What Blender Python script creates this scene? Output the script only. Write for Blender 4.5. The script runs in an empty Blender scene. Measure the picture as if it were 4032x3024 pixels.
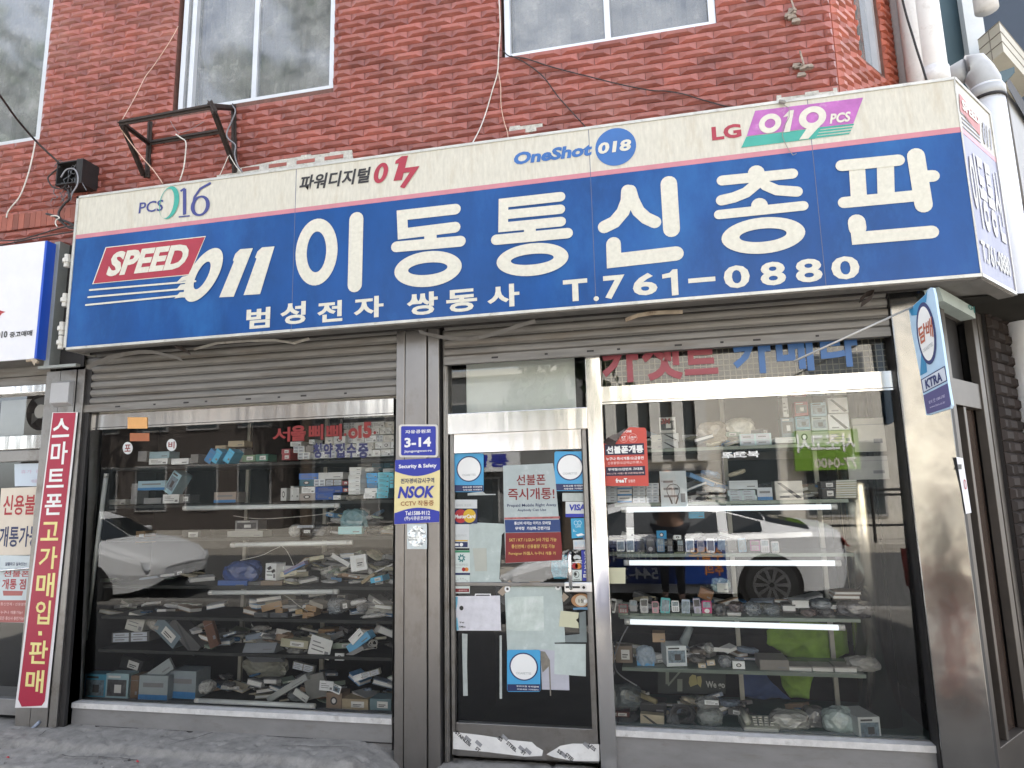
import bpy, bmesh, math, random
from mathutils import Vector, Matrix
from math import radians, sin, cos, pi
random.seed(7)
SC = bpy.context.scene
COL = SC.collection
# ------------------------------------------------------------------ camera
EYE = Vector((0.0, -4.45, 1.65))
CR = Vector((0.97548208, 0.2190425, -0.02133308))
CU = Vector((0.0566242, -0.1561299, 0.98611214))
CF = Vector((-0.21266974, 0.96314269, 0.16470502))
FPX = 2700.0                       # focal length in pixels of the 4032 px wide photograph
cd = bpy.data.cameras.new('camera')
cam = bpy.data.objects.new('camera', cd)
COL.objects.link(cam)
m = Matrix.Identity(4)
for i in range(3):
    m[i][0], m[i][1], m[i][2], m[i][3] = CR[i], CU[i], -CF[i], EYE[i]
cam.matrix_world = m
cd.sensor_width = 36.0
cd.lens = 36.0 * FPX / 4032
cd.clip_start = 0.05
cd.clip_end = 500
SC.camera = cam
# ------------------------------------------------------------------ sky, sun, exposure
SUN_EL, SUN_AZ = radians(56), radians(24)      # the sun stands behind the shop: the front is in open shade
wd = bpy.data.worlds.new('World'); SC.world = wd
wd.use_nodes = True
wn = wd.node_tree
sky = wn.nodes.new('ShaderNodeTexSky')
sky.sky_type = 'NISHITA'; sky.sun_disc = False
sky.sun_elevation = SUN_EL; sky.sun_rotation = SUN_AZ
sky.dust_density = 2.5; sky.air_density = 1.0
bg = wn.nodes['Background']
hs = wn.nodes.new('ShaderNodeHueSaturation'); hs.inputs['Saturation'].default_value = .42      # a pale hazy sky
wn.links.new(sky.outputs[0], hs.inputs['Color'])
wn.links.new(hs.outputs[0], bg.inputs[0])
bg.inputs[1].default_value = 0.15
sl = bpy.data.lights.new('sun', 'SUN'); sl.energy = 5.0; sl.angle = radians(0.6); sl.color = (1, 0.95, 0.86)
so = bpy.data.objects.new('sun', sl); COL.objects.link(so)
sd = Vector((sin(SUN_AZ) * cos(SUN_EL), cos(SUN_AZ) * cos(SUN_EL), sin(SUN_EL)))   # towards the sun
so.rotation_euler = sd.to_track_quat('Z', 'Y').to_euler()
so.location = (0, 0, 20)
SC.view_settings.view_transform = 'Standard'
SC.view_settings.look = 'None'
SC.view_settings.exposure = 2.2
SC.view_settings.gamma = 1.0
SC.cycles.max_bounces = 8; SC.cycles.transparent_max_bounces = 16
SC.cycles.caustics_reflective = False; SC.cycles.caustics_refractive = False
SC.cycles.use_denoising = True
SC.cycles.sample_clamp_indirect = 6

# ------------------------------------------------------------------ picture measurements -> places in the room
def ray(px, py):
    return CR * ((px - 2016) / FPX) - CU * ((py - 1512) / FPX) + CF

class Plane:
    def __init__(s, p, n):
        s.p = Vector(p); s.n = Vector(n).normalized()
        s.ex = Vector((-s.n.y, s.n.x, 0)).normalized()
        s.ez = s.n.cross(s.ex) if s.n.z else Vector((0, 0, 1))
        if s.ez.z < 0: s.ez = -s.ez
    def at(s, px, py, lift=0.0):
        d = ray(px, py)
        p = s.p + s.n * lift
        return EYE + d * ((p - EYE).dot(s.n) / d.dot(s.n))
    def uv(s, px, py):
        q = s.at(px, py) - s.p
        return q.dot(s.ex), q.dot(s.ez)
    def pt(s, u, v, lift=0.0):
        return s.p + s.ex * u + s.ez * v + s.n * lift

def YP(y): return Plane((0, y, 0), (0, -1, 0))
def W(px, py, y): return YP(y).at(px, py)
def zz(ox, oy, w):
    k = w / 2212.0
    return lambda x, y: (ox + x * k, oy + y * k)

# ------------------------------------------------------------------ materials
MATS = {}
def srgb(h):
    h = h.lstrip('#'); c = [int(h[i:i+2], 16) / 255 for i in (0, 2, 4)]
    return tuple(((x / 12.92) if x <= 0.04045 else ((x + 0.055) / 1.055) ** 2.4) for x in c)
def M(name, col=(.5, .5, .5), rough=.6, metal=0., var=.12, scale=6., bump=0., bscale=60., island=0., objcol=False,
      spec=.5, dirt=None, dscale=3., dthr=.55, alpha=1., stretch=None, wave=0., wscale=3.):
    if name in MATS: return MATS[name]
    mt = bpy.data.materials.new(name); mt.use_nodes = True
    nt = mt.node_tree; N = nt.nodes; L = nt.links
    b = N['Principled BSDF']
    b.inputs['Roughness'].default_value = rough; b.inputs['Metallic'].default_value = metal
    b.inputs['Specular IOR Level'].default_value = spec
    tc = N.new('ShaderNodeTexCoord'); out = tc.outputs['Object']
    if stretch:
        mp = N.new('ShaderNodeMapping'); mp.inputs['Scale'].default_value = stretch
        L.new(out, mp.inputs[0]); out = mp.outputs[0]
    nz = N.new('ShaderNodeTexNoise'); nz.inputs['Scale'].default_value = scale; nz.inputs['Detail'].default_value = 6
    nz.inputs['Roughness'].default_value = .65
    L.new(out, nz.inputs['Vector'])
    val = N.new('ShaderNodeMapRange'); val.inputs['From Min'].default_value = .25; val.inputs['From Max'].default_value = .75
    val.inputs['To Min'].default_value = 1 - var; val.inputs['To Max'].default_value = 1 + var
    L.new(nz.outputs['Fac'], val.inputs['Value'])
    fac = val.outputs[0]
    if island:
        ge = N.new('ShaderNodeNewGeometry')
        mr = N.new('ShaderNodeMapRange'); mr.inputs['To Min'].default_value = 1 - island; mr.inputs['To Max'].default_value = 1 + island
        L.new(ge.outputs['Random Per Island'], mr.inputs['Value'])
        mu = N.new('ShaderNodeMath'); mu.operation = 'MULTIPLY'
        L.new(fac, mu.inputs[0]); L.new(mr.outputs[0], mu.inputs[1]); fac = mu.outputs[0]
    vm = N.new('ShaderNodeVectorMath'); vm.operation = 'SCALE'
    if objcol:
        oi = N.new('ShaderNodeObjectInfo'); L.new(oi.outputs['Color'], vm.inputs[0])
    else:
        vm.inputs[0].default_value = col[:3]
    L.new(fac, vm.inputs['Scale'])
    cout = vm.outputs[0]
    if dirt:
        n2 = N.new('ShaderNodeTexNoise'); n2.inputs['Scale'].default_value = dscale; n2.inputs['Detail'].default_value = 8
        n2.inputs['Roughness'].default_value = .7
        L.new(out, n2.inputs['Vector'])
        rp = N.new('ShaderNodeMapRange'); rp.inputs['From Min'].default_value = dthr; rp.inputs['From Max'].default_value = dthr + .18
        rp.inputs['To Max'].default_value = .75
        L.new(n2.outputs['Fac'], rp.inputs['Value'])
        mx = N.new('ShaderNodeMix'); mx.data_type = 'RGBA'
        L.new(rp.outputs[0], mx.inputs['Factor']); L.new(cout, mx.inputs['A']); mx.inputs['B'].default_value = (*dirt, 1)
        cout = mx.outputs['Result']
    L.new(cout, b.inputs['Base Color'])
    if bump or wave:
        n3 = N.new('ShaderNodeTexNoise'); n3.inputs['Scale'].default_value = wscale if wave else bscale
        n3.inputs['Detail'].default_value = 1.5 if wave else 5
        L.new(out, n3.inputs['Vector'])
        bp = N.new('ShaderNodeBump'); bp.inputs['Strength'].default_value = wave or bump
        bp.inputs['Distance'].default_value = .05 if wave else .01
        L.new(n3.outputs['Fac'], bp.inputs['Height']); L.new(bp.outputs[0], b.inputs['Normal'])
    if alpha < 1: b.inputs['Alpha'].default_value = alpha
    MATS[name] = mt
    return mt
def glass(name, tint=(.93, .95, .94), refl=1.6, dust_haze=.03, base=0., rough=.0, ior=1.5):
    mt = bpy.data.materials.new(name); mt.use_nodes = True
    nt = mt.node_tree; N = nt.nodes; L = nt.links
    for n in list(N):
        if n.type == 'BSDF_PRINCIPLED': N.remove(n)
    tr = N.new('ShaderNodeBsdfTransparent'); tr.inputs[0].default_value = (*tint, 1)
    gl = N.new('ShaderNodeBsdfGlossy'); gl.inputs['Roughness'].default_value = rough
    gl.inputs['Color'].default_value = (.95, .97, 1, 1)
    fr = N.new('ShaderNodeFresnel'); fr.inputs['IOR'].default_value = ior
    mu = N.new('ShaderNodeMath'); mu.operation = 'MULTIPLY_ADD'; mu.inputs[1].default_value = refl; mu.inputs[2].default_value = base; mu.use_clamp = True
    L.new(fr.outputs[0], mu.inputs[0])
    m1 = N.new('ShaderNodeMixShader'); L.new(mu.outputs[0], m1.inputs[0]); L.new(tr.outputs[0], m1.inputs[1]); L.new(gl.outputs[0], m1.inputs[2])
    df = N.new('ShaderNodeBsdfDiffuse'); df.inputs[0].default_value = (.62, .63, .62, 1)
    tc = N.new('ShaderNodeTexCoord'); nz = N.new('ShaderNodeTexNoise'); nz.inputs['Scale'].default_value = 3.; nz.inputs['Detail'].default_value = 8; nz.inputs['Roughness'].default_value = .75
    L.new(tc.outputs['Object'], nz.inputs['Vector'])
    mr = N.new('ShaderNodeMapRange'); mr.inputs['From Min'].default_value = .3; mr.inputs['From Max'].default_value = .8; mr.inputs['To Max'].default_value = dust_haze * 2
    L.new(nz.outputs['Fac'], mr.inputs['Value'])
    m2 = N.new('ShaderNodeMixShader'); L.new(mr.outputs[0], m2.inputs[0]); L.new(m1.outputs[0], m2.inputs[1]); L.new(df.outputs[0], m2.inputs[2])
    L.new(m2.outputs[0], N['Material Output'].inputs['Surface'])
    return mt

# ------------------------------------------------------------------ mesh builder
BASE = {}
class MB:
    def __init__(s): s.v = []; s.f = []; s.m = []
    def face(s, pts, m=0):
        i = len(s.v); s.v += [Vector(p) for p in pts]; s.f.append(tuple(range(i, i + len(pts)))); s.m.append(m); return s
    def hexa(s, lo, hi, m=0, skip=()):
        """lo, hi: four corners each, same winding (counter-clockwise seen from hi)"""
        i = len(s.v); s.v += [Vector(p) for p in lo] + [Vector(p) for p in hi]
        F = [(0, 3, 2, 1), (4, 5, 6, 7), (0, 1, 5, 4), (1, 2, 6, 5), (2, 3, 7, 6), (3, 0, 4, 7)]
        for k, f in enumerate(F):
            if k in skip: continue
            s.f.append(tuple(i + a for a in f)); s.m.append(m)
        return s
    def box(s, x0, x1, y0, y1, z0, z1, m=0):
        return s.hexa([(x0, y0, z0), (x1, y0, z0), (x1, y1, z0), (x0, y1, z0)], [(x0, y0, z1), (x1, y0, z1), (x1, y1, z1), (x0, y1, z1)], m)
    def slab(s, quad, vec, m=0):
        vec = Vector(vec); return s.hexa([Vector(q) + vec for q in quad], quad, m)
    def prism(s, pts, vec, m=0):
        n = len(pts); i = len(s.v); vec = Vector(vec)
        s.v += [Vector(p) for p in pts] + [Vector(p) + vec for p in pts]
        s.f.append(tuple(range(i, i + n))); s.m.append(m)
        s.f.append(tuple(i + n + k for k in reversed(range(n)))); s.m.append(m)
        for k in range(n):
            s.f.append((i + k, i + n + k, i + n + (k + 1) % n, i + (k + 1) % n)); s.m.append(m)
        return s
    def tube(s, pts, r, n=8, m=0, cap=True, r2=None):
        pts = [Vector(p) for p in pts]; rings = []
        up = None
        for k, p in enumerate(pts):
            t = (pts[min(k + 1, len(pts) - 1)] - pts[max(k - 1, 0)]).normalized()
            if up is None:
                up = Vector((0, 0, 1)) if abs(t.z) < .9 else Vector((1, 0, 0))
            a = (up - t * up.dot(t)).normalized(); up = a; b = t.cross(a)
            rr = r if r2 is None else r + (r2 - r) * k / max(1, len(pts) - 1)
            i = len(s.v); rings.append(i)
            s.v += [p + (a * cos(2 * pi * q / n) + b * sin(2 * pi * q / n)) * rr for q in range(n)]
        for i, j in zip(rings, rings[1:]):
            for q in range(n):
                s.f.append((i + q, i + (q + 1) % n, j + (q + 1) % n, j + q)); s.m.append(m)
        if cap:
            s.f.append(tuple(rings[0] + q for q in reversed(range(n)))); s.m.append(m)
            s.f.append(tuple(rings[-1] + q for q in range(n))); s.m.append(m)
        return s
    def disc(s, c, ax, ay, n=28, m=0):
        c = Vector(c); return s.face([c + ax * cos(2 * pi * k / n) + ay * sin(2 * pi * k / n) for k in range(n)], m)
    def build(s, name, mats, parent=None, base=None, smooth=False, bevel=0., seg=2):
        me = bpy.data.meshes.new(name)
        if base is None: base = BASE[parent.name] if parent is not None else Vector((0, 0, 0))
        base = Vector(base)
        me.from_pydata([tuple(v - base) for v in s.v], [], s.f)
        if not isinstance(mats, (list, tuple)): mats = [mats]
        for a in mats: me.materials.append(a)
        for p, k in zip(me.polygons, s.m): p.material_index = k; p.use_smooth = smooth
        me.update()
        o = bpy.data.objects.new(name, me); COL.objects.link(o)
        if parent is not None:
            o.parent = parent
        else:
            o.location = base
        BASE[o.name] = base
        if bevel:
            bm_ = bmesh.new(); bm_.from_mesh(me); bmesh.ops.remove_doubles(bm_, verts=bm_.verts, dist=1e-5); bm_.to_mesh(me); bm_.free()
            b = o.modifiers.new('bevel', 'BEVEL'); b.width = bevel; b.segments = seg; b.limit_method = 'ANGLE'
        return o
def tag(o, label=None, cat=None, group=None, kind=None):
    if label: o['label'] = label
    if cat: o['category'] = cat
    if group: o['group'] = group
    if kind: o['kind'] = kind
    return o
def thing(name, label, cat, loc, group=None):
    o = bpy.data.objects.new(name, None); COL.objects.link(o); o.location = loc; o.empty_display_size = .1
    BASE[o.name] = Vector(loc)
    return tag(o, label, cat, group)

# ------------------------------------------------------------------ lettering
_TXT = {}
def text_mesh(s, bold=.0, res=3):
    k = (s, bold)
    if k in _TXT: return _TXT[k]
    c = bpy.data.curves.new('lettering', 'FONT'); c.body = s; c.size = 1; c.offset = bold; c.resolution_u = res
    o = bpy.data.objects.new('lettering', c)
    me = bpy.data.meshes.new_from_object(o)
    V = [v.co.copy() for v in me.vertices]; F = [tuple(p.vertices) for p in me.polygons]
    bpy.data.objects.remove(o); bpy.data.curves.remove(c); bpy.data.meshes.remove(me)
    x0 = min(v.x for v in V); x1 = max(v.x for v in V); y0 = min(v.y for v in V); y1 = max(v.y for v in V)
    _TXT[k] = ([((v.x - x0) / (x1 - x0), (v.y - y0) / (y1 - y0)) for v in V], F)
    return _TXT[k]
def rect(pl, x0, y0, x1, y1):
    """in-plane rectangle (u0,v0,u1,v1) whose picture is the box x0..x1, y0..y1 (perspective slope taken off the height)"""
    cx, cy = (x0 + x1) / 2, (y0 + y1) / 2
    u, v = pl.uv(cx, cy); h = pl.ex
    a = pl.uv(cx + 10, cy); b = pl.uv(cx, cy - 10)
    J = Matrix(((a[0] - u, b[0] - u), (a[1] - v, b[1] - v)))     # d(u,v) per 10 px right / up
    Ji = J.inverted()
    eu = Ji @ Vector((1, 0)); ev = Ji @ Vector((0, 1))
    bw, bh = (x1 - x0) / 10, (y1 - y0) / 10
    A = Matrix(((abs(eu[0]), abs(ev[0])), (abs(eu[1]), abs(ev[1]))))
    try:
        w, hh = A.inverted() @ Vector((bw, bh))
    except ValueError:
        w, hh = bw / abs(eu[0]), bh / abs(ev[1])
    if w <= 0: w = bw / abs(eu[0]) * .7
    if hh <= 0: hh = bh / abs(ev[1]) * .6
    return u - w / 2, v - hh / 2, u + w / 2, v + hh / 2
def txt(mb, pl, s, box, lift=.003, bold=.02, m=0, ital=0., res=3, uv=False, mirror=False):
    V, F = text_mesh(s, bold, res)
    u0, v0, u1, v1 = box if uv else rect(pl, *box)
    i = len(mb.v)
    sh = ital * (v1 - v0)
    W_ = (u1 - u0) - abs(sh)
    off = max(0, -sh)
    for a, b in V:
        if mirror: a = 1 - a
        mb.v.append(pl.pt(u0 + off + a * W_ + sh * b, v0 + b * (v1 - v0), lift))
    for f in F:
        mb.f.append(tuple(i + k for k in f)); mb.m.append(m)
    return mb
LAY = [0]
def lay(base=.0035):
    LAY[0] = (LAY[0] + 1) % 12
    return base + LAY[0] * .00025
def stroke(mb, pl, pts, w, lift=None, m=0, n=8, cap=True, uv=False):
    """a thick pen stroke with round ends; pts and w in picture pixels"""
    P = [Vector(p if uv else pl.uv(*p)) for p in pts]
    if not uv:
        c = pts[len(pts) // 2]; a = Vector(pl.uv(c[0] + 5, c[1])) - Vector(pl.uv(c[0] - 5, c[1])); w = w * a.length / 10
    r = w / 2
    if lift is None: lift = lay()
    L_, R_ = [], []
    for k, p in enumerate(P):
        d0 = (P[k] - P[k - 1]).normalized() if k else None
        d1 = (P[k + 1] - P[k]).normalized() if k < len(P) - 1 else None
        d = ((d0 or d1) + (d1 or d0)).normalized()
        nrm = Vector((-d.y, d.x)); e = d1 or d0
        sc = 1 / max(.45, nrm.dot(Vector((-e.y, e.x))))
        L_.append(p + nrm * r * sc); R_.append(p - nrm * r * sc)
    for k in range(len(P) - 1):
        mb.face([pl.pt(*q, lift) for q in (R_[k], R_[k + 1], L_[k + 1], L_[k])], m)
    if cap:
        for p, q, sgn in ((P[0], P[1], 1), (P[-1], P[-2], 1)):
            d = (p - q).normalized(); nrm = Vector((-d.y, d.x))
            mb.face([pl.pt(*(p + (d * sin(pi * t / n) + nrm * -cos(pi * t / n)) * r), lift) for t in range(n + 1)], m)
    return mb
def ring(mb, pl, c, ro, ri, lift=None, m=0, n=40, shear=0., off=(0, 0), a0=0., a1=2 * pi):
    """an O: outer radii ro, inner radii ri (pixels), inner centre shifted by off"""
    C = Vector(pl.uv(*c)); a = Vector(pl.uv(c[0] + 5, c[1])) - Vector(pl.uv(c[0] - 5, c[1])); k = a.length / 10
    b = Vector(pl.uv(c[0], c[1] + 5)) - Vector(pl.uv(c[0], c[1] - 5)); kv = b.length / 10
    if lift is None: lift = lay()
    def q(t, r, o=(0, 0)):
        x, y = r[0] * cos(t) * k + o[0] * k, r[1] * sin(t) * kv - o[1] * kv
        return pl.pt(C.x + x + shear * y, C.y + y, lift)
    for i in range(n):
        t0, t1 = a0 + (a1 - a0) * i / n, a0 + (a1 - a0) * (i + 1) / n
        if ri: mb.face([q(t0, ri, off), q(t0, ro), q(t1, ro), q(t1, ri, off)], m)
    if not ri: mb.face([q(a0 + (a1 - a0) * i / n, ro) for i in range(n)], m)
    return mb
def poly(mb, pl, pts, lift=.003, m=0):
    return mb.face([pl.at(x, y, lift) for x, y in pts], m)
# ================================================================== MATERIALS OF THE SETTING
m_tile = M('red_ceramic_tile', (.275, .086, .066), .30, var=.28, scale=7, island=.26, bump=.16, bscale=90, spec=.55, dirt=(.36, .155, .125), dscale=1.3, dthr=.50)
m_grout = M('dark_grout', (.15, .075, .06), .9, var=.3, scale=20)
m_steel = M('stainless_steel', (.56, .54, .51), .24, 1, var=.10, scale=5, bump=.05, bscale=30, dirt=(.25, .23, .21), dscale=5, dthr=.62)
m_steel_dull = M('dull_steel', (.27, .262, .255), .42, 1, var=.16, scale=3, bump=.08, bscale=50, dirt=(.16, .14, .125), dscale=6, dthr=.5)
m_mirror = M('polished_steel', (.27, .268, .264), .17, 1, var=.22, scale=3, wave=.07, wscale=6, dirt=(.40, .38, .35), dscale=5, dthr=.58)
m_chrome = M('bright_trim', (.78, .77, .76), .15, 1, var=.10, scale=8, wave=.07, wscale=6, stretch=(1.6, 1, .25))
m_alu = M('aluminium_frame', (.62, .62, .62), .38, .85, var=.1, scale=8)
m_apron = M('grey_apron_panel', (.225, .22, .218), .55, .25, var=.14, scale=4, stretch=(1, 1, 3), dirt=(.18, .165, .15), dscale=7, dthr=.55)
m_shut = M('galvanised_slats', (.205, .197, .186), .55, .35, var=.28, scale=7, stretch=(.35, 1, 4), dirt=(.15, .125, .10), dscale=5, dthr=.5)
m_concrete = M('rough_concrete', (.225, .214, .198), .95, var=.36, scale=9, bump=.35, bscale=120, dirt=(.085, .08, .075), dscale=7, dthr=.54)
m_pave = M('pavement', (.16, .15, .135), .9, var=.2, scale=5, bump=.5, bscale=40)
m_asph = M('asphalt', (.085, .084, .082), .9, var=.2, scale=12, bump=.5, bscale=80)
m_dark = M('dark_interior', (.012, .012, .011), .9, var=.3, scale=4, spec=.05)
m_black = M('black_metal', (.022, .02, .02), .6, .2, var=.3, scale=15)
m_rust = M('rusty_iron', (.045, .034, .03), .75, .2, var=.4, scale=30, dirt=(.11, .05, .025), dscale=14, dthr=.58)
m_soffit = M('grey_soffit', (.20, .19, .178), .7, .1, var=.2, scale=6, dirt=(.10, .08, .06), dscale=5, dthr=.55)
m_glass = glass('shop_glass', tint=(.98, .99, .985), refl=1.8, dust_haze=.002, ior=1.5)
m_glass_l = glass('left_shop_glass', tint=(.985, .99, .985), refl=1.05, dust_haze=.003, ior=1.5)
m_glass_up = glass('upper_glass', tint=(.62, .65, .68), refl=1.8, dust_haze=.27, base=.08, rough=.07, ior=1.5)  # pale haze is painted in with the dust to veil the mirrored trees
m_white = M('white_paint', (.74, .74, .72), .5, var=.08, scale=10)
m_whitepipe = M('white_plastic', (.72, .72, .73), .42, var=.07, scale=5, dirt=(.38, .36, .34), dscale=4, dthr=.56)
m_greypipe = M('grey_plastic', (.42, .43, .44), .45, var=.12, scale=9, dirt=(.2, .2, .2), dscale=6, dthr=.6)
m_mortar = M('pale_mortar', (.50, .49, .45), .95, var=.3, scale=30, bump=1, bscale=60)

# ================================================================== GROUND
def struct(o, kind='structure'): return tag(o, kind=kind)
g = MB(); g.face([(-150, -150, -.16), (150, -150, -.16), (150, 150, -.16), (-150, 150, -.16)])
struct(g.build('ground', m_asph))
g = MB(); g.box(-40, 40, -4.62, 6, -.3, 0.0)
struct(g.build('pavement', m_pave))
g = MB(); g.box(-40, 40, -4.80, -4.62, -.3, 0.012)
struct(g.build('kerb', m_concrete, bevel=.015))
g = MB(); g.box(-40, 40, -16, -10.6, -.3, 0.0)
struct(g.build('far_pavement', M('pale_paving', (.46, .42, .36), .9, var=.15, scale=3)))
# lumpy concrete ramp against the shop front
def ramp(x0, x1, zt, yf, nx, ny, name):
    bm_ = MB(); rng = random.Random(3)
    from mathutils import noise
    vs = []
    for i in range(nx + 1):
        x = x0 + (x1 - x0) * i / nx
        for j in range(ny + 1):
            t = j / ny; y = .02 - t * yf
            e = min(1, (x1 - x) / .25) ; e = max(0, e) ** .5
            k = 1 / (1 + math.exp((t - .52 - .05 * noise.noise(Vector((x * 3, 0, 9)))) * 75))
            z = zt * (.60 + .32 * k) * min(1, (1 - t) * 12) * e + noise.noise(Vector((x * 3, y * 5, 1))) * .005 * e - max(0, noise.noise(Vector((x * 16, y * 20, 4))) - .28) * .05 * e
            z += (.012 * (1 - t) + noise.noise(Vector((x * 60, y * 60, 2))) * .0012) * e
            y2 = y + noise.noise(Vector((x * 4, 7.7, t * 3))) * .03 * t
            vs.append(Vector((x, y2, max(z, -.02) if j < ny else -.03)))
    bm_.v = vs
    for i in range(nx):
        for j in range(ny):
            a = i * (ny + 1) + j
            bm_.f.append((a, a + ny + 1, a + ny + 2, a + 1)); bm_.m.append(0)
    return struct(bm_.build(name, m_concrete, smooth=True))
ramp(-6.5, -1.72, .125, .75, 420, 60, 'concrete_ramp')
ramp(-1.47, -.35, .03, .45, 60, 16, 'door_step')
ck = MB(); rc = random.Random(8)
def crack(x, y, dx, dy, n, w):
    p = Vector((x, y, .1)); pts = [p]
    for k in range(n): p = p + Vector((dx + rc.uniform(-.02, .02), dy + rc.uniform(-.02, .02), 0)); pts.append(p)
    for a, b in zip(pts, pts[1:]):
        d = (b - a).normalized(); nn = Vector((-d.y, d.x, 0)) * w * rc.uniform(.5, 1.2)
        za = .131 if a.y > -.34 else .088; zb_ = .131 if b.y > -.34 else .088
        if za == zb_: ck.face([a - nn + Vector((0, 0, za - .1)), b - nn + Vector((0, 0, zb_ - .1)), b + nn + Vector((0, 0, zb_ - .1)), a + nn + Vector((0, 0, za - .1))])
crack(-4.3, -.08, .012, -.045, 6, .004); crack(-3.1, -.05, -.015, -.05, 6, .004); crack(-2.5, -.2, .05, -.004, 9, .003); crack(-3.9, -.46, .05, .004, 12, .004)
ck.build('concrete_crack', M('crack_dark', (.03, .028, .026), .95), None)['kind'] = 'stuff'
# small bits on the concrete
rng = random.Random(11)
deb = MB()
for k in range(140):
    x = rng.uniform(-5.2, -1.6); y = rng.uniform(-.64, -.40); r = rng.uniform(.002, .008); h_ = .076
    deb.hexa([(x - r, y - r, h_ - .01), (x + r, y - r * .6, h_ - .01), (x + r * .8, y + r, h_ - .01), (x - r * .7, y + r * .7, h_ - .01)],
             [(x - r * .6, y - r * .5, h_ + r), (x + r * .5, y - r * .4, h_ + r * .8), (x + r * .4, y + r * .6, h_ + r), (x - r * .4, y + r * .4, h_ + r * .7)])
struct(deb.build('gravel', M('grey_grit', (.2, .19, .18), .95, island=.6)), 'stuff')

# ================================================================== THE SHOP BUILDING
CH = Vector((sin(radians(38)), cos(radians(38)), 0))       # direction of the cut-off corner, seen from the street
CHN = Vector((CH.y, -CH.x, 0))
WX0, WX1 = -6.6, 1.224                                     # upper wall
WY = -.02
shop = thing('shop_building', 'two storey corner shop faced with red relief tiles above a steel and glass front', 'building', (-1.3, 0, 0))
def tile_wall(o, ex, n, u0, u1, z0, z1, holes, name, holes_deep=.11, ztile=None, row=.058, ln=.232, seed=1):
    """relief tiles on a backing sheet; wall frame: o + ex*u + z, n outwards"""
    rng = random.Random(seed)
    us = sorted({u0, u1} | {h[0] for h in holes} | {h[1] for h in holes}); zs = sorted({z0, z1} | {h[2] for h in holes} | {h[3] for h in holes})
    us = [u for u in us if u0 <= u <= u1]; zs = [z for z in zs if z0 <= z <= z1]
    P = lambda u, z, w: o + ex * u + Vector((0, 0, z)) + n * w
    mb = MB()
    for a, b in zip(us, us[1:]):
        for c, d in zip(zs, zs[1:]):
            if any(h[0] < (a + b) / 2 < h[1] and h[2] < (c + d) / 2 < h[3] for h in holes): continue
            mb.slab([P(a, c, 0), P(b, c, 0), P(b, d, 0), P(a, d, 0)], -n * .2, 1)
    k = 0
    z = z0
    while z + row <= (ztile or z1) + 1e-6:
        cuts = [(u0, u1)]
        for h in holes:
            if h[2] - .01 < z + row / 2 < h[3] + .01:
                cuts = [q for c in cuts for q in ((c[0], min(c[1], h[0])), (max(c[0], h[1]), c[1])) if q[1] - q[0] > .005]
        st = -(k % 2) * ln / 2 + u0 - ln + rng.uniform(-.004, .004)
        u = st
        while u < u1:
            for c0, c1 in cuts:
                a, b = max(u, c0), min(u + ln, c1)
                if b - a < .012: continue
                g = .0012; a += g; b -= g
                za, zb = z + g, z + row - g
                w = .026 + rng.uniform(-.002, .002); ix = min(.046, (b - a) * .32); iz = .015
                tl = rng.uniform(-.002, .002)
                lo = [P(a, za, .0), P(b, za, .0), P(b, zb, .0), P(a, zb, .0)]
                mi = [P(a, za, .006), P(b, za, .006), P(b, zb, .006), P(a, zb, .006)]
                hi = [P(a + ix, za + iz, w + tl), P(b - ix, za + iz, w - tl), P(b - ix, zb - iz, w - tl), P(a + ix, zb - iz, w + tl)]
                i = len(mb.v); mb.v += lo + mi + hi
                for q in range(4):
                    r = (q + 1) % 4
                    mb.f.append((i + q, i + r, i + 4 + r, i + 4 + q)); mb.m.append(0)
                    mb.f.append((i + 4 + q, i + 4 + r, i + 8 + r, i + 8 + q)); mb.m.append(0)
                mb.f.append((i + 8, i + 9, i + 10, i + 11)); mb.m.append(0)
            u += ln
        z += row; k += 1
    return mb
def wu(px, py): return W(px, py, WY)
h0 = (-7.0, wu(190, 220).x, wu(80, 562).z, 6.8)
h1 = (wu(690, 300).x, wu(1314, 300).x, wu(990, 398).z, 6.8)
h2 = (wu(1975, 150).x, wu(2819, 60).x, wu(2400, 163).z, 6.8)
h1b = h1
tw = tile_wall(Vector((0, WY, 0)), Vector((1, 0, 0)), Vector((0, -1, 0)), WX0, WX1, 3.02, 7.0, [h0, h1, h2], 'tiled_wall', ztile=6.9)
tw.build('tiled_wall', [m_tile, m_grout], shop)
c0 = Vector((WX1, WY, 0))
chp = Plane(c0, CHN)
def cu(px, py): return chp.uv(px, py)
a_ = cu(3330, 60)
hc = (cu(3360, 40)[0], cu(3460, 100)[0], 4.62, 6.8)
tw2 = tile_wall(c0, CH, CHN, 0, 1.30, 3.02, 7.0, [hc], 'side_tiled_wall', ztile=6.9, seed=5)
tw2.build('side_tiled_wall', [M('side_red_tile', (.34, .085, .048), .34, var=.22, scale=9, island=.2, bump=.12, bscale=90, dirt=(.22, .08, .06), dscale=1.6, dthr=.54), m_grout], shop)
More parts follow.
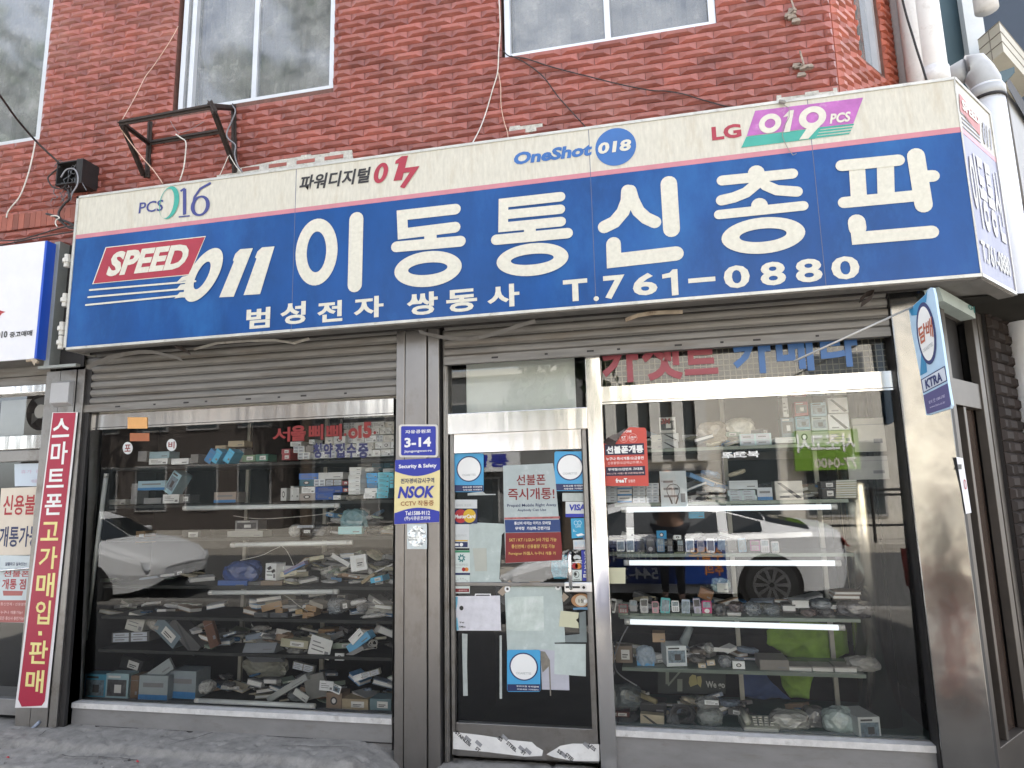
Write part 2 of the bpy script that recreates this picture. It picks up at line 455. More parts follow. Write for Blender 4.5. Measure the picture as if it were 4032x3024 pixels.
# the mass behind, keeps the sun off the street front
mm = MB()
e1 = c0 + CH * 1.30
pl_ = [Vector((WX0, .25, 0)), Vector((WX1 - .05, .25, 0)), e1 + Vector((-.05, .2, 0)), Vector((e1.x, 9, 0)), Vector((WX0, 9, 0))]
mm.prism([p + Vector((0, 0, 6.75)) for p in pl_], (0, 0, .35))
mm.prism([p + Vector((0, 0, 2.78)) for p in pl_], (0, 0, .2))
mm.box(WX0, 1.2, 8.8, 9, 0, 6.75); mm.box(WX0 - .02, WX0 + .18, .25, 8.8, 3, 6.75); mm.box(e1.x - .2, e1.x, e1.y + .3, 8.8, 0, 6.75)
mm.build('roof_and_floor', m_soffit, shop)
so_ = MB(); zA_, zB_ = wu(100, 905).z, wu(100, 845).z
rgs = random.Random(6); x_ = WX0
while x_ < wu(300, 870).x:
    so_.hexa([(x_, WY - .028, zA_), (x_ + .054, WY - .028, zA_), (x_ + .054, WY, zA_), (x_, WY, zA_)], [(x_, WY - .028, zB_), (x_ + .054, WY - .028, zB_), (x_ + .054, WY, zB_), (x_, WY, zB_)]); x_ += .0575
so_.build('upright_brick_course', M('orange_brick', (.25, .075, .05), .6, var=.25, island=.3), shop)
# upper windows
def up_window(x0, x1, z0, z1, mulls, y0, name='upper_window', fw=.045, sill=True):
    mb = MB()
    for a, b in ((x0, x0 + fw), (x1 - fw, x1)): mb.box(a, b, y0 - .03, y0 + .05, z0, z1)
    mb.box(x0 + fw, x1 - fw, y0 - .03, y0 + .05, z0, z0 + fw * .8)
    for x in mulls: mb.box(x - fw * .45, x + fw * .45, y0 - .024, y0 + .045, z0 + fw * .8, z1)
    f = mb.build('upper_window', M('white_aluminium', (.70, .71, .73), .35, .5, var=.06), shop, bevel=.003)
    xs = [x0 + fw] + list(mulls) + [x1 - fw]
    for k, (a, b) in enumerate(zip(xs, xs[1:])):
        p = MB(); yy = y0 + (.02 if k % 2 else .0)
        a2 = a + (fw * .45 if k else 0); b2 = b - (fw * .45 if k < len(mulls) else 0)
        p.face([(a2, yy, z0 + fw * .8), (b2, yy, z0 + fw * .8), (b2, yy, z1), (a2, yy, z1)])
        p.build('pane', m_glass_up, f)
    c = MB()
    n = 40
    for k in range(n):
        a = x0 + .03 + (x1 - x0 - .06) * k / n; b = x0 + .03 + (x1 - x0 - .06) * (k + 1) / n
        c.face([(a, y0 + .22 + .02 * sin(k * 1.7), z0), (b, y0 + .22 + .02 * sin(k * 1.7 + 1.7), z0), (b, y0 + .22 + .02 * sin(k * 1.7 + 1.7), z1), (a, y0 + .22 + .02 * sin(k * 1.7), z1)])
    c.build('curtain', M('grey_curtain', (.40, .40, .39), .9, var=.15, scale=2), f, smooth=True)
    return f
up_window(h0[0], h0[1], h0[2], h0[3], [-6.2], WY + .03)
up_window(h1[0] + .035, h1[1], h1[2], h1[3], [wu(752, 200).x - .0, wu(1000, 200).x], WY + .04)
up_window(h2[0] + .02, h2[1], h2[2], h2[3], [wu(2390, 80).x], WY + .04)
# small corner window on the cut-off side
cb = MB()
P = lambda u, z, w: c0 + CH * u + Vector((0, 0, z)) + CHN * w
for a, b in ((hc[0], hc[0] + .04), (hc[1] - .04, hc[1])):
    cb.slab([P(a, hc[2], -.02), P(b, hc[2], -.02), P(b, hc[3], -.02), P(a, hc[3], -.02)], -CHN * .08)
f = cb.build('corner_window', M('white_aluminium'), shop)
q = MB(); q.face([P(hc[0] + .04, hc[2], -.06), P(hc[1] - .04, hc[2], -.06), P(hc[1] - .04, hc[3], -.06), P(hc[0] + .04, hc[3], -.06)])
q.build('pane', m_glass_up, f)
q = MB(); q.face([P(hc[0], hc[2], -.19), P(hc[1], hc[2], -.19), P(hc[1], hc[3], -.19), P(hc[0], hc[3], -.19)]); q.build('curtain', M('grey_curtain'), f)
# pale mortar patches where tiles are missing
for (x0, y0, x1, y1), nm in (((2005, 483, 2137, 527), 0), ((3060, 366, 3300, 398), 1), ((855, 615, 1390, 690), 2)):
    pl = YP(WY - .0225)
    if nm == 2:
        pts = [(855, 700), (850, 680), (1050, 640), (1180, 612), (1385, 590), (1392, 640), (1200, 680)]
    elif nm == 1:
        pts = [(3058, 400), (3058, 376), (3180, 362), (3296, 344), (3300, 380), (3200, 410)]
    else: pts = [(2003, 531), (2005, 498), (2135, 483), (2137, 512)]
    mb = MB(); mb.prism([pl.at(*p) for p in pts], (0, .02, 0)); mb.build('mortar_patch', m_mortar, shop)
# ---- ground floor: sill heights
ZS, ZH = .252, 2.235                       # sill top, underside of the window head
XL0, XL1 = W(300, 2200, 0).x, W(1552, 2200, -.02).x
XR0, XR1 = W(2402, 2300, 0).x, W(3655, 2300, 0).x
PX0, PX1 = W(1553, 2200, -.12).x, W(1733, 2200, -.12).x
def window_frame(name, x0, x1, xp0, xp1, zb):
    mb = MB()
    mb.box(x0, x1, -.045, .05, ZS - .015, ZS + .02, 3)             # bright sill nose
    mb.box(x0, x1, -.035, .05, zb, ZS - .015, 0)                   # apron
    mb.box(x0, x1, -.042, -.03, zb + .035, zb + .04, 2)
    mb.box(x0, x1, -.05, .05, ZH, ZH + .115, 1)                    # head rail
    mb.box(x0, x1, -.052, -.045, ZH + .012, ZH + .016, 2)
    mb.box(x0, xp0, -.04, .05, ZS + .02, ZH, 0); mb.box(xp1, x1, -.04, .05, ZS + .02, ZH, 0)
    f = mb.build(name, [m_steel_dull, m_chrome, m_black, M('worn_sill', (.66, .65, .64), .42, .3, var=.2, scale=16, dirt=(.30, .28, .26), dscale=14, dthr=.58)], shop, bevel=.004)
    return f
m_apr = m_apron
fl = window_frame('shop_window', XL0, XL1, XL0 + .10, XL1 - .0, .085)
fl.data.materials[0] = m_apron
fr = window_frame('shop_window', XR0, XR1, XR0 + .0, XR1 - .05, -.01)
fr.data.materials[0] = m_apron
TLT = .03                                                            # panes lean a little outwards at the top
GLP = Plane((0, .028, ZS + .02), (0, -math.cos(math.atan2(.056, ZH - ZS - .02)), -math.sin(math.atan2(.056, ZH - ZS - .02))))
def pane(x0, x1, z0, z1, par, mat=m_glass, yb=.028, yt=-.028, name='pane'):
    p = MB(); p.face([(x0, yb, z0), (x1, yb, z0), (x1, yt, z1), (x0, yt, z1)]); return p.build(name, mat, par)
pane(XL0 + .10, XL1, ZS + .02, ZH, fl, m_glass_l)
pane(XR0, XR1 - .05, ZS + .02, ZH, fr)
# boxed shutter housing wall between head rail and sign
hb = MB(); hb.box(XL0, XL1, .0, .05, ZH + .115, 2.8)
hb.build('head_panel', M('cream_panel', (.55, .52, .47), .6, var=.15), shop)
# ---- pillars
pm = MB()
xs = [PX0, W(1592, 2200, -.12).x, W(1683, 2200, -.12).x, PX1]
for k, (a, b) in enumerate(zip(xs, xs[1:])):
    pm.box(a + .004, b - .004, -.12 - (.008 if k == 1 else 0), .05, 0 if 1 else 0, 2.86)
pm.box(PX0 + .002, PX1 - .002, -.10, .04, 0, 2.86, 1)
pil = pm.build('pillar', [M('brown_steel', (.28, .266, .258), .34, .9, var=.14, scale=3, bump=.06, bscale=60, dirt=(.20, .18, .165), dscale=5, dthr=.55, stretch=(1, 1, .6)), m_black], shop, bevel=.004)
# left end pillar
LPX0, LPX1 = W(62, 2788, -.12).x, W(262, 2600, -.12).x
pm = MB()
pm.box(LPX0, LPX0 + .13, -.12, .05, 0, 2.7); pm.box(LPX0 + .138, LPX1 - .12, -.125, .05, 0, 2.7); pm.box(LPX1 - .112, LPX1 - .045, -.12, .05, 0, 2.7)
pm.box(LPX0 + .01, LPX1 + .0, -.10, .04, 0, 2.7, 1)
pm.box(LPX1, XL0 + .0, -.075, .04, 0.05, 2.7)
pm.build('pillar', [m_steel_dull, m_black], shop, bevel=.004)
# polished corner pillar
A0 = W(3598, 2016, -.11).x; A1 = W(3798, 2016, -.11).x
pm = MB(); pm.box(A0, A1, -.11, .05, -.01, 2.86)
cp = pm.build('corner_pillar', m_mirror, shop, bevel=.006)
pm = MB(); pm.box(XR1 - .01, A0 - .004, -.09, .05, -.01, 2.86); pm.build('corner_pillar_trim', m_black, shop)
# ---- door bay
ZT = W(2040, 1690, -.02).z
DX0, DX1 = W(1780, 2300, 0).x, W(2333, 2300, 0).x
PJ0, PJ1 = W(2338, 2300, -.06).x, W(2400, 2300, -.06).x
pm = MB()
pm.box(PX1, DX0 - .006, -.055, .05, 0.0, 2.8, 0)
pm.box(PX1 + .012, PX1 + .02, -.075, -.05, 0.0, 2.8, 0); pm.box(DX0 - .03, DX0 - .012, -.065, -.05, 0, 2.8, 0)
pm.box(PJ0, PJ1, -.06, .05, 0.0, 2.8, 1)
pm.box(DX0 - .006, PJ0, -.06, .05, W(2040, 1700, -.06).z, W(2040, 1622, -.06).z + .01, 1)      # beam over the door
pm.build('door_frame', [m_steel_dull, m_chrome], shop, bevel=.004)
dz0 = .075; dzt = W(2040, 1699, -.03).z
dm = MB()
dm.box(DX0, DX0 + .028, -.03, .02, dz0, dzt); dm.box(DX1 - .03, DX1, -.03, .02, dz0, dzt)
dm.box(DX0 + .028, DX1 - .03, -.03, .02, dzt - .13, dzt, 1); dm.box(DX0 + .028, DX1 - .03, -.03, .02, dz0, dz0 + .19)
zc = W(2040, 2302, -.03).z
dm.box(DX0 + .028, DX1 - .03, -.02, .02, zc - .012, zc + .012)
door = dm.build('door', [m_steel_dull, m_chrome], shop, bevel=.003)
p = MB(); p.face([(DX0 + .028, -.005, dz0 + .19), (DX1 - .03, -.005, dz0 + .19), (DX1 - .03, -.005, dzt - .13), (DX0 + .028, -.005, dzt - .13)])
p.build('door_glass', m_glass, door)
# protective film on the kick plate, torn at the right
dpl = YP(-.033); Zk = zz(1344, 2016, 1344)
kp = MB()
film = [(725, 1425), (900, 1445), (1140, 1482), (1235, 1490), (1265, 1520), (1308, 1545), (1300, 1580), (1190, 1585), (950, 1555), (725, 1535)]
film2 = [(1330, 1570), (1420, 1515), (1500, 1500), (1672, 1505), (1672, 1615), (1500, 1612), (1380, 1590)]
kp.prism([dpl.at(*Zk(*q)) for q in film], (0, -.0015, 0)); kp.prism([dpl.at(*Zk(*q)) for q in film2], (0, -.0015, 0))
ko = kp.build('kick_plate_film', M('white_film', (.72, .71, .69), .45, var=.12, scale=10, dirt=(.45, .42, .38), dscale=9, dthr=.6), door)
kt = MB()
fp = YP(-.0355)
def slant(mb, pl, s, c, w, h, ang, bold=.03):
    V, F = text_mesh(s, bold); u, v = pl.uv(*c); i = len(mb.v)
    for a, b in V:
        x, y = (a - .5) * w, (b - .5) * h
        mb.v.append(pl.pt(u + x * cos(ang) - y * sin(ang), v + x * sin(ang) + y * cos(ang), .001))
    for f_ in F: mb.f.append(tuple(i + k for k in f_)); mb.m.append(0)
for s, c, w in (('STAINLESS', (790, 1468), .12), ('STEEL', (1105, 1520), .075), ('SS', (1030, 1470), .03), ('ST', (885, 1538), .03), ('ST', (1180, 1560), .03), ('SS', (1415, 1555), .03), ('LESS', (1625, 1525), .05), ('STEEL', (1480, 1590), .06)):
    slant(kt, fp, s, Zk(*c), w, .022, radians(-38))
for c in ((820, 1470), (890, 1500), (1060, 1462), (1170, 1535), (1210, 1550), (1440, 1572), (1590, 1512)):
    u, v = fp.uv(*Zk(*c)); a = radians(-38); ax, ay = Vector((cos(a), sin(a))) * .022, Vector((-sin(a), cos(a))) * .011
    kt.face([fp.pt(u + s1 * ax.x + s2 * ay.x, v + s1 * ax.y + s2 * ay.y, .0008) for s1, s2 in ((-1, -1), (1, -1), (1, 1), (-1, 1))], 1)
kt.build('lettering', [M('ink_black', (.03, .03, .035), .6), M('grey_print', (.28, .28, .29), .6)], ko)
# handle and lock
Zh = zz(1760, 2160, 600)
hp = YP(-.035)
hm = MB()
zt_, zb_ = hp.at(*Zh(1795, 60)), hp.at(*Zh(1815, 560))
hm.tube([zt_ + Vector((0, .02, -.005)), zt_ + Vector((0, -.05, .0)), zt_ + Vector((0, -.062, -.02)), zb_ + Vector((0, -.062, .02)), zb_ + Vector((0, -.05, .0)), zb_ + Vector((0, .02, 0))], .011, 12)
hm.build('handle', m_chrome, door, smooth=True)
lm = MB(); a, b = hp.at(*Zh(1712, 640)), hp.at(*Zh(2110, 485))
lm.box(a.x, b.x, -.052, -.03, a.z + .004, b.z)
lo = lm.build('lock_case', M('brushed_lock', (.72, .71, .70), .3, .8), door, bevel=.006)
lm = MB(); c = hp.at(*Zh(1985, 565), .018); lm.disc(c, Vector((.02, 0, 0)), Vector((0, 0, .02))); c2 = hp.at(*Zh(1985, 565), .0195); lm.disc(c2, Vector((.009, 0, 0)), Vector((0, 0, .009)), m=1)
c = hp.at(*Zh(1825, 560), .0185); lm.face([c + Vector((-.045, 0, -.006)), c + Vector((.045, 0, -.006)), c + Vector((.045, 0, .006)), c + Vector((-.045, 0, .006))], 1)
lm.build('keyhole', [m_alu, m_black], lo)
# transom panes
pane(DX0, PJ0, W(2040, 1622, 0).z + .01, 2.8, shop, yb=.0, yt=-.0, name='transom_pane')
zq = W(2900, 1500, -.02).z
pane(PJ1, XR1, ZH + .115, 2.8, shop, yb=.0, yt=0, name='transom_pane')
# back wall of the door transom: light frosted panel with window seen through it
tb = MB(); a, b = W(1838, 1640, .12), W(2262, 1425, .12); tb.box(a.x, b.x, .12, .13, a.z, b.z + .3)
tb.build('frosted_panel', M('frosted_panel_white', (.78, .83, .79), .35, var=.08, scale=3), shop)
# mesh grid behind the right transom
gm = MB(); u0, u1 = PJ1 + .02, XR1
gm.box(u0, u1, .07, .08, ZH + .115, 2.8, 0)
x = u0
while x < u1:
    gm.box(x, x + .005, .066, .07, ZH + .115, 2.8, 1); x += .036
z = ZH + .12
while z < 2.8:
    gm.box(u0, u1, .064, .066, z, z + .005, 1); z += .036
gm.build('transom_grid', [M('dark_grid_back', (.045, .043, .04), .7, var=.3), M('grid_line', (.23, .21, .16), .6)], shop)
# ---- roller shutters, rolled half up
def shutter(x0, x1, zb, y, name='roller_shutter'):
    mb = MB(); n = 64; pitch = .062; z = zb + .05
    prof = [(0, 0), (-.004, .006), (-.013, .014), (-.015, .031), (-.013, .046), (-.004, .054), (.0, .058)]
    while z < 2.92:
        for (a, b), (c, d) in zip(prof, prof[1:]):
            mb.face([(x0, y + a, z + b), (x1, y + a, z + b), (x1, y + c, z + d), (x0, y + c, z + d)])
        mb.face([(x0, y, z + .058), (x1, y, z + .058), (x1, y + .004, z + pitch), (x0, y + .004, z + pitch)], 1)
        z += pitch
    s = mb.build(name, [m_shut, m_black], shop)
    b = MB(); b.box(x0, x1, y - .02, y + .02, zb, zb + .05); b.box(x0, x1, y - .024, y + .024, zb - .006, zb + .004)
    for k in range(8):
        t = .12 + .1 * k + (.03 if k % 3 else 0); xx = x0 + (x1 - x0) * t
        b.box(xx, xx + (.02 if k % 2 else .045), y - .0215, y - .019, zb + .018, zb + .03, 1)
    b.build('bottom_bar', [m_shut, m_black], s, bevel=.003)
    return s
shutter(XL0 + .035, PX0 - .003, W(900, 1590, -.085).z, -.085)
shutter(PX1 + .028, A0 - .01, W(2688, 1375, -.085).z, -.085)
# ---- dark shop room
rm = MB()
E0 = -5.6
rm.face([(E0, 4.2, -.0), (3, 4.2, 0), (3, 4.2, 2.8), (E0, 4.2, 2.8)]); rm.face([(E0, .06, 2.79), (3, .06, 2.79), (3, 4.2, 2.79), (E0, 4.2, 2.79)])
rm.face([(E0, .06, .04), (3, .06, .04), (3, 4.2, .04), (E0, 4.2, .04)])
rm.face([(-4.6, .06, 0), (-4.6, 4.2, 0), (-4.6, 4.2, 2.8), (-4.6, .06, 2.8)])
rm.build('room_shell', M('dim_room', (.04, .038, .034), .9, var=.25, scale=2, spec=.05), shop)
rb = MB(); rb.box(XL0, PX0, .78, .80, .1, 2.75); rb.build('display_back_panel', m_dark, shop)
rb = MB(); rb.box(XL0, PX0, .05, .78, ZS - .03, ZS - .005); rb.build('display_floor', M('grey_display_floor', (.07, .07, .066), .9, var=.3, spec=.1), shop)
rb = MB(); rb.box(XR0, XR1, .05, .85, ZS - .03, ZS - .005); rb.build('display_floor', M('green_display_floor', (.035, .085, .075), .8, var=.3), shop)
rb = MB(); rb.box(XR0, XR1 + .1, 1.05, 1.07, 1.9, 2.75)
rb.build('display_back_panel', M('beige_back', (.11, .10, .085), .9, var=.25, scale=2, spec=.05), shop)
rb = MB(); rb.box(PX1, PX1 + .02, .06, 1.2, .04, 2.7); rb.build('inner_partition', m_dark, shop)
# stainless round column inside the right window
cm = MB(); cpos = W(3410, 2250, .42)
cm.tube([(cpos.x, .42, ZS - .03), (cpos.x, .42, 2.75)], .115, 32)
cm.build('round_column', M('column_steel', (.62, .57, .46), .22, 1, var=.08, scale=3, stretch=(1, 1, .15)), shop, smooth=True)
# ---- cut-off corner side of the ground floor
k0 = Vector((A1, -.11, 0))
kpl = Plane(k0, CHN)
Q = lambda u, z, w: k0 + CH * u + Vector((0, 0, z)) + CHN * w
def cbox(mb, u0, u1, w0, w1, z0, z1, m=0):
    mb.hexa([Q(u0, z0, w1), Q(u1, z0, w1), Q(u1, z0, w0), Q(u0, z0, w0)], [Q(u0, z1, w1), Q(u1, z1, w1), Q(u1, z1, w0), Q(u0, z1, w0)], m)
sm = MB()
cbox(sm, .0, .05, -.05, -.004, 0, 2.86, 2); cbox(sm, .05, .12, -.06, -.01, 0, 2.86, 0); cbox(sm, .12, .6, -.09, -.07, .26, 2.14, 1); cbox(sm, .12, .6, -.09, -.02, 2.14, 2.30, 0)
cbox(sm, .12, .6, -.1, -.02, .0, .26, 0); cbox(sm, .3, .34, -.07, -.03, .26, 2.14, 0); cbox(sm, .6, .68, -.06, -.01, 0, 2.86, 0); cbox(sm, .68, .74, -.12, -.06, 0, 2.86, 2); cbox(sm, .12, .6, -.12, -.1, 2.30, 2.86, 2)
cbox(sm, .74, .82, -.06, -.02, 0, 2.86, 0)
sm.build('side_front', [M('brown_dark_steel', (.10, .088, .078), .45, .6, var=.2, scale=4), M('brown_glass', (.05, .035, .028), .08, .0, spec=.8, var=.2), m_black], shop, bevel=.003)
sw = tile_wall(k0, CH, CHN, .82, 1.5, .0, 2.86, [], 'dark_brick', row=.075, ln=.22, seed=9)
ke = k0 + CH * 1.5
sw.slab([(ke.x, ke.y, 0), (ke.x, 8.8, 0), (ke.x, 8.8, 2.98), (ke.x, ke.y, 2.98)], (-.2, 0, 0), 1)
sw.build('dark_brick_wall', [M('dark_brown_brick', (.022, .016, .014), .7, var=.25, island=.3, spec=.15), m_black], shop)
# ================================================================== THE BIG SHOP SIGN
SY = -.40
S = YP(SY)
m_cream = M('cream_acrylic', (.55, .525, .45), .38, var=.15, scale=22, dirt=(.45, .39, .29), dscale=4, dthr=.53, stretch=(2.4, 1, .55))
m_blue = M('blue_vinyl', (.006, .062, .235), .3, var=.24, scale=2.2, dirt=(.018, .12, .36), dscale=.9, dthr=.50, stretch=(1.4, 1, .7), spec=.35)
m_letter = M('cream_letter', (.60, .58, .50), .4, var=.11, scale=38, dirt=(.52, .48, .38), dscale=22, dthr=.60)
m_pink = M('pink_stripe', (.50, .20, .24), .45, var=.12, scale=8)
m_redv = M('red_vinyl', (.34, .028, .05), .35, var=.12, scale=8)
m_navy = M('navy_vinyl', (.045, .055, .21), .4, var=.12)
m_teal = M('teal_vinyl', (.045, .33, .27), .4, var=.12)
m_ink = M('black_vinyl', (.028, .026, .028), .45, var=.2)
m_magenta = M('magenta_vinyl', (.40, .115, .38), .4, var=.22, scale=14, dirt=(.58, .38, .52), dscale=12, dthr=.56)
m_edge = M('sign_edge', (.55, .54, .50), .45, .5, var=.2, dirt=(.2, .17, .13), dscale=8)
TLu, TRu = S.at(313, 773), S.at(3754, 311)
sx0, sx1 = S.at(287, 1073).x, S.at(3812, 700).x
sz1 = (TLu.z + TRu.z) / 2; sz0 = (S.at(261, 1373).z + S.at(3870, 1087).z) / 2
szp = (S.at(304, 933).z + S.at(3782, 510).z) / 2
sign = thing('shop_sign', 'long blue and cream light box sign over the shop front with big cream Korean lettering', 'sign', (-1.2, SY, sz0))
def sp(name, mb, mats, par=None, **k): return mb.build(name, mats, par or sign, **k)
b = MB(); b.box(sx0, sx1, SY, SY + .012, szp + .016, sz1 - .012); sp('cream_panel', b, m_cream)
b = MB(); b.box(sx0, sx1, SY, SY + .012, sz0 + .012, szp - .016); sp('blue_panel', b, m_blue)
b = MB(); b.box(sx0, sx1, SY - .001, SY + .012, szp - .016, szp + .016); sp('pink_band', b, m_pink)
for px_ in (1163, 2330, 3220):                                   # joints of the sign face
    xq = S.at(px_, 800).x; b = MB(); b.box(xq - .0018, xq + .0018, SY - .0012, SY + .002, sz0 + .014, sz1 - .014); sp('panel_joint', b, M('joint_line', (.10, .12, .2), .6))
# sign end along the cut-off corner
sc0 = Vector((sx1, SY, 0)); SP = Plane(sc0, CHN)
sL = SP.uv(4004, 1190)[0]
SQ = lambda u, z, w=0: sc0 + CH * u + Vector((0, 0, z)) + CHN * w
def sq(mb, u0, u1, z0, z1, w=0, th=.012, m=0):
    mb.slab([SQ(u0, z0, w), SQ(u1, z0, w), SQ(u1, z1, w), SQ(u0, z1, w)], -CHN * th, m)
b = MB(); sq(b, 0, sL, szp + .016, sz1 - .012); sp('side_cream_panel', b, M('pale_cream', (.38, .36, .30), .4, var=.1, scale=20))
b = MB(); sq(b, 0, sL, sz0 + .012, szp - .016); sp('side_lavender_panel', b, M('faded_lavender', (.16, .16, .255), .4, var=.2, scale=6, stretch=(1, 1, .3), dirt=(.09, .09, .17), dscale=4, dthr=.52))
b = MB(); sq(b, 0, sL, szp - .016, szp + .016, .001); sp('side_pink_band', b, m_pink)
# casing: top, edges, soffit
b = MB()
back = -.13
bx1 = sx1 + .13
ring_t = [(sx0, SY, sz1 - .01), (sx1, SY, sz1 - .01), SQ(sL, sz1 - .01), SQ(sL, sz1 - .01) - CHN * .5, (WX1, back + .1, sz1 - .01), (sx0, back + .1, sz1 - .01)]
b.prism([Vector(q) for q in ring_t], (0, 0, .01))
b.box(sx0 - .02, sx1 + .0, SY - .006, SY + .01, sz1 - .012, sz1 + .006); b.box(sx0 - .02, sx1 + .0, SY - .006, SY + .01, sz0 - .006, sz0 + .012)
b.box(sx0 - .02, sx0, SY - .006, back, sz0 - .006, sz1 + .006)
b.box(sx1 - .005, sx1 + .003, SY - .004, SY + .01, sz0 + .012, sz1 - .012)
sq(b, 0, sL, sz1 - .012, sz1 + .006, .006, .016); sq(b, 0, sL, sz0 - .006, sz0 + .012, .006, .016); sq(b, sL, sL + .012, sz0 - .006, sz1 + .006, .006, .03)
sp('casing', b, m_edge)
b = MB()
def sof(pts, z, m=0): b.prism([Vector((x, y, z)) for x, y in pts], (0, 0, .012), m)
e_ = SQ(sL, 0); ei = e_ - CHN * .26
sof([(sx0, SY + .012), (sx1 - .02, SY + .012), (sx1 - .06, SY + .075), (sx0, SY + .075)], sz0 - .012)
sof([(sx0, SY + .079), (sx1 - .06, SY + .079), (sx1 - .15, SY + .21), (sx0 + .9, SY + .21), (sx0 + .7, SY + .15), (sx0 + .3, SY + .17), (sx0, SY + .2)], sz0 + .012)
c1 = SQ(.02, 0, -.012); c2 = SQ(sL, 0, -.012); c3 = SQ(sL, 0, -.09); c4 = SQ(.03, 0, -.09)
sof([(p.x, p.y) for p in (c1, c2, c3, c4)], sz0 - .012)
c1 = SQ(.03, 0, -.094); c2 = SQ(sL, 0, -.094); c3 = SQ(sL, 0, -.33); c4 = SQ(.09, 0, -.33)
sof([(p.x, p.y) for p in (c1, c2, c3, c4)], sz0 + .012)
b.box(sx0, sx1 - .2, SY + .21, SY + .222, sz0 + .0, sz0 + .16, 1)
sp('soffit', b, [m_soffit, m_black])
# torn strips hanging from the soffit
def strip(pts, w, y0, y1, name='torn_strip', mat=m_soffit):
    mb = MB(); P0 = [W(x, y, y0 if k % 2 == 0 else (y0 + y1) / 2) for k, (x, y) in enumerate(pts)]
    for p, q in zip(P0, P0[1:]):
        dz = Vector((0, w * .8, -w * .55))
        mb.face([p, q, q + dz, p + dz]); mb.face([p + Vector((0, 0, .003)), p + dz + Vector((0, 0, .003)), q + dz + Vector((0, 0, .003)), q + Vector((0, 0, .003))])
    return mb.build(name, mat, sign)
Z4 = zz(0, 1008, 1344); Z5 = zz(1344, 1008, 1344); Z6 = zz(2688, 1008, 1344)
strip([Z4(*q) for q in ((555, 715), (620, 685), (700, 650), (800, 625), (900, 612), (980, 612), (1060, 630), (1120, 645), (1170, 660))], .035, -.30, -.29)
strip([Z4(*q) for q in ((1120, 572), (1180, 590), (1225, 622), (1190, 605), (1130, 580))], .03, -.31, -.30, mat=m_rust)
strip([Z5(*q) for q in ((500, 480), (580, 505), (700, 525), (830, 530), (950, 505), (1080, 465), (1180, 432), (1255, 412))], .03, -.32, -.31)
strip([Z5(*q) for q in ((1840, 405), (1920, 375), (2010, 360), (2100, 355), (2212, 352))], .03, -.28, -.28, mat=M('bare_wood', (.40, .33, .25), .8, var=.3, scale=12, dirt=(.09, .05, .03), dscale=9, dthr=.5))
strip([Z6(*q) for q in ((1150, 275), (1190, 235), (1245, 215), (1230, 250), (1160, 300))], .04, -.33, -.33, mat=m_rust)
strip([Z4(*q) for q in ((1250, 600), (1400, 560), (1600, 545), (1780, 540), (1900, 560), (2000, 530))], .02, -.25, -.25, mat=M('peeling_sheet', (.42, .40, .36), .8, var=.3, scale=8, dirt=(.13, .09, .06), dscale=7, dthr=.52))
# ---- main characters, drawn stroke by stroke
A = lambda z: (lambda *p: [z(*q) for q in p])
z2 = zz(1344, 0, 1344); z1 = zz(0, 0, 1344); z3 = zz(2688, 0, 1344)
K = 1344 / 2212
b = MB()                                                       # i
ring(b, S, (1247, 992), (82, 131), (38, 80)); stroke(b, S, [(1404, 864), (1398, 1122)], 56); sp('character', b, m_letter)
b = MB()                                                       # dong
stroke(b, S, A(z2)((740, 1357), (395, 1396), (400, 1516), (738, 1474)), 41); stroke(b, S, A(z2)((578, 1490), (580, 1585)), 48, cap=False)
stroke(b, S, A(z2)((358, 1601), (772, 1565)), 43)
ring(b, S, (1685, 1060), (132, 70), (77, 24), off=(0, -1)); sp('character', b, m_letter)
b = MB()                                                       # tong
stroke(b, S, A(z2)((1420, 1277), (1052, 1318), (1050, 1474), (1424, 1438)), 38); stroke(b, S, A(z2)((1055, 1394), (1420, 1358)), 38)
stroke(b, S, A(z2)((1222, 1440), (1224, 1545)), 46, cap=False); stroke(b, S, A(z2)((1005, 1556), (1466, 1513)), 43)
ring(b, S, (2096, 1023), (141, 64), (84, 21), off=(0, -1)); sp('character', b, m_letter)
b = MB()                                                       # sin
stroke(b, S, A(z2)((1856, 1238), (1853, 1300), (1825, 1375), (1770, 1440), (1705, 1472)), 52)
stroke(b, S, A(z2)((1872, 1238), (1890, 1300), (1925, 1370), (1975, 1415), (2032, 1441)), 50)
stroke(b, S, A(z2)((2122, 1192), (2140, 1487)), 66)
stroke(b, S, [z2(1764, 1583), (2418, 1027), (2662, 999)], 58); sp('character', b, m_letter)
b = MB()                                                       # chong
stroke(b, S, A(z3)((476, 1122), (477, 1128)), 66); stroke(b, S, A(z3)((255, 1172), (480, 1150), (710, 1127)), 44)
stroke(b, S, A(z3)((488, 1150), (470, 1200), (410, 1250), (330, 1282), (252, 1300)), 46)
stroke(b, S, A(z3)((492, 1160), (540, 1205), (610, 1235), (740, 1244)), 45)
stroke(b, S, A(z3)((497, 1334), (498, 1345)), 66); stroke(b, S, A(z3)((235, 1393), (780, 1336)), 42)
ring(b, S, z3(519, 1528), (165, 71), (93, 26), off=(0, -1)); sp('character', b, m_letter)
b = MB()                                                       # pan
stroke(b, S, A(z3)((1030, 1076), (1395, 1041)), 52); stroke(b, S, A(z3)((1128, 1080), (1142, 1300)), 64, cap=False); stroke(b, S, A(z3)((1312, 1060), (1318, 1290)), 68, cap=False)
stroke(b, S, A(z3)((1045, 1314), (1490, 1272)), 52); stroke(b, S, A(z3)((1510, 1012), (1560, 1328)), 72)
stroke(b, S, A(z3)((1560, 1146), (1620, 1142)), 54)
stroke(b, S, A(z3)((1126, 1442), (1138, 1545), (1612, 1505)), 68 * .82); stroke(b, S, A(z3)((1126, 1442), (1132, 1480)), 70); sp('character', b, m_letter)
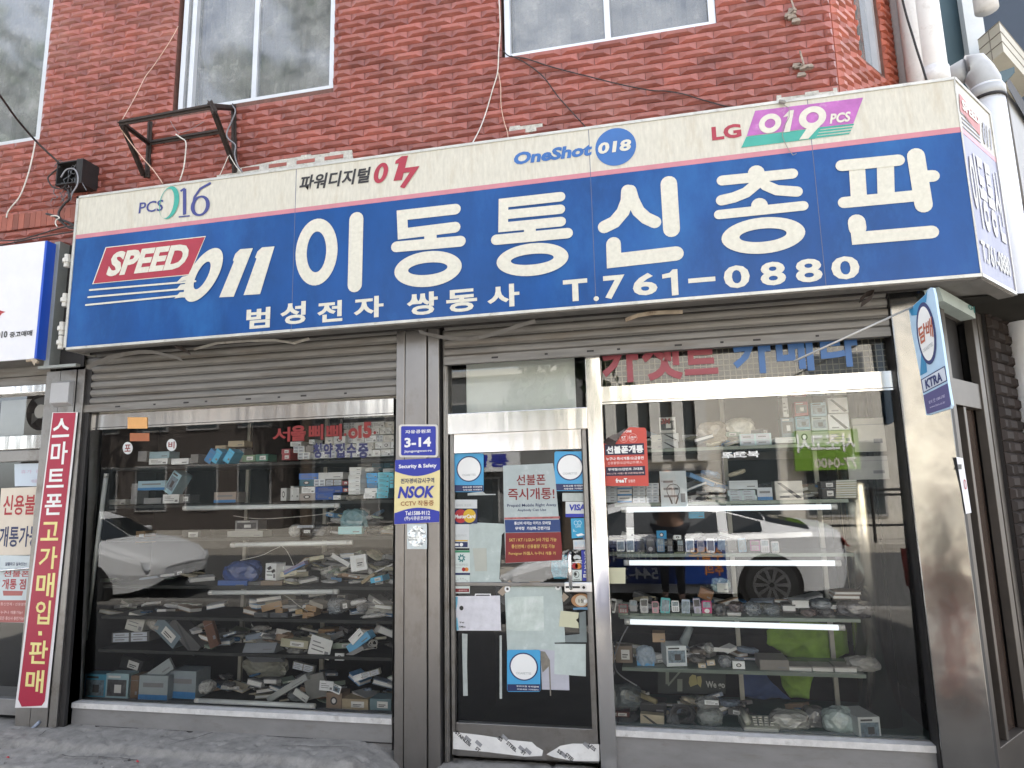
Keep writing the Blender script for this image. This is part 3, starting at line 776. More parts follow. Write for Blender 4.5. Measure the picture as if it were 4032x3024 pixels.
# second line of characters and the phone number
for s, x0, y0, x1, y1 in (('범', 969, 1208, 1066, 1297), ('성', 1103, 1185, 1206, 1281), ('전', 1249, 1181, 1350, 1272), ('자', 1393, 1163, 1511, 1257),
                          ('쌍', 1602, 1146, 1724, 1245), ('동', 1757, 1134, 1879, 1233), ('사', 1918, 1115, 2046, 1215)):
    b = MB(); txt(b, S, s, (x0, y0, x1, y1), bold=.032); sp('character', b, m_letter)
for s, x0, y0, x1, y1, bo in (('T', 2216, 1096, 2315, 1190, .03), ('.', 2337, 1166, 2359, 1187, .03), ('7', 2374, 1081, 2463, 1180, .03), ('6', 2489, 1072, 2590, 1167, .03), 
                              ('-', 2709, 1089, 2817, 1116, .0), ('0', 2846, 1041, 2955, 1139, .03), ('8', 2989, 1027, 3097, 1128, .03), ('8', 3127, 1015, 3241, 1116, .03), ('0', 3268, 1005, 3388, 1105, .03)):
    b = MB(); txt(b, S, s, (x0, y0, x1, y1), bold=bo); sp('digit' if s.isdigit() else 'character', b, m_letter)
b = MB(); poly(b, S, [(2646, 1164), (2672, 1161), (2667, 1059), (2648, 1061), (2636, 1074), (2607, 1081), (2608, 1097), (2642, 1092)], .004); sp('digit', b, m_letter)
# ---- SPEED 011
b = MB(); poly(b, S, [(416, 973), (811, 929), (747, 1083), (363, 1119)], .0025, 1); poly(b, S, [(419, 976), (807, 933), (744, 1080), (368, 1116)], .0032)
sp('red_flag', b, [m_redv, m_letter])
b = MB(); txt(b, S, 'SPEED', (414, 958, 757, 1092), lift=.005, bold=.045, ital=.30); sp('lettering', b, m_letter)
b = MB()
for a_, c_ in (((355, 1143), (772, 1108)), ((349, 1171), (753, 1136)), ((340, 1202), (700, 1166))): stroke(b, S, [a_, c_], 6.5, n=3)
sp('speed_line', b, m_letter)
b = MB(); ring(b, S, (803, 1083), (62, 101), (24, 52), shear=.42, off=(-4, 2)); 
poly(b, S, [Z4(*q) for q in ((1145, 170), (1180, 135), (1240, 120), (1262, 122), (1240, 160), (1190, 160))], .0065); poly(b, S, [Z4(*q) for q in ((1135, 225), (1170, 185), (1220, 178), (1245, 190), (1250, 222), (1170, 215))], .0067); poly(b, S, [Z4(*q) for q in ((1130, 275), (1165, 235), (1230, 230), (1275, 238), (1290, 270), (1180, 268))], .0069)
sp('digit', b, m_letter)
b = MB(); poly(b, S, [(863, 1171), (920, 1168), (996, 977), (946, 981), (926, 1000), (917, 1025), (921, 1030)], .0045); sp('digit', b, m_letter)
b = MB(); poly(b, S, [(959, 1162), (1024, 1158), (1081, 970), (1032, 974), (1014, 990), (1004, 1014), (1010, 1018)], .0045); sp('digit', b, m_letter)
# ---- top row of small logos
b = MB(); txt(b, S, 'PCS', (546, 786, 646, 842), bold=.012, ital=.05); sp('lettering', b, m_navy)
b = MB(); ring(b, S, (668, 799), (38, 63), (27, 57), off=(-8, 2), shear=.08); sp('digit', b, m_teal)
b = MB(); stroke(b, S, [z1(1198, 1392), z1(1198, 1225)], 13, cap=False); stroke(b, S, [z1(1160, 1407), z1(1232, 1400)], 5, cap=False); stroke(b, S, [z1(1172, 1240), z1(1200, 1222)], 8, cap=False)
ring(b, S, z1(1300, 1335), (37, 40), (22, 32)); stroke(b, S, A(z1)((1252, 1340), (1262, 1280), (1300, 1225), (1362, 1190)), 9)
sp('digit', b, m_navy)
b = MB(); txt(b, S, '파워디지털', (1174, 657, 1462, 755), bold=.03, ital=.18); sp('lettering', b, m_ink)
b = MB(); ring(b, S, (1501, 682), (27, 39), (9, 24), shear=.2); sp('digit', b, m_redv)
for s, x0, y0, x1, y1 in (('7', 1570, 655, 1653, 746),):
    b = MB(); txt(b, S, s, (x0, y0, x1, y1), lift=lay(), bold=.045, ital=.22); sp('digit', b, m_redv)
b = MB(); poly(b, S, [z2(*q) for q in ((338, 1172), (392, 1166), (432, 1008), (392, 1012), (352, 1042), (348, 1062), (372, 1058))], .004); sp('digit', b, m_redv)
b = MB(); txt(b, S, 'OneShot', (2016, 562, 2336, 652), bold=.045, ital=.2); sp('lettering', b, M('bright_blue_vinyl', (.035, .13, .38), .4, var=.1))
b = MB(); ring(b, S, (2424, 579), (80, 74), None, lift=.003); dsk = sp('blue_disc', b, M('bright_blue_vinyl'))
b = MB(); txt(b, S, '018', (2350, 548, 2490, 610), lift=.006, bold=.04, ital=.16); sp('lettering', b, m_letter)
b = MB(); txt(b, S, 'LG', (2800, 486, 2920, 555), bold=.04); sp('lettering', b, m_redv)
b = MB(); poly(b, S, [z3(*q) for q in ((470, 718), (1170, 632), (1106, 800), (900, 822), (415, 882))], .003); sp('magenta_flag', b, m_magenta)
b = MB(); poly(b, S, [z3(*q) for q in ((413, 886), (900, 826), (860, 898), (380, 957))], .003)
for k in range(4):
    y = 822 + k * 19; x = 895 - k * 6
    poly(b, S, [z3(*q) for q in ((x - 8, y + 3), (1112 - k * 9, y - 20), (1106 - k * 9, y - 10), (x - 14, y + 16))], .0032)
sp('teal_flag', b, m_teal)
b = MB(); ring(b, S, z3(565, 803), (44, 38), (21, 18), lift=.006, shear=.1); sp('digit', b, m_letter)
b = MB(); poly(b, S, [z3(*q) for q in ((655, 858), (695, 853), (722, 712), (690, 716), (650, 760), (682, 752))], .006); sp('digit', b, m_letter)
b = MB(); ring(b, S, z3(840, 765), (54, 44), (25, 21), lift=.006, shear=.1); poly(b, S, [z3(*q) for q in ((755, 905), (815, 898), (905, 800), (925, 745), (865, 800), (820, 810))], .0063); sp('digit', b, m_letter)
b = MB(); txt(b, S, 'PCS', (3262, 440, 3354, 490), lift=.006, bold=.035, ital=.2); sp('lettering', b, m_letter)
# ---- faded writing on the sign's end
zs = zz(3640, 0, 392 * 2212 / 929)
zsr = lambda x, y: (3640 + x * 392 / 929, y * 392 / 929)
b = MB(); poly(b, SP, [zsr(*q) for q in ((325, 868), (517, 1125), (522, 1270), (332, 1030))], .003); sp('red_flag', b, M('faded_red', (.36, .10, .09), .5, var=.15, scale=12))
r0 = SP.uv(*zsr(345, 1010)); r1 = SP.uv(*zsr(505, 1200))
ua, ub = SP.uv(*zsr(340, 960))[0], SP.uv(*zsr(508, 1160))[0]
va = SP.uv(*zsr(345, 1020))[1]; vb = SP.uv(*zsr(345, 935))[1]
b = MB(); txt(b, SP, 'SPEED', (ua, va, ub, vb), lift=.006, bold=.04, uv=True); sp('lettering', b, m_letter)
m_fade = M('faded_print', (.46, .455, .43), .5, var=.1)
m_fadb = M('faded_grey_print', (.24, .24, .29), .5, var=.2)
b = MB()
for k in range(4): 
    zk = va - .035 - .028 * k; b.slab([SQ(.03, zk, .003), SQ(ub * .95, zk, .003), SQ(ub * .95, zk + .009, .003), SQ(.03, zk + .009, .003)], CHN * -.001)
sp('speed_line', b, m_fadb)
b = MB(); txt(b, SP, '011', (ub + .03, szp + .04, sL - .03, szp + .20), lift=.004, bold=.03, uv=True, ital=.2); sp('lettering', b, m_fadb)
n = 4; zl, zh = sz0 + .30, sz0 + .76
for k, ch in enumerate('이동통신'):
    u0 = .04 + (sL - .06) * k / n; b = MB(); txt(b, SP, ch, (u0, zl, u0 + (sL - .06) / n * .86, zh), lift=.004, bold=.03, uv=True); sp('character', b, m_fade)
b = MB(); txt(b, SP, 'T.761-0880', (.05, sz0 + .09, sL - .04, sz0 + .22), lift=.004, bold=.025, uv=True); sp('lettering', b, m_fade)
# two small iron hooks and wire on the face of the sign
b = MB(); p0 = S.at(*z3(640, 665), .02); b.tube([p0 + Vector((-.012, .0, .01)), p0 + Vector((.012, -.004, 0)), p0 + Vector((.02, 0, -.004))], .012, 8)
b.tube([S.at(*z3(*q), .02) for q in ((655, 680), (690, 700), (690, 760), (650, 830), (645, 880), (665, 930), (690, 975), (715, 1005), (738, 995))], .0022, 5)
sp('hook_and_wire', b, M('grey_wire', (.25, .24, .22), .6))
# ================================================================== THINGS FIXED TO THE FRONT
def poster(name, label, cat, pl, quad, mat, th=.0012, lift=.0, group=None, curl=0.):
    """a sheet stuck on a plane; quad = picture corners TL, TR, BR, BL (or any outline)"""
    mb = MB(); pts = [pl.at(x, y, lift) for x, y in quad]
    base = min(pts, key=lambda p: p.z)
    mb.prism(pts, pl.n * th)
    o = mb.build(name, mat, base=base)
    tag(o, label, cat, group)
    return o
def ink(par, name, pl, items, mats):
    mb = MB()
    for it in items:
        k = it[0]
        if k == 't': txt(mb, pl, it[1], it[2], lift=it[4] if len(it) > 4 else .0032, bold=it[5] if len(it) > 5 else .02, m=it[3], res=2, mirror=len(it) > 6 and it[6])
        elif k == 'p': poly(mb, pl, it[1], it[3] if len(it) > 3 else .0022, it[2])
        elif k == 'r': ring(mb, pl, it[1], it[2], it[3], lift=it[5] if len(it) > 5 else .0026, m=it[4], n=28)
        elif k == 's': stroke(mb, pl, it[1], it[2], lift=.0028, m=it[3])
    return mb.build(name, mats, par)
def box4(f, x0, y0, x1, y1): return [f(x0, y0), f(x1, y0), f(x1, y1), f(x0, y1)]
def bx(f, x0, y0, x1, y1): a = f(x0, y0); b = f(x1, y1); return (*a, *b)
def rnd(f, x0, y0, x1, y1, r):
    out = []
    for cx, cy, a in ((x0 + r, y0 + r, 180), (x1 - r, y0 + r, 270), (x1 - r, y1 - r, 0), (x0 + r, y1 - r, 90)):
        for k in range(5): t = radians(a + 22.5 * k); out.append(f(cx + r * cos(t), cy + r * sin(t)))
    return out
paper = M('white_paper', (.58, .60, .60), .7, var=.07, scale=12)
paper_aq = M('aqua_white_paper', (.42, .48, .46), .6, var=.12, scale=14, dirt=(.64, .67, .65), dscale=14, dthr=.58)
sky_b = M('sky_blue_print', (.06, .33, .60), .4, var=.06)
navy_p = M('navy_print', (.018, .028, .10), .45, var=.1)
royal = M('royal_blue_print', (.022, .035, .33), .4, var=.08)
red_p = M('red_print', (.38, .022, .03), .45, var=.1)
maroon = M('maroon_print', (.20, .018, .02), .5, var=.15)
cream_y = M('pale_yellow_print', (.72, .62, .32), .5, var=.06)
wht = M('white_print', (.78, .78, .77), .5, var=.04)
blk = M('black_print', (.03, .03, .03), .5)
orange = M('orange_print', (.60, .20, .03), .5, var=.08)
yel = M('yellow_print', (.62, .40, .03), .5, var=.08)
grn = M('green_print', (.05, .26, .13), .5)
gry = M('grey_print_soft', (.40, .42, .42), .6, var=.15, scale=14)
pinkp = M('pink_print', (.62, .42, .42), .6)
GP = YP(-.013)                       # face of the door glass stickers
FP = YP(-.135)                       # pillar face stickers
zd1 = zz(1760, 1740, 600); zd2 = zz(1760, 2160, 600); zp = zz(1344, 1008, 1344); zp2 = zz(1344, 2016, 1344)
# ---- address plate and security sticker on the middle pillar
o = poster('address_plate', 'blue house number plate 3-14 with pale rim on the middle pillar', 'sign', FP, rnd(zp, 375, 1092, 628, 1305, 18), M('pale_rim', (.60, .58, .55), .4, .3), th=.006)
ink(o, 'plate_face', YP(-.141), [('p', rnd(zp, 387, 1103, 612, 1292, 10), 0)], [royal])
ink(o, 'lettering', YP(-.141), [('t', '자유공원로', bx(zp, 415, 1122, 582, 1153), 0), ('t', '3-14', bx(zp, 410, 1172, 582, 1242), 0, .0035, .035), ('t', 'Jayugongwon-ro', bx(zp, 408, 1252, 588, 1278), 0)], [wht])
o = poster('security_sticker', 'blue and yellow security company sticker below the house number on the pillar', 'sticker', FP, [zp(348, 1322), zp(640, 1308), (1344 + 636 * K, 2016 + 68 * K), (1344 + 342 * K, 2016 + 82 * K)], cream_y, th=.001)
arc = [zp(348, 1322), zp(640, 1308)] + [zp(640 - 292 * t, 1384 - 0 * t + 36 * sin(pi * t) + 12 * t) for t in [k / 10 for k in range(11)]]
arc2 = [(1344 + 342 * K, 2016 + 80 * K), (1344 + 635 * K, 2016 + 66 * K)] + [(1344 + (636 - 292 * t) * K, 1008 + (1655 + 12 * t - 30 * sin(pi * t)) * K) for t in [k / 10 for k in range(11)]]
ink(o, 'print', FP, [('p', arc, 0), ('p', arc2, 0), ('t', 'Security & Safety', bx(zp, 372, 1344, 618, 1384), 1, .0035, .03), ('t', '전자경비감시구역', bx(zp, 385, 1436, 602, 1476), 2),
    ('t', 'CCTV 작동중', bx(zp, 385, 1582, 600, 1622), 3, .0035, .015), ('t', 'Tel:1588-9112', bx(zp2, 415, -8, 575, 22), 1, .0035, .025), ('t', '(주)시큐온코리아', bx(zp2, 410, 26, 578, 58), 1, .0035, .02)], [royal, wht, navy_p, M('brown_print', (.28, .09, .03), .5)])
mb = MB(); txt(mb, FP, 'NSOK', bx(zp, 365, 1487, 612, 1572), lift=.0035, bold=.04, ital=.2); mb.build('lettering', royal, o)
o = poster('round_sticker', 'pale square sticker with a mirrored silver disc low on the middle pillar', 'sticker', FP, box4(zp2, 426, 78, 555, 240), M('pale_card', (.55, .60, .60), .5, var=.15, scale=20))
ink(o, 'silver_disc', FP, [('r', zp2(490, 158), (37, 41), None, 0)], [M('silver_film', (.75, .80, .82), .15, .7, var=.15, scale=20, wave=.4, wscale=30)])
# ---- door stickers: the three cigarette stickers
def cig(pl, f, x0, y0, x1, y1, label, lift=0):
    w, h = x1 - x0, y1 - y0
    o = poster('cigarette_sticker', label, 'sticker', pl, rnd(f, x0, y0, x1, y1, w * .06), sky_b, th=.001, lift=lift, group='blue cigarette stickers on the door')
    c = f(x0 + w * .5, y0 + h * .4)
    k = f(1, 0)[0] - f(0, 0)[0]
    q = YP(pl.p.y - lift)
    ink(o, 'print', q, [('r', c, (w * .43 * k, h * .335 * k), None, 0, .0018), ('r', c, (w * .39 * k, h * .305 * k), None, 1, .0024), ('p', box4(f, x0 + w * .01, y0 + h * .82, x1 - w * .01, y0 + h * .985), 0, .0018),
        ('t', 'CIGARETTES', (*f(x0 + w * .27, y0 + h * .525), *f(x0 + w * .73, y0 + h * .59)), 2, .0036, .01), ('t', '우리고장 우리담배', (*f(x0 + w * .28, y0 + h * .84), *f(x0 + w * .95, y0 + h * .90)), 1, .0036, .02), ('t', '지방세로 기여한다', (*f(x0 + w * .3, y0 + h * .915), *f(x0 + w * .95, y0 + h * .97)), 1, .0036, .02)],
        [navy_p, wht, gry])
    return o
cig(GP, zd1, 108, 168, 532, 728, 'blue sticker with a white circle at upper left of the door glass')
cig(GP, zd1, 1560, 138, 2012, 712, 'blue sticker with a white circle at upper right of the door glass')
cig(YP(-.0145), zp2, 1074, 893, 1290, 1165, 'blue sticker with a white circle near the bottom of the door glass', .002)
# ---- prepaid phone poster
m_pale = M('pale_poster', (.38, .43, .43), .55, var=.10, scale=8, dirt=(.58, .62, .62), dscale=9)
o = poster('prepaid_poster', 'pale poster with big dark red Korean lettering over blue and red bands in the door', 'poster', GP, [zd1(815, 345), zd1(1540, 310), zd1(1570, 500), zd1(1670, 1600), zd2(1670, 170), zd2(850, 215), zd1(830, 1180)], m_pale, lift=.0008)
ink(o, 'bands', GP, [('p', [zd1(838, 1132), zd1(1640, 1128), zd1(1650, 1305), zd1(850, 1318)], 0), ('p', [zd1(850, 1322), zd1(1652, 1308), zd1(1672, 1600), zd2(1665, 165), zd2(848, 212)], 1), ('p', [zd1(832, 1098), zd1(1638, 1080), zd1(1640, 1112), zd1(834, 1126)], 2)], [M('deep_blue_band', (.02, .05, .17), .5), maroon, M('thin_red_band', (.33, .1, .1), .5, var=.6, scale=30)])
ink(o, 'lettering', GP, [('t', '선불폰', bx(zd1, 1008, 466, 1432, 632), 0, .0036, .015), ('t', '즉시개통!', bx(zd1, 882, 660, 1562, 846), 0, .0036, .015), ('t', 'Prepaid Mobile Right Away', bx(zd1, 872, 888, 1588, 958), 1, .0036, .008), ('t', 'Anybody Can Use', bx(zd1, 1022, 965, 1440, 1018), 1, .0036, .008),
    ('t', '통신비 아끼는 아키스 모바일', bx(zd1, 975, 1150, 1505, 1205), 2), ('t', '무약정  가상화-간편가입', bx(zd1, 990, 1226, 1492, 1280), 2), ('t', 'SKT / KT / LGU+ 3사 가입 가능', bx(zd1, 900, 1388, 1590, 1450), 3), ('t', '통신연체 / 신용불량 가입 가능', bx(zd1, 935, 1485, 1565, 1545), 3), ('t', 'Foreigner 外国人 누구나 개통 가', bx(zd1, 895, 1590, 1580, 1650), 3)],
    [maroon, navy_p, wht, M('ochre_print', (.55, .36, .10), .5)])
# ---- card stickers
o = poster('points_sticker', 'white sticker with thin grey writing above the overlapping circles on the door', 'sticker', GP, box4(zd1, 92, 838, 438, 966), paper)
ink(o, 'lettering', GP, [('t', '아리따 포인트', bx(zd1, 132, 900, 358, 940), 0, .0032, .01)], [gry])
o = poster('card_sticker', 'dark sticker with overlapping red and yellow circles at left of the door glass', 'sticker', GP, box4(zd1, 92, 982, 440, 1186), navy_p)
ink(o, 'print', GP, [('r', zd1(200, 1078), (25, 27), None, 0, .002), ('r', zd1(328, 1074), (25, 27), None, 1, .0024), ('t', 'MasterCard', bx(zd1, 115, 1050, 412, 1112), 2, .0045, .03)], [red_p, yel, wht])
o = poster('card_sticker', 'white card sticker with navy foot at left of door', 'sticker', GP, box4(zd1, 92, 1195, 325, 1542), paper)
ink(o, 'print', GP, [('t', '신한카드', bx(zd1, 115, 1340, 292, 1380), 0, .003, .01), ('p', box4(zd1, 102, 1452, 300, 1528), 1), ('p', box4(zd1, 108, 1425, 300, 1442), 2), ('p', box4(zd1, 115, 1475, 170, 1508), 3, .003), ('r', zd1(210, 1490), (7, 7), None, 3)], [gry, navy_p, yel, wht])
o = poster('card_sticker', 'pale card sticker with a green pinwheel flower at left of the door', 'sticker', GP, [zd1(98, 1572), zd1(330, 1572), zd2(336, 352), zd2(95, 352)], M('pale_card_b', (.60, .66, .63), .5, var=.06))
petals = [('s', [zd2(213 + 28 * cos(t), 138 + 30 * sin(t)), zd2(213 + 48 * cos(t + .5), 138 + 52 * sin(t + .5))], 4.5, 0) for t in [k * 2 * pi / 8 for k in range(8)]]
ink(o, 'print', GP, [('p', [zd1(98, 1575), zd1(330, 1575), zd1(330, 1606), zd1(98, 1606)], 1)] + petals + [('t', '비씨카드', bx(zd2, 118, 216, 314, 254), 2), ('p', box4(zd2, 122, 276, 200, 284), 2), ('r', zd2(243, 302), (7, 8), None, 3), ('r', zd2(285, 302), (8, 8), None, 4), ('p', box4(zd2, 95, 352, 336, 380), 5)], [M('teal_print', (.02, .17, .17), .5), grn, gry, red_p, orange, navy_p])
o = poster('card_sticker', 'pale card sticker with an arc of letters and a maroon foot', 'sticker', GP, box4(zd2, 98, 385, 332, 648), M('pale_card_b'))
ink(o, 'print', GP, [('t', ch, bx(zd2, x, y, x + 22, y + 26), 0) for ch, x, y in (('카', 122, 455), ('드', 150, 434), ('결', 186, 422), ('제', 222, 422), ('가', 256, 436), ('능', 284, 456))] + [('p', box4(zd2, 165, 490, 255, 505), 1), ('p', box4(zd2, 106, 580, 322, 632), 2), ('t', '삼성카드', bx(zd2, 170, 592, 300, 620), 3)], [gry, navy_p, maroon, pinkp])
o = poster('card_sticker', 'white sticker with the big navy word VISA at right of the door', 'sticker', GP, box4(zd1, 1722, 868, 2052, 1092), paper)
mb = MB(); txt(mb, GP, 'VISA', bx(zd1, 1762, 902, 2026, 998), lift=.0035, bold=.04, ital=.15); mb.build('lettering', royal, o)
ink(o, 'foot_band', GP, [('p', box4(zd1, 1722, 1042, 2052, 1092), 0)], [royal])
o = poster('card_sticker', 'bright blue sticker with a pale looped ribbon at right of the door', 'sticker', GP, [zd1(1798, 1112), zd1(2005, 1106), zd1(2018, 1380), zd1(1812, 1402)], M('cyan_print', (.03, .30, .50), .4, var=.06))
ink(o, 'print', GP, [('r', zd1(1872, 1175), (8, 9), (6, 7), 0), ('r', zd1(1925, 1175), (8, 9), (6, 7), 0), ('t', 'LIFE', bx(zd1, 1868, 1212, 1945, 1242), 0), ('t', 'b..', bx(zd1, 1832, 1262, 1880, 1305), 0), ('p', [zd1(1870, 1345), zd1(1950, 1325), zd1(2000, 1350), zd1(1900, 1372)], 1)], [M('pale_blue_print', (.45, .66, .75), .5), wht])
o = poster('card_sticker', 'white sticker with faint blue syllables above the pull sign on the door', 'sticker', GP, [zd1(1830, 1425), zd1(2080, 1415), zd1(2086, 1560), zd1(1838, 1562)], paper)
ink(o, 'print', GP, [('t', '용기카드', bx(zd1, 1848, 1442, 2060, 1505), 0), ('t', '온라인상품권', bx(zd1, 1850, 1522, 2070, 1550), 1), ('p', [zd1(1970, 1365), zd1(2062, 1355), zd1(2066, 1412), zd1(1975, 1418)], 2)], [M('faint_blue_print', (.42, .55, .66), .5), pinkp, M('slate_blue_print', (.06, .14, .28), .5)])
o = poster('pull_sticker', 'tall blue pull sign with white Korean letters beside the door handle', 'sticker', GP, [zd1(1950, 1575), zd1(2088, 1570), zd2(2092, 465), zd2(1968, 470)], royal)
ink(o, 'lettering', GP, [('t', ch, bx(zd2, 1992, y, 2052, y + 62), 0, .0032, .03) for ch, y in (('당', 40), ('기', 108), ('세', 170), ('요', 232))] + [('t', 'PULL', bx(zd2, 1992, 325, 2062, 355), 0), ('p', box4(zd2, 1980, 372, 2076, 420), 0), ('t', 'VISA', bx(zd2, 1992, 384, 2066, 410), 1, .005)], [wht, royal])
o = poster('card_sticker', 'small dark sticker with red and orange circles beside the door handle', 'sticker', GP, box4(zd2, 1815, 195, 1950, 300), navy_p)
ink(o, 'print', GP, [('p', box4(zd2, 1815, 195, 1950, 212), 2), ('r', zd2(1858, 252), (12, 12), None, 0), ('r', zd2(1905, 252), (12, 12), None, 1)], [red_p, orange, wht])
o = poster('portrait_sticker', 'small pale sticker with a dark round drawing below the two orange circles beside the handle', 'sticker', GP, box4(zd2, 1822, 310, 1955, 470), M('pale_card_b'))
ink(o, 'print', GP, [('r', zd2(1880, 375), (11, 13), (9, 11), 0), ('r', zd2(1868, 370), (5, 7), None, 0), ('t', 'MEMBER', bx(zd2, 1838, 445, 1935, 460), 0)], [blk])
o = poster('card_sticker', 'tiny white arched badge right of the handle', 'sticker', GP, [zd2(1830, 130), zd2(1850, 100), zd2(1885, 90), zd2(1925, 102), zd2(1945, 132), zd2(1935, 160), zd2(1890, 145), zd2(1845, 155)], paper)
o = poster('round_badge', 'round orange and cream badge with a blue ribbon below the door lock', 'sticker', GP, [zd2(1948 + 144 * cos(t), 752 + 100 * sin(t)) for t in [k * 2 * pi / 24 for k in range(24)]], M('dull_orange', (.40, .21, .10), .5, var=.15, scale=20))
ink(o, 'print', GP, [('r', zd2(1950, 755), (24, 21), None, 0), ('t', '1등', bx(zd2, 1910, 728, 2010, 790), 1), ('p', box4(zd2, 1985, 740, 2060, 785), 3, .004), ('p', [zd2(1828, 862), zd2(1950, 850), zd2(2098, 858), zd2(2094, 895), zd2(1950, 885), zd2(1835, 890)], 2, .004)], [M('cream_print', (.55, .52, .44), .5), blk, M('ribbon_blue', (.10, .22, .36), .5), wht])
# ---- worn papers in the door
def plain(label, pl, quad, mat, lift=0, name='paper_sheet', cat='paper', **k): return poster(name, label, cat, pl, quad, mat, lift=lift, **k)
plain('large aqua white torn paper behind the card stickers at left of the door', YP(-.010), [zd1(320, 1200), zd1(435, 1170), zd1(858, 1190), zd1(850, 1290), zd1(795, 1350), zd1(790, 1500), zd2(780, 60), zd2(760, 440), zd2(795, 485), zd2(335, 486)], paper_aq)
plain('beige strip of old tape across the aqua paper in the door', YP(-.0118), [zd1(375, 1545), zd1(575, 1540), zd2(580, 325), zd2(410, 330)], M('old_tape', (.42, .43, .38), .6, var=.1))
o = plain('whitened empty notice with a blue left edge in the middle of the door', GP, [zd2(125, 690), zd2(770, 682), zd2(785, 1190), zd2(138, 1190)], M('whitened_sheet', (.62, .61, .65), .6, var=.14, scale=16, dirt=(.50, .48, .52), dscale=20, dthr=.55))
ink(o, 'print', GP, [('p', [zd2(125, 700), zd2(158, 700), zd2(152, 800), zd2(130, 900)], 0), ('p', [zd2(150, 1000), zd2(172, 1180), zd2(138, 1188), zd2(136, 1010)], 0), ('t', 'Tel', bx(zd2, 182, 1062, 250, 1082), 1, .0035, .03), ('t', 'Office', bx(zd2, 182, 1120, 272, 1146), 1, .0035, .03), ('r', zd2(212, 862), (8, 9), None, 1)], [M('cyan_edge', (.15, .42, .55), .5), blk])
plain('thin white bracket of plastic above the whitened notice in the door', YP(-.0122), [zd2(400, 685), zd2(410, 655), zd2(635, 655), zd2(640, 685), zd2(625, 685), zd2(618, 668), zd2(425, 668), zd2(418, 685)], wht, name='plastic_hook', cat='hook')
plain('big pale aqua sheet with studded corners in the middle of the door glass', YP(-.0085), [zd2(835, 540), zd2(1660, 515), zd2(1720, 1360), zd2(1560, 1365), zd2(1565, 1480), zp2(1300, 890), zp2(1076, 900)], paper_aq)
plain('half peeled greyish square sheet over the pale aqua sheet in the door', YP(-.0105), [zd2(870, 1010), zd2(880, 720), zd2(985, 700), zd2(1400, 690), zd2(1410, 1190), zd2(1040, 1195), zd2(875, 1170)], M('peeled_sheet', (.50, .56, .52), .6, var=.2, scale=13, dirt=(.70, .70, .70), dscale=7, dthr=.5))
for k, (c, lb) in enumerate((((878, 585), 'left'), ((1612, 555), 'right'))):
    o = poster('sucker_hook', f'white suction disc at the top {lb} corner of the aqua door sheet', 'hook', YP(-.0105), [zd2(c[0] + 42 * cos(t), c[1] + 48 * sin(t)) for t in [q * 2 * pi / 14 for q in range(14)]], wht, th=.004)
    ink(o, 'centre', YP(-.0145), [('r', zd2(*c), (5, 5), None, 0)], [blk])
o = plain('cream sticky note with a bitten right edge on the door glass', GP, [zd2(1650, 900), zd2(1915, 930), zd2(1905, 1010), zd2(1872, 1035), zd2(1908, 1080), zd2(1912, 1155), zd2(1625, 1130)], M('cream_note', (.55, .54, .38), .6, var=.08))
plain('light grey green square sheet at lower right of the door', YP(-.0085), [zd2(1565, 1380), zd2(2015, 1385), zp2(1585, 1065), zp2(1380, 1050)], M('grey_green_sheet', (.46, .52, .50), .6, var=.13, scale=14))
plain('dark grey strip behind the cream note in the door', YP(-.007), [zd2(1920, 930), zd2(2015, 905), zd2(2030, 1360), zd2(1725, 1360), zd2(1715, 1260), zd2(1925, 1240)], M('slate_sheet', (.17, .20, .20), .6, var=.2, scale=10))
plain('lilac translucent sheet behind the lowest blue sticker in the door', YP(-.008), [zp2(1080, 840), zp2(1375, 835), zp2(1475, 1050), zp2(1478, 1155), zp2(1300, 1150), zp2(1290, 900)], M('lilac_sheet', (.42, .42, .47), .6, var=.12, scale=9))
plain('brown crumpled tape trailing beside the lowest blue sticker on the door', YP(-.0095), [zp2(1245, 895), zp2(1320, 905), zp2(1352, 960), zp2(1360, 1190), zp2(1352, 1190), zp2(1345, 1000), zp2(1305, 1040), zp2(1285, 930)], M('brown_tape', (.20, .18, .15), .4, var=.4, scale=25))
for a, lb in (((1012, 520, 1090, 440, 1118, 465, 1045, 545), 'beside the top left sucker'), ((1218, 450, 1290, 450, 1290, 470, 1220, 470), 'at the top middle'), ((1440, 520, 1475, 550, 1440, 585, 1428, 550), 'at the right edge')):
    plain(f'scrap of brown tape {lb} of the aqua sheet in the door', YP(-.0112), [zp2(a[i], a[i + 1]) for i in (0, 2, 4, 6)], M('brown_scrap', (.33, .27, .21), .6), name='tape_scrap', cat='tape')
plain('long pale vertical strip at lower left of the door glass', YP(-.010), [zp2(782, 788), zp2(818, 790), zp2(815, 1000), zp2(820, 1190), zp2(790, 1192)], M('pale_strip', (.40, .43, .41), .6, var=.2, scale=18), name='tape_strip', cat='tape')
plain('thin white vertical strip in the lower middle of the door glass', YP(-.010), [zp2(1026, 800), zp2(1040, 800), zp2(1042, 1210), zp2(1026, 1210)], M('pale_strip'), name='tape_strip', cat='tape')
o = poster('hygiene_pack', 'crumpled bright blue plastic pack hanging behind the door handle', 'pack', YP(.03), [zd2(1530, 110), zd2(1600, 75), zd2(1740, 90), zd2(1765, 250), zd2(1740, 430), zd2(1560, 436), zd2(1520, 320)], M('blue_pack', (.05, .30, .45), .25, var=.5, scale=40, bump=.6, bscale=60), th=.02)
# small window labels
poster('white_label', 'plain pale label above the VISA sticker on the door', 'label', GP, box4(zd1, 1675, 742, 2050, 862), M('pale_strip'))
poster('white_label', 'bent pale tape just below the upper left cigarette sticker', 'label', YP(-.0145), [zd1(300, 745), zd1(520, 720), zd1(560, 755), zd1(705, 755), zd1(705, 770), zd1(300, 778)], M('pale_strip'))
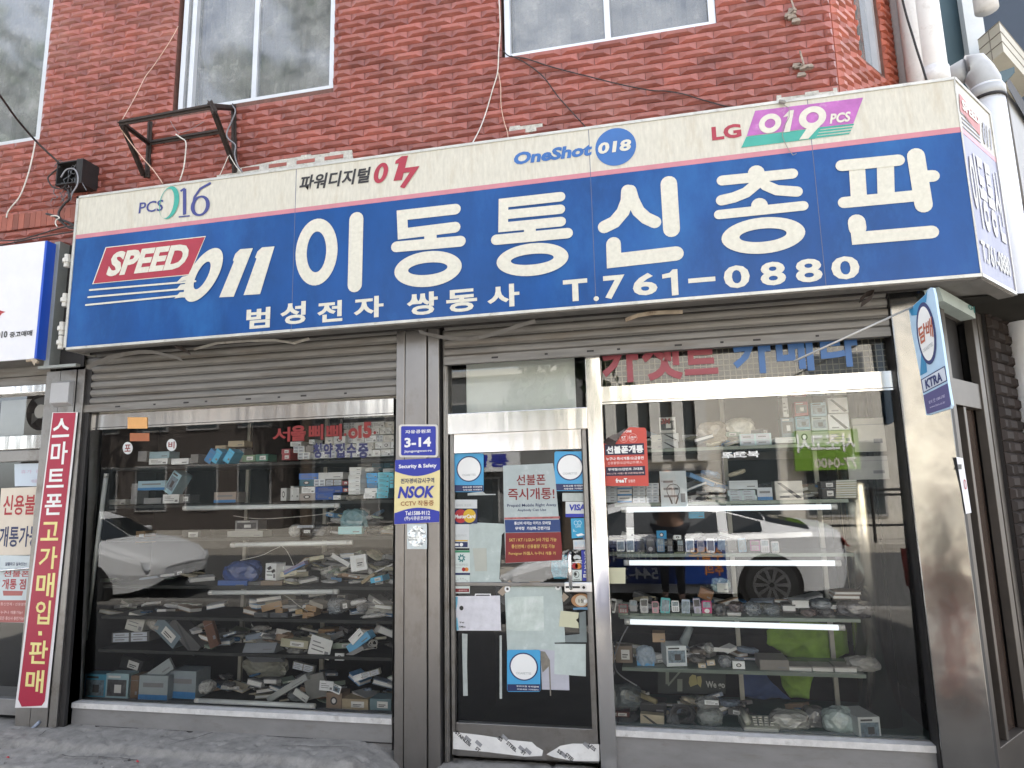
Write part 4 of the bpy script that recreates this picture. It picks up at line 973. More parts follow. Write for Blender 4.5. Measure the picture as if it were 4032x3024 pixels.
# ---- red poster on the right window
RP = GLP; zr = zz(2340, 1660, 260 * 2212 / 1598)
zr = lambda x, y: (2340 + x * 260 / 1598, 1660 + y * 260 / 1598)
m_rp = M('red_poster', (.52, .06, .045), .35, var=.08, scale=6)
o = poster('prepaid_poster', 'bright red poster with a curled dark top left corner stuck on the right window', 'poster', RP, [zr(190, 515), zr(520, 520), zr(700, 260), zr(850, 135), zr(1230, 150), zr(1262, 220), zr(1318, 1560), zr(222, 1560)], m_rp, lift=.004)
RQ = Plane(GLP.p + GLP.n * .005, GLP.n)
ink(o, 'print', RQ, [('p', [zr(250, 555), zr(1200, 520), zr(1215, 795), zr(265, 815)], 0), ('p', [zr(275, 1100), zr(1225, 1070), zr(1240, 1300), zr(282, 1318)], 0), ('t', '선불폰개통', bx(zr, 285, 565, 1190, 785), 1, .0036, .04), ('t', '누구나 즉시개통/요금충전', bx(zr, 280, 838, 1195, 945), 1, .0036, .02),
    ('t', '신용불량/요금체납/外國人', bx(zr, 320, 945, 1165, 1040), 2, .0036, .01), ('t', '무약정/쓰던번호 그대로', bx(zr, 330, 1105, 1170, 1195), 1, .0036, .025), ('t', '4G LTE 사용/ 중고폰매입판매', bx(zr, 305, 1215, 1200, 1285), 2, .0036, .01), ('t', 'freeT', bx(zr, 515, 1370, 800, 1485), 1, .0036, .035), ('t', '알뜰폰', bx(zr, 820, 1400, 995, 1475), 2, .0036, .02),
    ('t', 'e ONE', bx(zr, 700, 205, 905, 270), 1, .0036, .03), ('r', zr(710, 400), (17, 17), (16, 16), 2), ('r', zr(935, 395), (17, 17), (16, 16), 2), ('t', 'KT', bx(zr, 660, 350, 765, 415), 1, .0036, .02), ('t', 'LGU+', bx(zr, 850, 350, 1020, 410), 1, .0036, .02), ('t', '알뜰폰', bx(zr, 665, 425, 765, 462), 2), ('t', '알뜰폰', bx(zr, 875, 420, 975, 458), 2)],
    [M('dark_plum', (.022, .016, .045), .5), wht, M('pink_white_print', (.75, .50, .47), .5)])
mb = MB(); fold = [RP.at(*zr(*q), l) for q, l in (((190, 512), .006), ((480, 600), .02), ((540, 480), .035), ((640, 330), .03), ((720, 240), .015), ((780, 150), .008), ((560, 280), .04), ((330, 380), .045))]
mb.face([fold[0], fold[1], fold[2], fold[7]]); mb.face([fold[2], fold[3], fold[6], fold[7]]); mb.face([fold[3], fold[4], fold[5], fold[6]])
mb.build('curled_corner', M('dark_poster_back', (.075, .06, .06), .3, var=.3, scale=15), o)
# ---- writing stuck on the glass (each line of vinyl is one thing)
zl = zz(1000, 1640, 600)
GL = YP(-.026)
def vinyl(label, items, mats, pl, name='window_lettering'):
    mb = MB(); c = None
    for it in items:
        if it[0] == 't': txt(mb, pl, it[1], it[2], lift=.002, bold=it[4] if len(it) > 4 else .03, m=it[3])
        elif it[0] == 'r': ring(mb, pl, it[1], it[2], it[3], lift=.002, m=it[4])
        elif it[0] == 's': stroke(mb, pl, it[1], it[2], lift=.0022, m=it[3])
        else: poly(mb, pl, it[1], .0021, it[2])
    base = min(mb.v, key=lambda v: v.z).copy()
    o = mb.build(name, mats, base=base); return tag(o, label, 'lettering')
vinyl('dark red Korean vinyl lettering ending in 015 on the upper left window', [('t', '서', bx(zl, 270, 150, 530, 375), 0, .02), ('t', '울', bx(zl, 535, 125, 755, 360), 0, .05), ('t', '삐', bx(zl, 795, 110, 1010, 345), 0, .03), ('t', '삐', bx(zl, 1050, 105, 1280, 345), 0, .03), ('r', zl(1325, 260), (5, 6), None, 0), ('r', zl(1440, 245), (19, 21), (8, 9), 0), ('t', 'I', bx(zl, 1515, 130, 1565, 315), 0, .04), ('t', '5', bx(zl, 1585, 75, 1710, 315), 0, .05), ('r', zl(1755, 235), (5, 6), None, 0)], [M('red_vinyl_film', (.20, .012, .012), .45, var=.15)], GLP)
vinyl('navy Korean vinyl lettering below the red line on the left window', [('t', '청', bx(zl, 860, 385, 985, 605), 0, .04), ('t', '약', bx(zl, 1010, 385, 1145, 605), 0, .04), ('t', '접', bx(zl, 1180, 385, 1320, 600), 0, .04), ('t', '수', bx(zl, 1345, 385, 1485, 605), 0, .04), ('t', '중', bx(zl, 1515, 385, 1660, 605), 0, .04)], [M('navy_vinyl_film', (.014, .018, .085), .45, var=.12)], GLP)
TP = YP(-.006); zt = zz(1344, 1008, 1344); zt2 = zz(2688, 1008, 1344)
vinyl('big red Korean letters on the grid transom, tops hidden by the shutter', [('t', '카', bx(zt, 1680, 520, 1930, 828), 0, .035), ('t', '셋', bx(zt, 1935, 490, 2215, 812), 0, .035), ('t', '트', (*zt2(0, 540), *zt2(232, 775)), 0, .035)], [M('rose_vinyl', (.30, .055, .075), .4, var=.1)], TP)
vinyl('big blue Korean letters on the grid transom beside the red ones', [('t', '카', bx(zt2, 310, 470, 580, 770), 0, .035), ('t', '메', bx(zt2, 590, 455, 855, 755), 0, .035), ('t', '라', bx(zt2, 875, 440, 1145, 728), 0, .035)], [M('blue_vinyl_film', (.045, .14, .36), .4, var=.1)], TP)
zw = zz(2340, 1560, 600)
vinyl('white peeled Korean letters low on the grey area of the right window', [('t', '주PC', bx(zw, 1870, 805, 2212, 905), 0, .02), ('t', '노트북', (*(2840, 1775), *(2990, 1805)), 0, .02)], [wht], GLP)
# note on right window, earphone box poster etc
o = poster('sticky_note', 'cream square note at the left edge of the right window', 'note', GLP, box4(zz(2340, 2000, 600), 155, 868, 452, 1098), M('cream_note'))
# orange note on the left head rail, dark orange note under it
z4 = Z4
poster('orange_note', 'orange notice stuck on the bright rail above the left window', 'note', YP(-.053), box4(z4, 828, 1045, 955, 1118), M('orange_paper', (.72, .38, .14), .6, var=.1))
poster('orange_note', 'dull dark orange notice at the top of the left window glass', 'note', GLP, box4(z4, 842, 1148, 968, 1200), M('dark_orange_paper', (.36, .12, .05), .6, var=.1))
for cx, cy, ch, lb in ((828, 1245, '포', 'left'), (1112, 1225, '비', 'right')):
    o = poster('round_label', f'white oval label with a dark red syllable, {lb} of two in the left window', 'label', GLP, [z4(cx + 32 * cos(t), cy + 40 * sin(t)) for t in [k * 2 * pi / 20 for k in range(20)]], paper)
    ink(o, 'lettering', GLP, [('t', ch, bx(z4, cx - 20, cy - 24, cx + 22, cy + 24), 0)], [maroon])
# ---- tall red banner on the left pillar
BP = YP(-.128)
zb = lambda x, y: (x * 560 / 1032, 1540 + y * 560 / 1032)
zc_ = zz(0, 2016, 1344)
o = poster('hanging_banner', 'tall narrow red banner with white and yellow Korean letters on the left pillar', 'banner', BP, [zb(382, 155), zb(566, 152), zc_(308, 1268), zc_(98, 1268)], M('white_vinyl_banner', (.72, .70, .70), .5, var=.06), th=.002)
ink(o, 'red_field', YP(-.130), [('p', [zb(386, 158), zb(550, 156), zc_(290, 1225), zc_(270, 1255), zc_(140, 1262), zc_(118, 1215)], 0)], [M('crimson_vinyl', (.36, .012, .045), .4, var=.06)])
L_ = [('t', '스', (*zb(378, 195), *zb(515, 338)), 0), ('t', '마', (*zb(365, 365), *zb(500, 535)), 0), ('t', '트', (*zb(338, 562), *zb(475, 702)), 0), ('t', '폰', (*zb(322, 745), *zb(460, 900)), 0),
      ('t', '고', (*zb(295, 948), *zb(435, 1085)), 1), ('t', '가', (*zb(280, 1128), *zb(425, 1290)), 1), ('t', '매', (*zb(258, 1318), *zb(405, 1495)), 1), ('t', '입', bx(zc_, 225, 572, 335, 728), 1), ('p', box4(zc_, 248, 772, 272, 800), 1, .0036), ('t', '판', bx(zc_, 185, 830, 318, 985), 1), ('t', '매', bx(zc_, 162, 1020, 292, 1172), 1)]
ink(o, 'lettering', YP(-.130), [(*q, .0036, .018) if q[0] == 't' else q for q in L_], [wht, M('yellow_letter', (.75, .66, .26), .45)])
mb = MB(); mb.tube([zc_p for zc_p in [YP(-.12).at(*zc_(*q)) for q in ((265, 1275), (290, 1300), (285, 1330), (262, 1355))]], .004, 6); mb.tube([YP(-.13).at(*zc_(*q)) for q in ((255, 1360), (200, 1410), (160, 1445), (135, 1462))], .012, 8, r2=.004)
o = mb.build('dangling_cable', M('white_blue_cable', (.30, .34, .42), .4, var=.7, scale=14), base=YP(-.13).at(*zc_(135, 1462)), smooth=True); tag(o, 'loose taped cable end dangling below the red banner', 'cable')
# grey electricity box
mb = MB(); a, b_ = W(*Z4(345, 985), -.12), W(*Z4(485, 805), -.12)
mb.hexa([(a.x, -.12, a.z), (b_.x + .01, -.12, a.z), (b_.x + .01, -.03, a.z), (a.x, -.03, a.z)], [(a.x, -.12, b_.z), (b_.x + .01, -.12, b_.z), (b_.x + .01, -.03, b_.z), (a.x, -.03, b_.z)])
mb.hexa([(a.x + .01, -.17, a.z + .03), (b_.x, -.17, a.z + .03), (b_.x + .005, -.12, a.z + .003), (a.x + .003, -.12, a.z + .003)], [(a.x + .01, -.17, b_.z - .02), (b_.x, -.17, b_.z - .02), (b_.x + .005, -.12, b_.z - .003), (a.x + .003, -.12, b_.z - .003)])
o = mb.build('meter_box', M('grey_plastic_box', (.40, .40, .41), .45, var=.06), base=a, bevel=.006); tag(o, 'grey plastic electricity box above the red banner', 'box')
# ---- cigarette shop sign sticking out on the right
TS0 = W(3572, 1230, -.38)
zk = lambda x, y: (3430 + x * 602 / 1665, 1100 + y * 602 / 1665)
# plane of the blade: turned so that it is seen at a slant
KN = Vector((-.80, -.60, 0)).normalized()
KP = Plane(W(3640, 1400, -.42), KN)
out = [zk(410, 330), zk(460, 285), zk(590, 165), zk(612, 118), zk(650, 86), zk(672, 92), zk(690, 160), zk(765, 620), zk(835, 1120), zk(878, 1370), zk(862, 1405), zk(620, 1480), zk(600, 1478), zk(540, 1080), zk(440, 560)]
blade = thing('tobacco_sign', 'slanting blue and white tobacco shop sign on a thin rod by the steel corner pillar', 'sign', KP.at(*zk(610, 1478)))
mb = MB(); mb.prism([KP.at(x, y) for x, y in out], -KN * .02); mb.build('sign_blade', M('pale_blue_sign', (.42, .58, .74), .35, var=.06), blade)
def kp(*pts): return [zk(*q) for q in pts]
mb = MB(); poly(mb, KP, kp((412, 332), (462, 288), (590, 168), (612, 120), (600, 250), (560, 260), (510, 330), (500, 390), (440, 395)), .002); poly(mb, KP, kp((545, 800), (600, 900), (610, 1010), (535, 1050)), .002)
mb.build('blue_field', M('strong_blue_sign', (.035, .22, .42), .35), blade)
def kell(cx, cy, rx, ry, tilt=-.13): return [zk(cx + rx * cos(t) + tilt * -ry * sin(t) * -1, cy + ry * sin(t)) for t in [k * 2 * pi / 36 for k in range(36)]]
mb = MB(); poly(mb, KP, kell(602, 588, 104, 340, .10), .003); mb.build('dark_ring', M('ring_navy', (.03, .04, .14), .4), blade)
mb = MB(); poly(mb, KP, kell(597, 590, 84, 295, .10), .005); mb.build('white_oval', wht, blade)
def kq(s, quad, mat, bold=.02, name='lettering', lift=.0075):
    """text mapped on a picture quad TL TR BR BL lying in the blade's plane"""
    V, F = text_mesh(s, bold); mb = MB(); tl, tr, br, bl = [KP.at(*zk(*q), lift) for q in quad]
    for a, b_ in V: mb.v.append((bl * (1 - a) + br * a) * (1 - b_) + (tl * (1 - a) + tr * a) * b_)
    for f_ in F: mb.f.append(tuple(f_)); mb.m.append(0)
    mb.build(name, mat, blade)
kq('담', [(510, 520), (588, 465), (598, 665), (535, 712)], M('rust_red_print', (.42, .12, .07), .5), .03)
kq('배', [(592, 455), (655, 402), (680, 625), (602, 640)], M('rust_red_print'), .02)
kq('CIGARETTES', [(558, 765), (668, 680), (676, 722), (566, 800)], gry, .01)
mb = MB(); poly(mb, KP, kp((540, 1092), (802, 940), (830, 1105), (568, 1240)), .002); mb.build('dark_frame', M('ring_navy'), blade)
mb = MB(); poly(mb, KP, kp((552, 1098), (796, 956), (820, 1098), (574, 1226)), .004); mb.build('name_field', M('pale_sign_field', (.60, .64, .72), .5), blade)
kq('KTRA', [(582, 1095), (762, 1003), (778, 1105), (598, 1198)], M('ring_navy'), .04)
mb = MB(); poly(mb, KP, kp((568, 1262), (832, 1130), (868, 1355), (855, 1388), (622, 1466), (605, 1462)), .003); mb.build('purple_field', M('dull_purple', (.085, .075, .20), .45, var=.1), blade)
kq('문의 ☎ 1588-5785', [(625, 1325), (800, 1245), (804, 1290), (632, 1362)], M('lilac_print', (.45, .42, .58), .5), .015)
kq('www.ktra.co.kr', [(635, 1385), (805, 1320), (808, 1345), (640, 1405)], M('lilac_print'), .01)
mb = MB(); e1_ = KP.at(*zk(470, 290), -.01); e0_ = W(*Z6(722, 682), -.60)
e0_ = EYE + ray(*Z6(722, 682)) * 3.78; 
mb.tube([e1_, e0_], .006, 8); mb.build('rod', M('grey_rod', (.42, .41, .39), .4, .5), blade, smooth=True)
# ---- white notice and letters on the cut-off side
o = poster('white_notice', 'narrow white notice with a red ring behind the steel corner pillar', 'notice', Plane(k0, CHN), [Z6(1773, 1302), Z6(1815, 1310), (2688 + 1870 * K, 2016 + 5 * K), (2688 + 1835 * K, 2016 + 12 * K)], M('white_notice_paper', (.66, .66, .70), .6, var=.05), lift=.004)
ink(o, 'print', Plane(k0 + CHN * .005, CHN), [('r', Z6(1828, 1480), (5, 19), (3, 14), 0), ('p', box4(Z6, 1786, 1350, 1808, 1382), 1)], [red_p, blk])
# ================================================================== NEIGHBOURS, PIPES, WIRES
# ---- the shop on the left
NX1 = LPX0 - .01
nb = thing('neighbour_shop', 'neighbouring shop front at the left edge with posters on its glass', 'building', (NX1 - .8, 0, 0))
mb = MB()
zA, zB = W(*Z4(150, 1165), -.02).z, W(*Z4(150, 1245), -.02).z
mb.box(NX1 - 2.2, NX1, -.05, .03, zB - .01, zA, 0); mb.box(NX1 - 2.2, NX1, -.045, .03, W(*Z4(150, 1330), -.02).z, zB - .02, 1)
zh_ = W(*Z4(150, 870), -.03).z
mb.box(NX1 - 2.2, NX1, -.07, .0, zh_ - .03, zh_ + .03, 0)
mb.box(NX1 - 2.2, NX1, -.03, .04, .16, .27, 2); mb.box(NX1 - .05, NX1, -.03, .04, .16, zh_, 1)
mb.build('shop_frame', [m_chrome, m_steel_dull, m_apron], nb, bevel=.003)
pn = MB(); pn.face([(NX1 - 2.2, .0, .27), (NX1 - .05, .0, .27), (NX1 - .05, .0, 2.6), (NX1 - 2.2, .0, 2.6)]); pn.build('pane', m_glass, nb)
mb = MB(); mb.face([(NX1 - 2.3, 1.2, 0), (NX1 - .02, 1.2, 0), (NX1 - .02, 1.2, 2.8), (NX1 - 2.3, 1.2, 2.8)]); mb.face([(NX1 - .02, 0.05, 0), (NX1 - .02, 1.2, 0), (NX1 - .02, 1.2, 2.8), (NX1 - .02, 0.05, 2.8)]); mb.face([(NX1 - 2.3, .05, 2.8), (NX1, .05, 2.8), (NX1, 1.2, 2.8), (NX1 - 2.3, 1.2, 2.8)])
mb.box(NX1 - .65, NX1 - .1, .10, .12, W(*Z4(150, 1160), .1).z, W(*Z4(150, 930), .1).z, 1)
mb.build('room_shell', [m_dark, M('grey_curtain')], nb)
mb = MB()
zz0 = zh_ + .03
for k in range(5): mb.box(NX1 - 2.2, NX1 - .01, -.06 - .008 * (k % 2), -.02, zz0 + .075 * k, zz0 + .075 * k + .07)
mb.build('roller_shutter', m_shut, nb)
mb = MB(); mb.box(NX1 - 2.2, NX1 + .02, -.02, .3, zz0 + .3, 3.05); mb.build('upper_wall', m_soffit, nb)
# exhaust fan in the neighbour's transom
fc = W(*Z4(285, 1010), .03)
fan = thing('exhaust_fan', 'dark round exhaust fan in the transom of the neighbouring shop', 'fan', fc)
mb = MB(); mb.tube([fc + Vector((0, -.02, 0)), fc + Vector((0, .06, 0))], .15, 28, cap=False); mb.tube([fc + Vector((0, .055, 0)), fc + Vector((0, .06, 0))], .15, 28); mb.build('housing', m_black, fan, smooth=False)
mb = MB()
for k in range(4):
    t = k * pi / 2 + .4; d = Vector((cos(t), 0, sin(t))); e = Vector((-sin(t), 0, cos(t)))
    mb.face([fc + d * .03 - e * .02, fc + d * .13 - e * .05 + Vector((0, .02, 0)), fc + d * .13 + e * .05 - Vector((0, .01, 0)), fc + d * .03 + e * .02])
mb.build('blade_set', M('dark_plastic', (.06, .06, .058), .4), fan)
mb = MB(); mb.tube([fc + Vector((.0, -.035, 0)), fc + Vector((.0, .03, 0))], .055, 20); mb.build('motor', M('motor_grey', (.22, .21, .19), .5), fan)
# neighbour's light box sign
NY = -.30; NSx = W(*Z4(283, 5), NY).x; NSb = W(*Z4(210, 665), NY)
nst = W(190, 947, NY).z
ns = thing('neighbour_sign', 'white light box sign with a blue end at the left edge of the photo', 'sign', (NSx - 1, NY, NSb.z))
NP = YP(NY)
mb = MB(); mb.box(NSx - 2.2, NSx, NY, NY + .02, NSb.z, nst); mb.build('white_panel', M('white_light_box', (.70, .70, .74), .4, var=.05), ns)
mb = MB(); mb.box(NSx, NSx + .02, NY, -.06, NSb.z, nst); mb.build('blue_end', M('blue_end_panel', (.02, .085, .50), .4, var=.06), ns)
mb = MB(); mb.box(NSx - 2.2, NSx, NY + .02, -.06, NSb.z + .003, nst + .0); mb.build('casing', m_soffit, ns)
ink(ns, 'lettering', NP, [('t', '중고매매', bx(Z4, 62, 480, 212, 530), 0, .003, .025), ('t', '010', bx(Z4, -22, 485, 52, 535), 0, .003, .025), ('p', [Z4(-40, 350), Z4(0, 352), Z4(12, 356), Z4(36, 362), Z4(12, 372), Z4(0, 388), Z4(-40, 400)], 1)], [blk, red_p])
mb = MB(); mb.tube([NP.at(*Z4(175, 680)), NP.at(*Z4(215, 672)), NP.at(*Z4(245, 690))], .012, 6); mb.face([NP.at(*Z4(200, 672), .01), NP.at(*Z4(240, 670), .01), NP.at(*Z4(222, 712), .01)])
mb.build('torn_scrap', M('bare_wood'), ns)
# posters of the neighbour
NG = YP(-.004)
o = poster('shop_notice', 'cream notice with red and navy Korean words at the left edge', 'notice', NG, [zb(10, 705), zb(310, 692), zb(290, 1195), zb(-30, 1190)], M('cream_notice', (.68, .60, .50), .6, var=.06))
ink(o, 'lettering', NG, [('t', '신용불량', (*zb(18, 748), *zb(345, 902)), 0, .003, .02), ('t', '개통가능', (*zb(-12, 978), *zb(290, 1132)), 1, .003, .02)], [red_p, navy_p])
o = poster('shop_notice', 'pale blue nearly blank notice above the cream one at the left', 'notice', NG, [zb(105, 528), zb(325, 522), zb(310, 690), zb(108, 690)], M('pale_blue_notice', (.55, .62, .70), .6, var=.05))
ink(o, 'lettering', NG, [('t', '휴가  중', (*zb(152, 568), *zb(300, 600)), 0, .003, .0), ('t', '개통점', (*zb(222, 640), *zb(300, 668)), 0, .003, .0)], [M('faint_pink_print', (.55, .40, .52), .5)])
o = poster('shop_notice', 'white notice over a red band below the cream one at the left', 'notice', NG, [zb(-20, 1192), zb(250, 1188), zb(235, 1500), zc_(172, 718), zc_(-20, 714)], M('pale_blue_notice_b', (.58, .64, .66), .6, var=.06))
ink(o, 'lettering', NG, [('p', [zc_(-20, 572), zc_(200, 572), zc_(176, 716), zc_(-20, 714)], 0), ('t', '알뜰하고 실속있는!', bx(zc_, 35, 325, 175, 348), 1), ('t', '선불폰', bx(zc_, 22, 380, 195, 420), 2, .003, .015), ('t', '개통 점', bx(zc_, 12, 432, 172, 502), 2, .003, .02), ('p', [zc_(18, 510), zc_(150, 512), zc_(142, 542), zc_(22, 542)], 0),
    ('t', '통신연체 / 신용불량', bx(zc_, 5, 585, 178, 608), 3, .004, .01), ('t', '누구나 개통가능!', bx(zc_, 5, 638, 150, 662), 3, .004, .02), ('t', '모든 통신사 충전가능!', bx(zc_, 0, 675, 160, 702), 3, .004, .02)], [M('dusty_red', (.40, .12, .11), .5), navy_p, red_p, M('pink_white_print')])
mb = MB(); mb.tube([NG.at(*zc_(-20, 382), .02), NG.at(*zc_(215, 362), .02)], .008, 8); o = mb.build('door_bar', m_chrome, base=NG.at(*zc_(100, 370)), smooth=True); tag(o, 'thin chrome push bar across the notices of the left shop', 'bar')
# ---- grey metal channel and white insulators between the two signs
mb = MB(); q0 = W(*Z4(345, 715), -.2); q1 = W(*Z4(375, 0), -.2)
x0_, x1_ = W(*Z4(335, 300), -.2).x, W(*Z4(470, 300), -.2).x
mb.box(x0_, x0_ + .05, -.22, -.12, q0.z, nst + .02); mb.box(x0_ + .05, x1_ + .08, -.13, -.12, q0.z, nst + .02, 1); mb.box(x0_ - .03, x1_ + .12, -.24, -.2, q0.z - .02, q0.z)
o = mb.build('metal_channel', [M('grey_zinc', (.30, .32, .31), .5, .4, var=.15), m_black], base=(x0_, -.2, q0.z)); tag(o, 'grey metal channel hung between the white sign and the blue sign', 'bracket')
for k, (zx, zy) in enumerate(((450, 30), (438, 285), (418, 470), (412, 560))):
    p = W(*Z4(zx, zy), -.28)
    mb = MB(); mb.tube([p + Vector((-.02, 0, -.05)), p + Vector((-.02, 0, -.03)), p + Vector((-.02, 0, .03)), p + Vector((-.02, 0, .05))], .022, 10); mb.tube([p + Vector((-.02, 0, -.015)), p + Vector((-.02, 0, .015))], .033, 10)
    o = mb.build('insulator', M('porcelain', (.62, .61, .57), .3, var=.12), base=p, smooth=False)
    tag(o, ('topmost', 'second from the top', 'third from the top', 'lowest')[k] + ' white porcelain insulator at the left end of the blue sign', 'insulator', 'insulators by the sign')
# ---- things on the brick wall
BW = -.045
za = zz(0, 0, 1344)
FR = -.50                                                     # front edge of the old bracket
def wl(x, y): return W(*za(x, y), BW)
def fl_(x, y): return W(*za(x, y), FR)
def bar(mb, p, q, w=.022, m=0):
    d = (q - p).normalized(); a = d.cross(Vector((0, 0, 1)) if abs(d.z) < .9 else Vector((0, 1, 0))).normalized(); b = d.cross(a)
    for s_, t_ in ((a, b), (b, a)):
        mb.slab([p - s_ * w, q - s_ * w, q + s_ * w, p + s_ * w], t_ * .006, m)
br = thing('iron_bracket', 'black rusty angle iron bracket jutting from the brick wall below the window', 'bracket', wl(960, 1150))
for nm, segs in (('front_bar', [(fl_(775, 800), fl_(1375, 690))]), ('side_frame', [(wl(975, 790), wl(955, 1150)), (fl_(790, 800), wl(965, 930)), (fl_(795, 810), wl(935, 1140))]),
                 ('side_frame', [(wl(1515, 680), wl(1522, 1120)), (fl_(1360, 660), fl_(1395, 730)), (fl_(1375, 690), wl(1512, 1060)), (fl_(1375, 690), wl(1515, 700))]), ('wall_bar', [(wl(985, 925), wl(1435, 850))])):
    mb = MB()
    for p, q in segs: bar(mb, p, q)
    mb.build(nm, m_rust, br)
jb = thing('junction_box', 'open black junction box with tangled wires on the brick wall', 'box', W(*za(490, 1220), -.1))
a, b_ = W(*za(385, 1215), -.16), W(*za(525, 1050), -.16)
mb = MB(); mb.box(a.x, b_.x, -.05, -.04, a.z, b_.z); mb.box(a.x, a.x + .01, -.2, -.04, a.z, b_.z); mb.box(b_.x, b_.x + .06, -.2, -.04, a.z - .01, b_.z + .005); mb.box(a.x, b_.x, -.2, -.04, b_.z - .01, b_.z); mb.box(a.x, b_.x, -.2, -.04, a.z, a.z + .01)
mb.build('case', m_black, jb)
rng = random.Random(4)
mb = MB()
for k in range(9):
    p = Vector((rng.uniform(a.x + .02, b_.x), -.14, rng.uniform(a.z + .03, b_.z - .03))); pts = [p]
    for q in range(8): p = p + Vector((rng.uniform(-.05, .05), rng.uniform(-.02, .01), rng.uniform(-.06, .03))); pts.append(p)
    mb.tube(pts, .0035, 5)
mb.build('wire_tangle', M('old_grey_cable', (.16, .17, .19), .5, var=.5, scale=20), jb, smooth=True)
def cable(label, pts, r, mat, y, f=None, name='cable', sag=0):
    ys = y if isinstance(y, (list, tuple)) else [y] * len(pts)
    P_ = [W(*(f(*p) if f else p), yy) for p, yy in zip(pts, ys)]
    # smooth the line a little
    out = []
    for k in range(len(P_) - 1):
        p0, p1, p2, p3 = P_[max(k - 1, 0)], P_[k], P_[k + 1], P_[min(k + 2, len(P_) - 1)]
        for t in (0, .25, .5, .75):
            out.append(.5 * ((2 * p1) + (p2 - p0) * t + (2 * p0 - 5 * p1 + 4 * p2 - p3) * t * t + (3 * p1 - p0 - 3 * p2 + p3) * t ** 3))
    out.append(P_[-1])
    mb = MB(); mb.tube(out, r, 6); o = mb.build(name, mat, base=min(out, key=lambda q: q.z), smooth=True)
    return tag(o, label, 'cable')
cab_w = M('white_cable', (.62, .60, .55), .5, var=.15, scale=20); cab_k = M('black_cable', (.02, .018, .018), .5, var=.3); cab_g = M('grey_cable', (.24, .24, .26), .5, var=.3)
cab_p = M('peach_string', (.60, .42, .33), .7, var=.2)
cable('thick black cable falling from the left edge to the black junction box', [(-60, 560), (0, 620), (100, 760), (210, 890), (300, 980), (395, 1065)], .008, cab_k, [-.9, -.8, -.55, -.35, -.25, -.16], za)
cable('white cable hanging on the brick wall left of the junction box', [(230, 915), (212, 1010), (180, 1140), (130, 1270), (75, 1340), (50, 1375), (42, 1410)], .006, cab_w, -.07, za)
cable('black cable looping out of the junction box on its left', [(390, 1080), (330, 1130), (310, 1160), (340, 1210), (400, 1222), (440, 1180), (445, 1120)], .006, cab_k, -.19, za)
cable('grey cable looping over the mouth of the junction box', [(395, 1150), (430, 1100), (480, 1095), (505, 1140), (500, 1200), (470, 1250), (455, 1300)], .006, cab_g, -.20, za)
for k, (pts, lb) in enumerate((([(440, 1230), (450, 1280), (440, 1300), (410, 1330), (380, 1380), (395, 1420), (440, 1440), (480, 1460)], 'black cable bundle curling below the junction box toward the blue sign'), ([(300, 1385), (350, 1400), (390, 1430), (440, 1470), (490, 1480)], 'dark thick cable over the top left corner of the blue sign'), ([(0, 1590), (150, 1560), (300, 1530), (480, 1500)], 'black cable lying on top of the white neighbouring sign'), ([(0, 1560), (120, 1555), (250, 1520), (420, 1470), (490, 1462)], 'second black cable running along the white neighbouring sign'))):
    cable(lb, pts, .009 if k < 2 else .006, cab_k, -.22, za)
cable('white wire bent like a hook beside the dark cables at the sign corner', [(330, 1400), (365, 1398), (385, 1412), (365, 1425), (360, 1450), (372, 1470)], .005, cab_w, -.24, za)
cable('peach string slanting down the wall from the window to the iron bracket', [(1155, 170), (1100, 270), (1000, 420), (940, 500), (880, 620), (790, 780)], .0028, cab_p, [-.06, -.07, -.1, -.2, -.3, -.48], za)
cable('pale wire falling from the left arm of the iron bracket to the sign', [(780, 830), (850, 930), (930, 1030), (1000, 1110), (1055, 1190)], .004, cab_p, [-.48, -.4, -.35, -.3, -.3], za)
cable('white bent wire below the middle of the iron bracket', [(1140, 870), (1170, 892), (1203, 918), (1203, 985), (1190, 1090), (1165, 1170)], .005, cab_w, -.2, za)
cable('thin grey wire arching under the iron bracket front bar', [(1105, 785), (1130, 830), (1165, 860), (1230, 840), (1320, 790)], .0022, cab_g, -.2, za)
cable('grey cable winding down the right arm of the iron bracket', [(1500, 680), (1525, 720), (1500, 790), (1470, 860), (1480, 900), (1525, 940), (1520, 1000), (1540, 1070), (1570, 1115)], .006, cab_g, -.1, za)
cable('cream wire at the right foot of the iron bracket reaching the sign', [(1470, 960), (1490, 1010), (1525, 1070), (1560, 1115)], .0035, cab_w, -.14, za)
cable('thin cream wire leaning left at the right foot of the bracket', [(1480, 1010), (1450, 1080), (1422, 1140)], .003, cab_w, -.14, za)
zb2 = zz(1344, 0, 1344)
cable('white cable hanging beside the right upper window down to the sign', [(1022, 0), (1030, 180), (1020, 330), (1012, 470), (980, 580), (940, 720), (900, 830), (848, 930)], .0045, cab_w, [-.06] * 6 + [-.2, -.36], zb2)
cable('thin pinkish wire beside the white cable below the right upper window', [(1018, 470), (1032, 560), (1035, 680), (1055, 790), (1075, 850), (1080, 890)], .0032, cab_p, -.07, zb2)
cable('long black cable slanting from the right window corner across the bricks', [(1050, 330), (1090, 365), (1180, 375), (1260, 400), (1350, 430), (1500, 470), (1620, 500), (1800, 545), (2000, 585), (2100, 590), (2212, 608), (2350, 650), (2500, 690), (2570, 690)], .0045, cab_k, -.06, zb2)
cable('short black cable from the right window corner down to the sign', [(1100, 362), (1180, 400), (1260, 455), (1320, 510), (1400, 620), (1480, 710), (1585, 825)], .004, cab_k, -.06, zb2)
z3_ = zz(2688, 0, 1344)
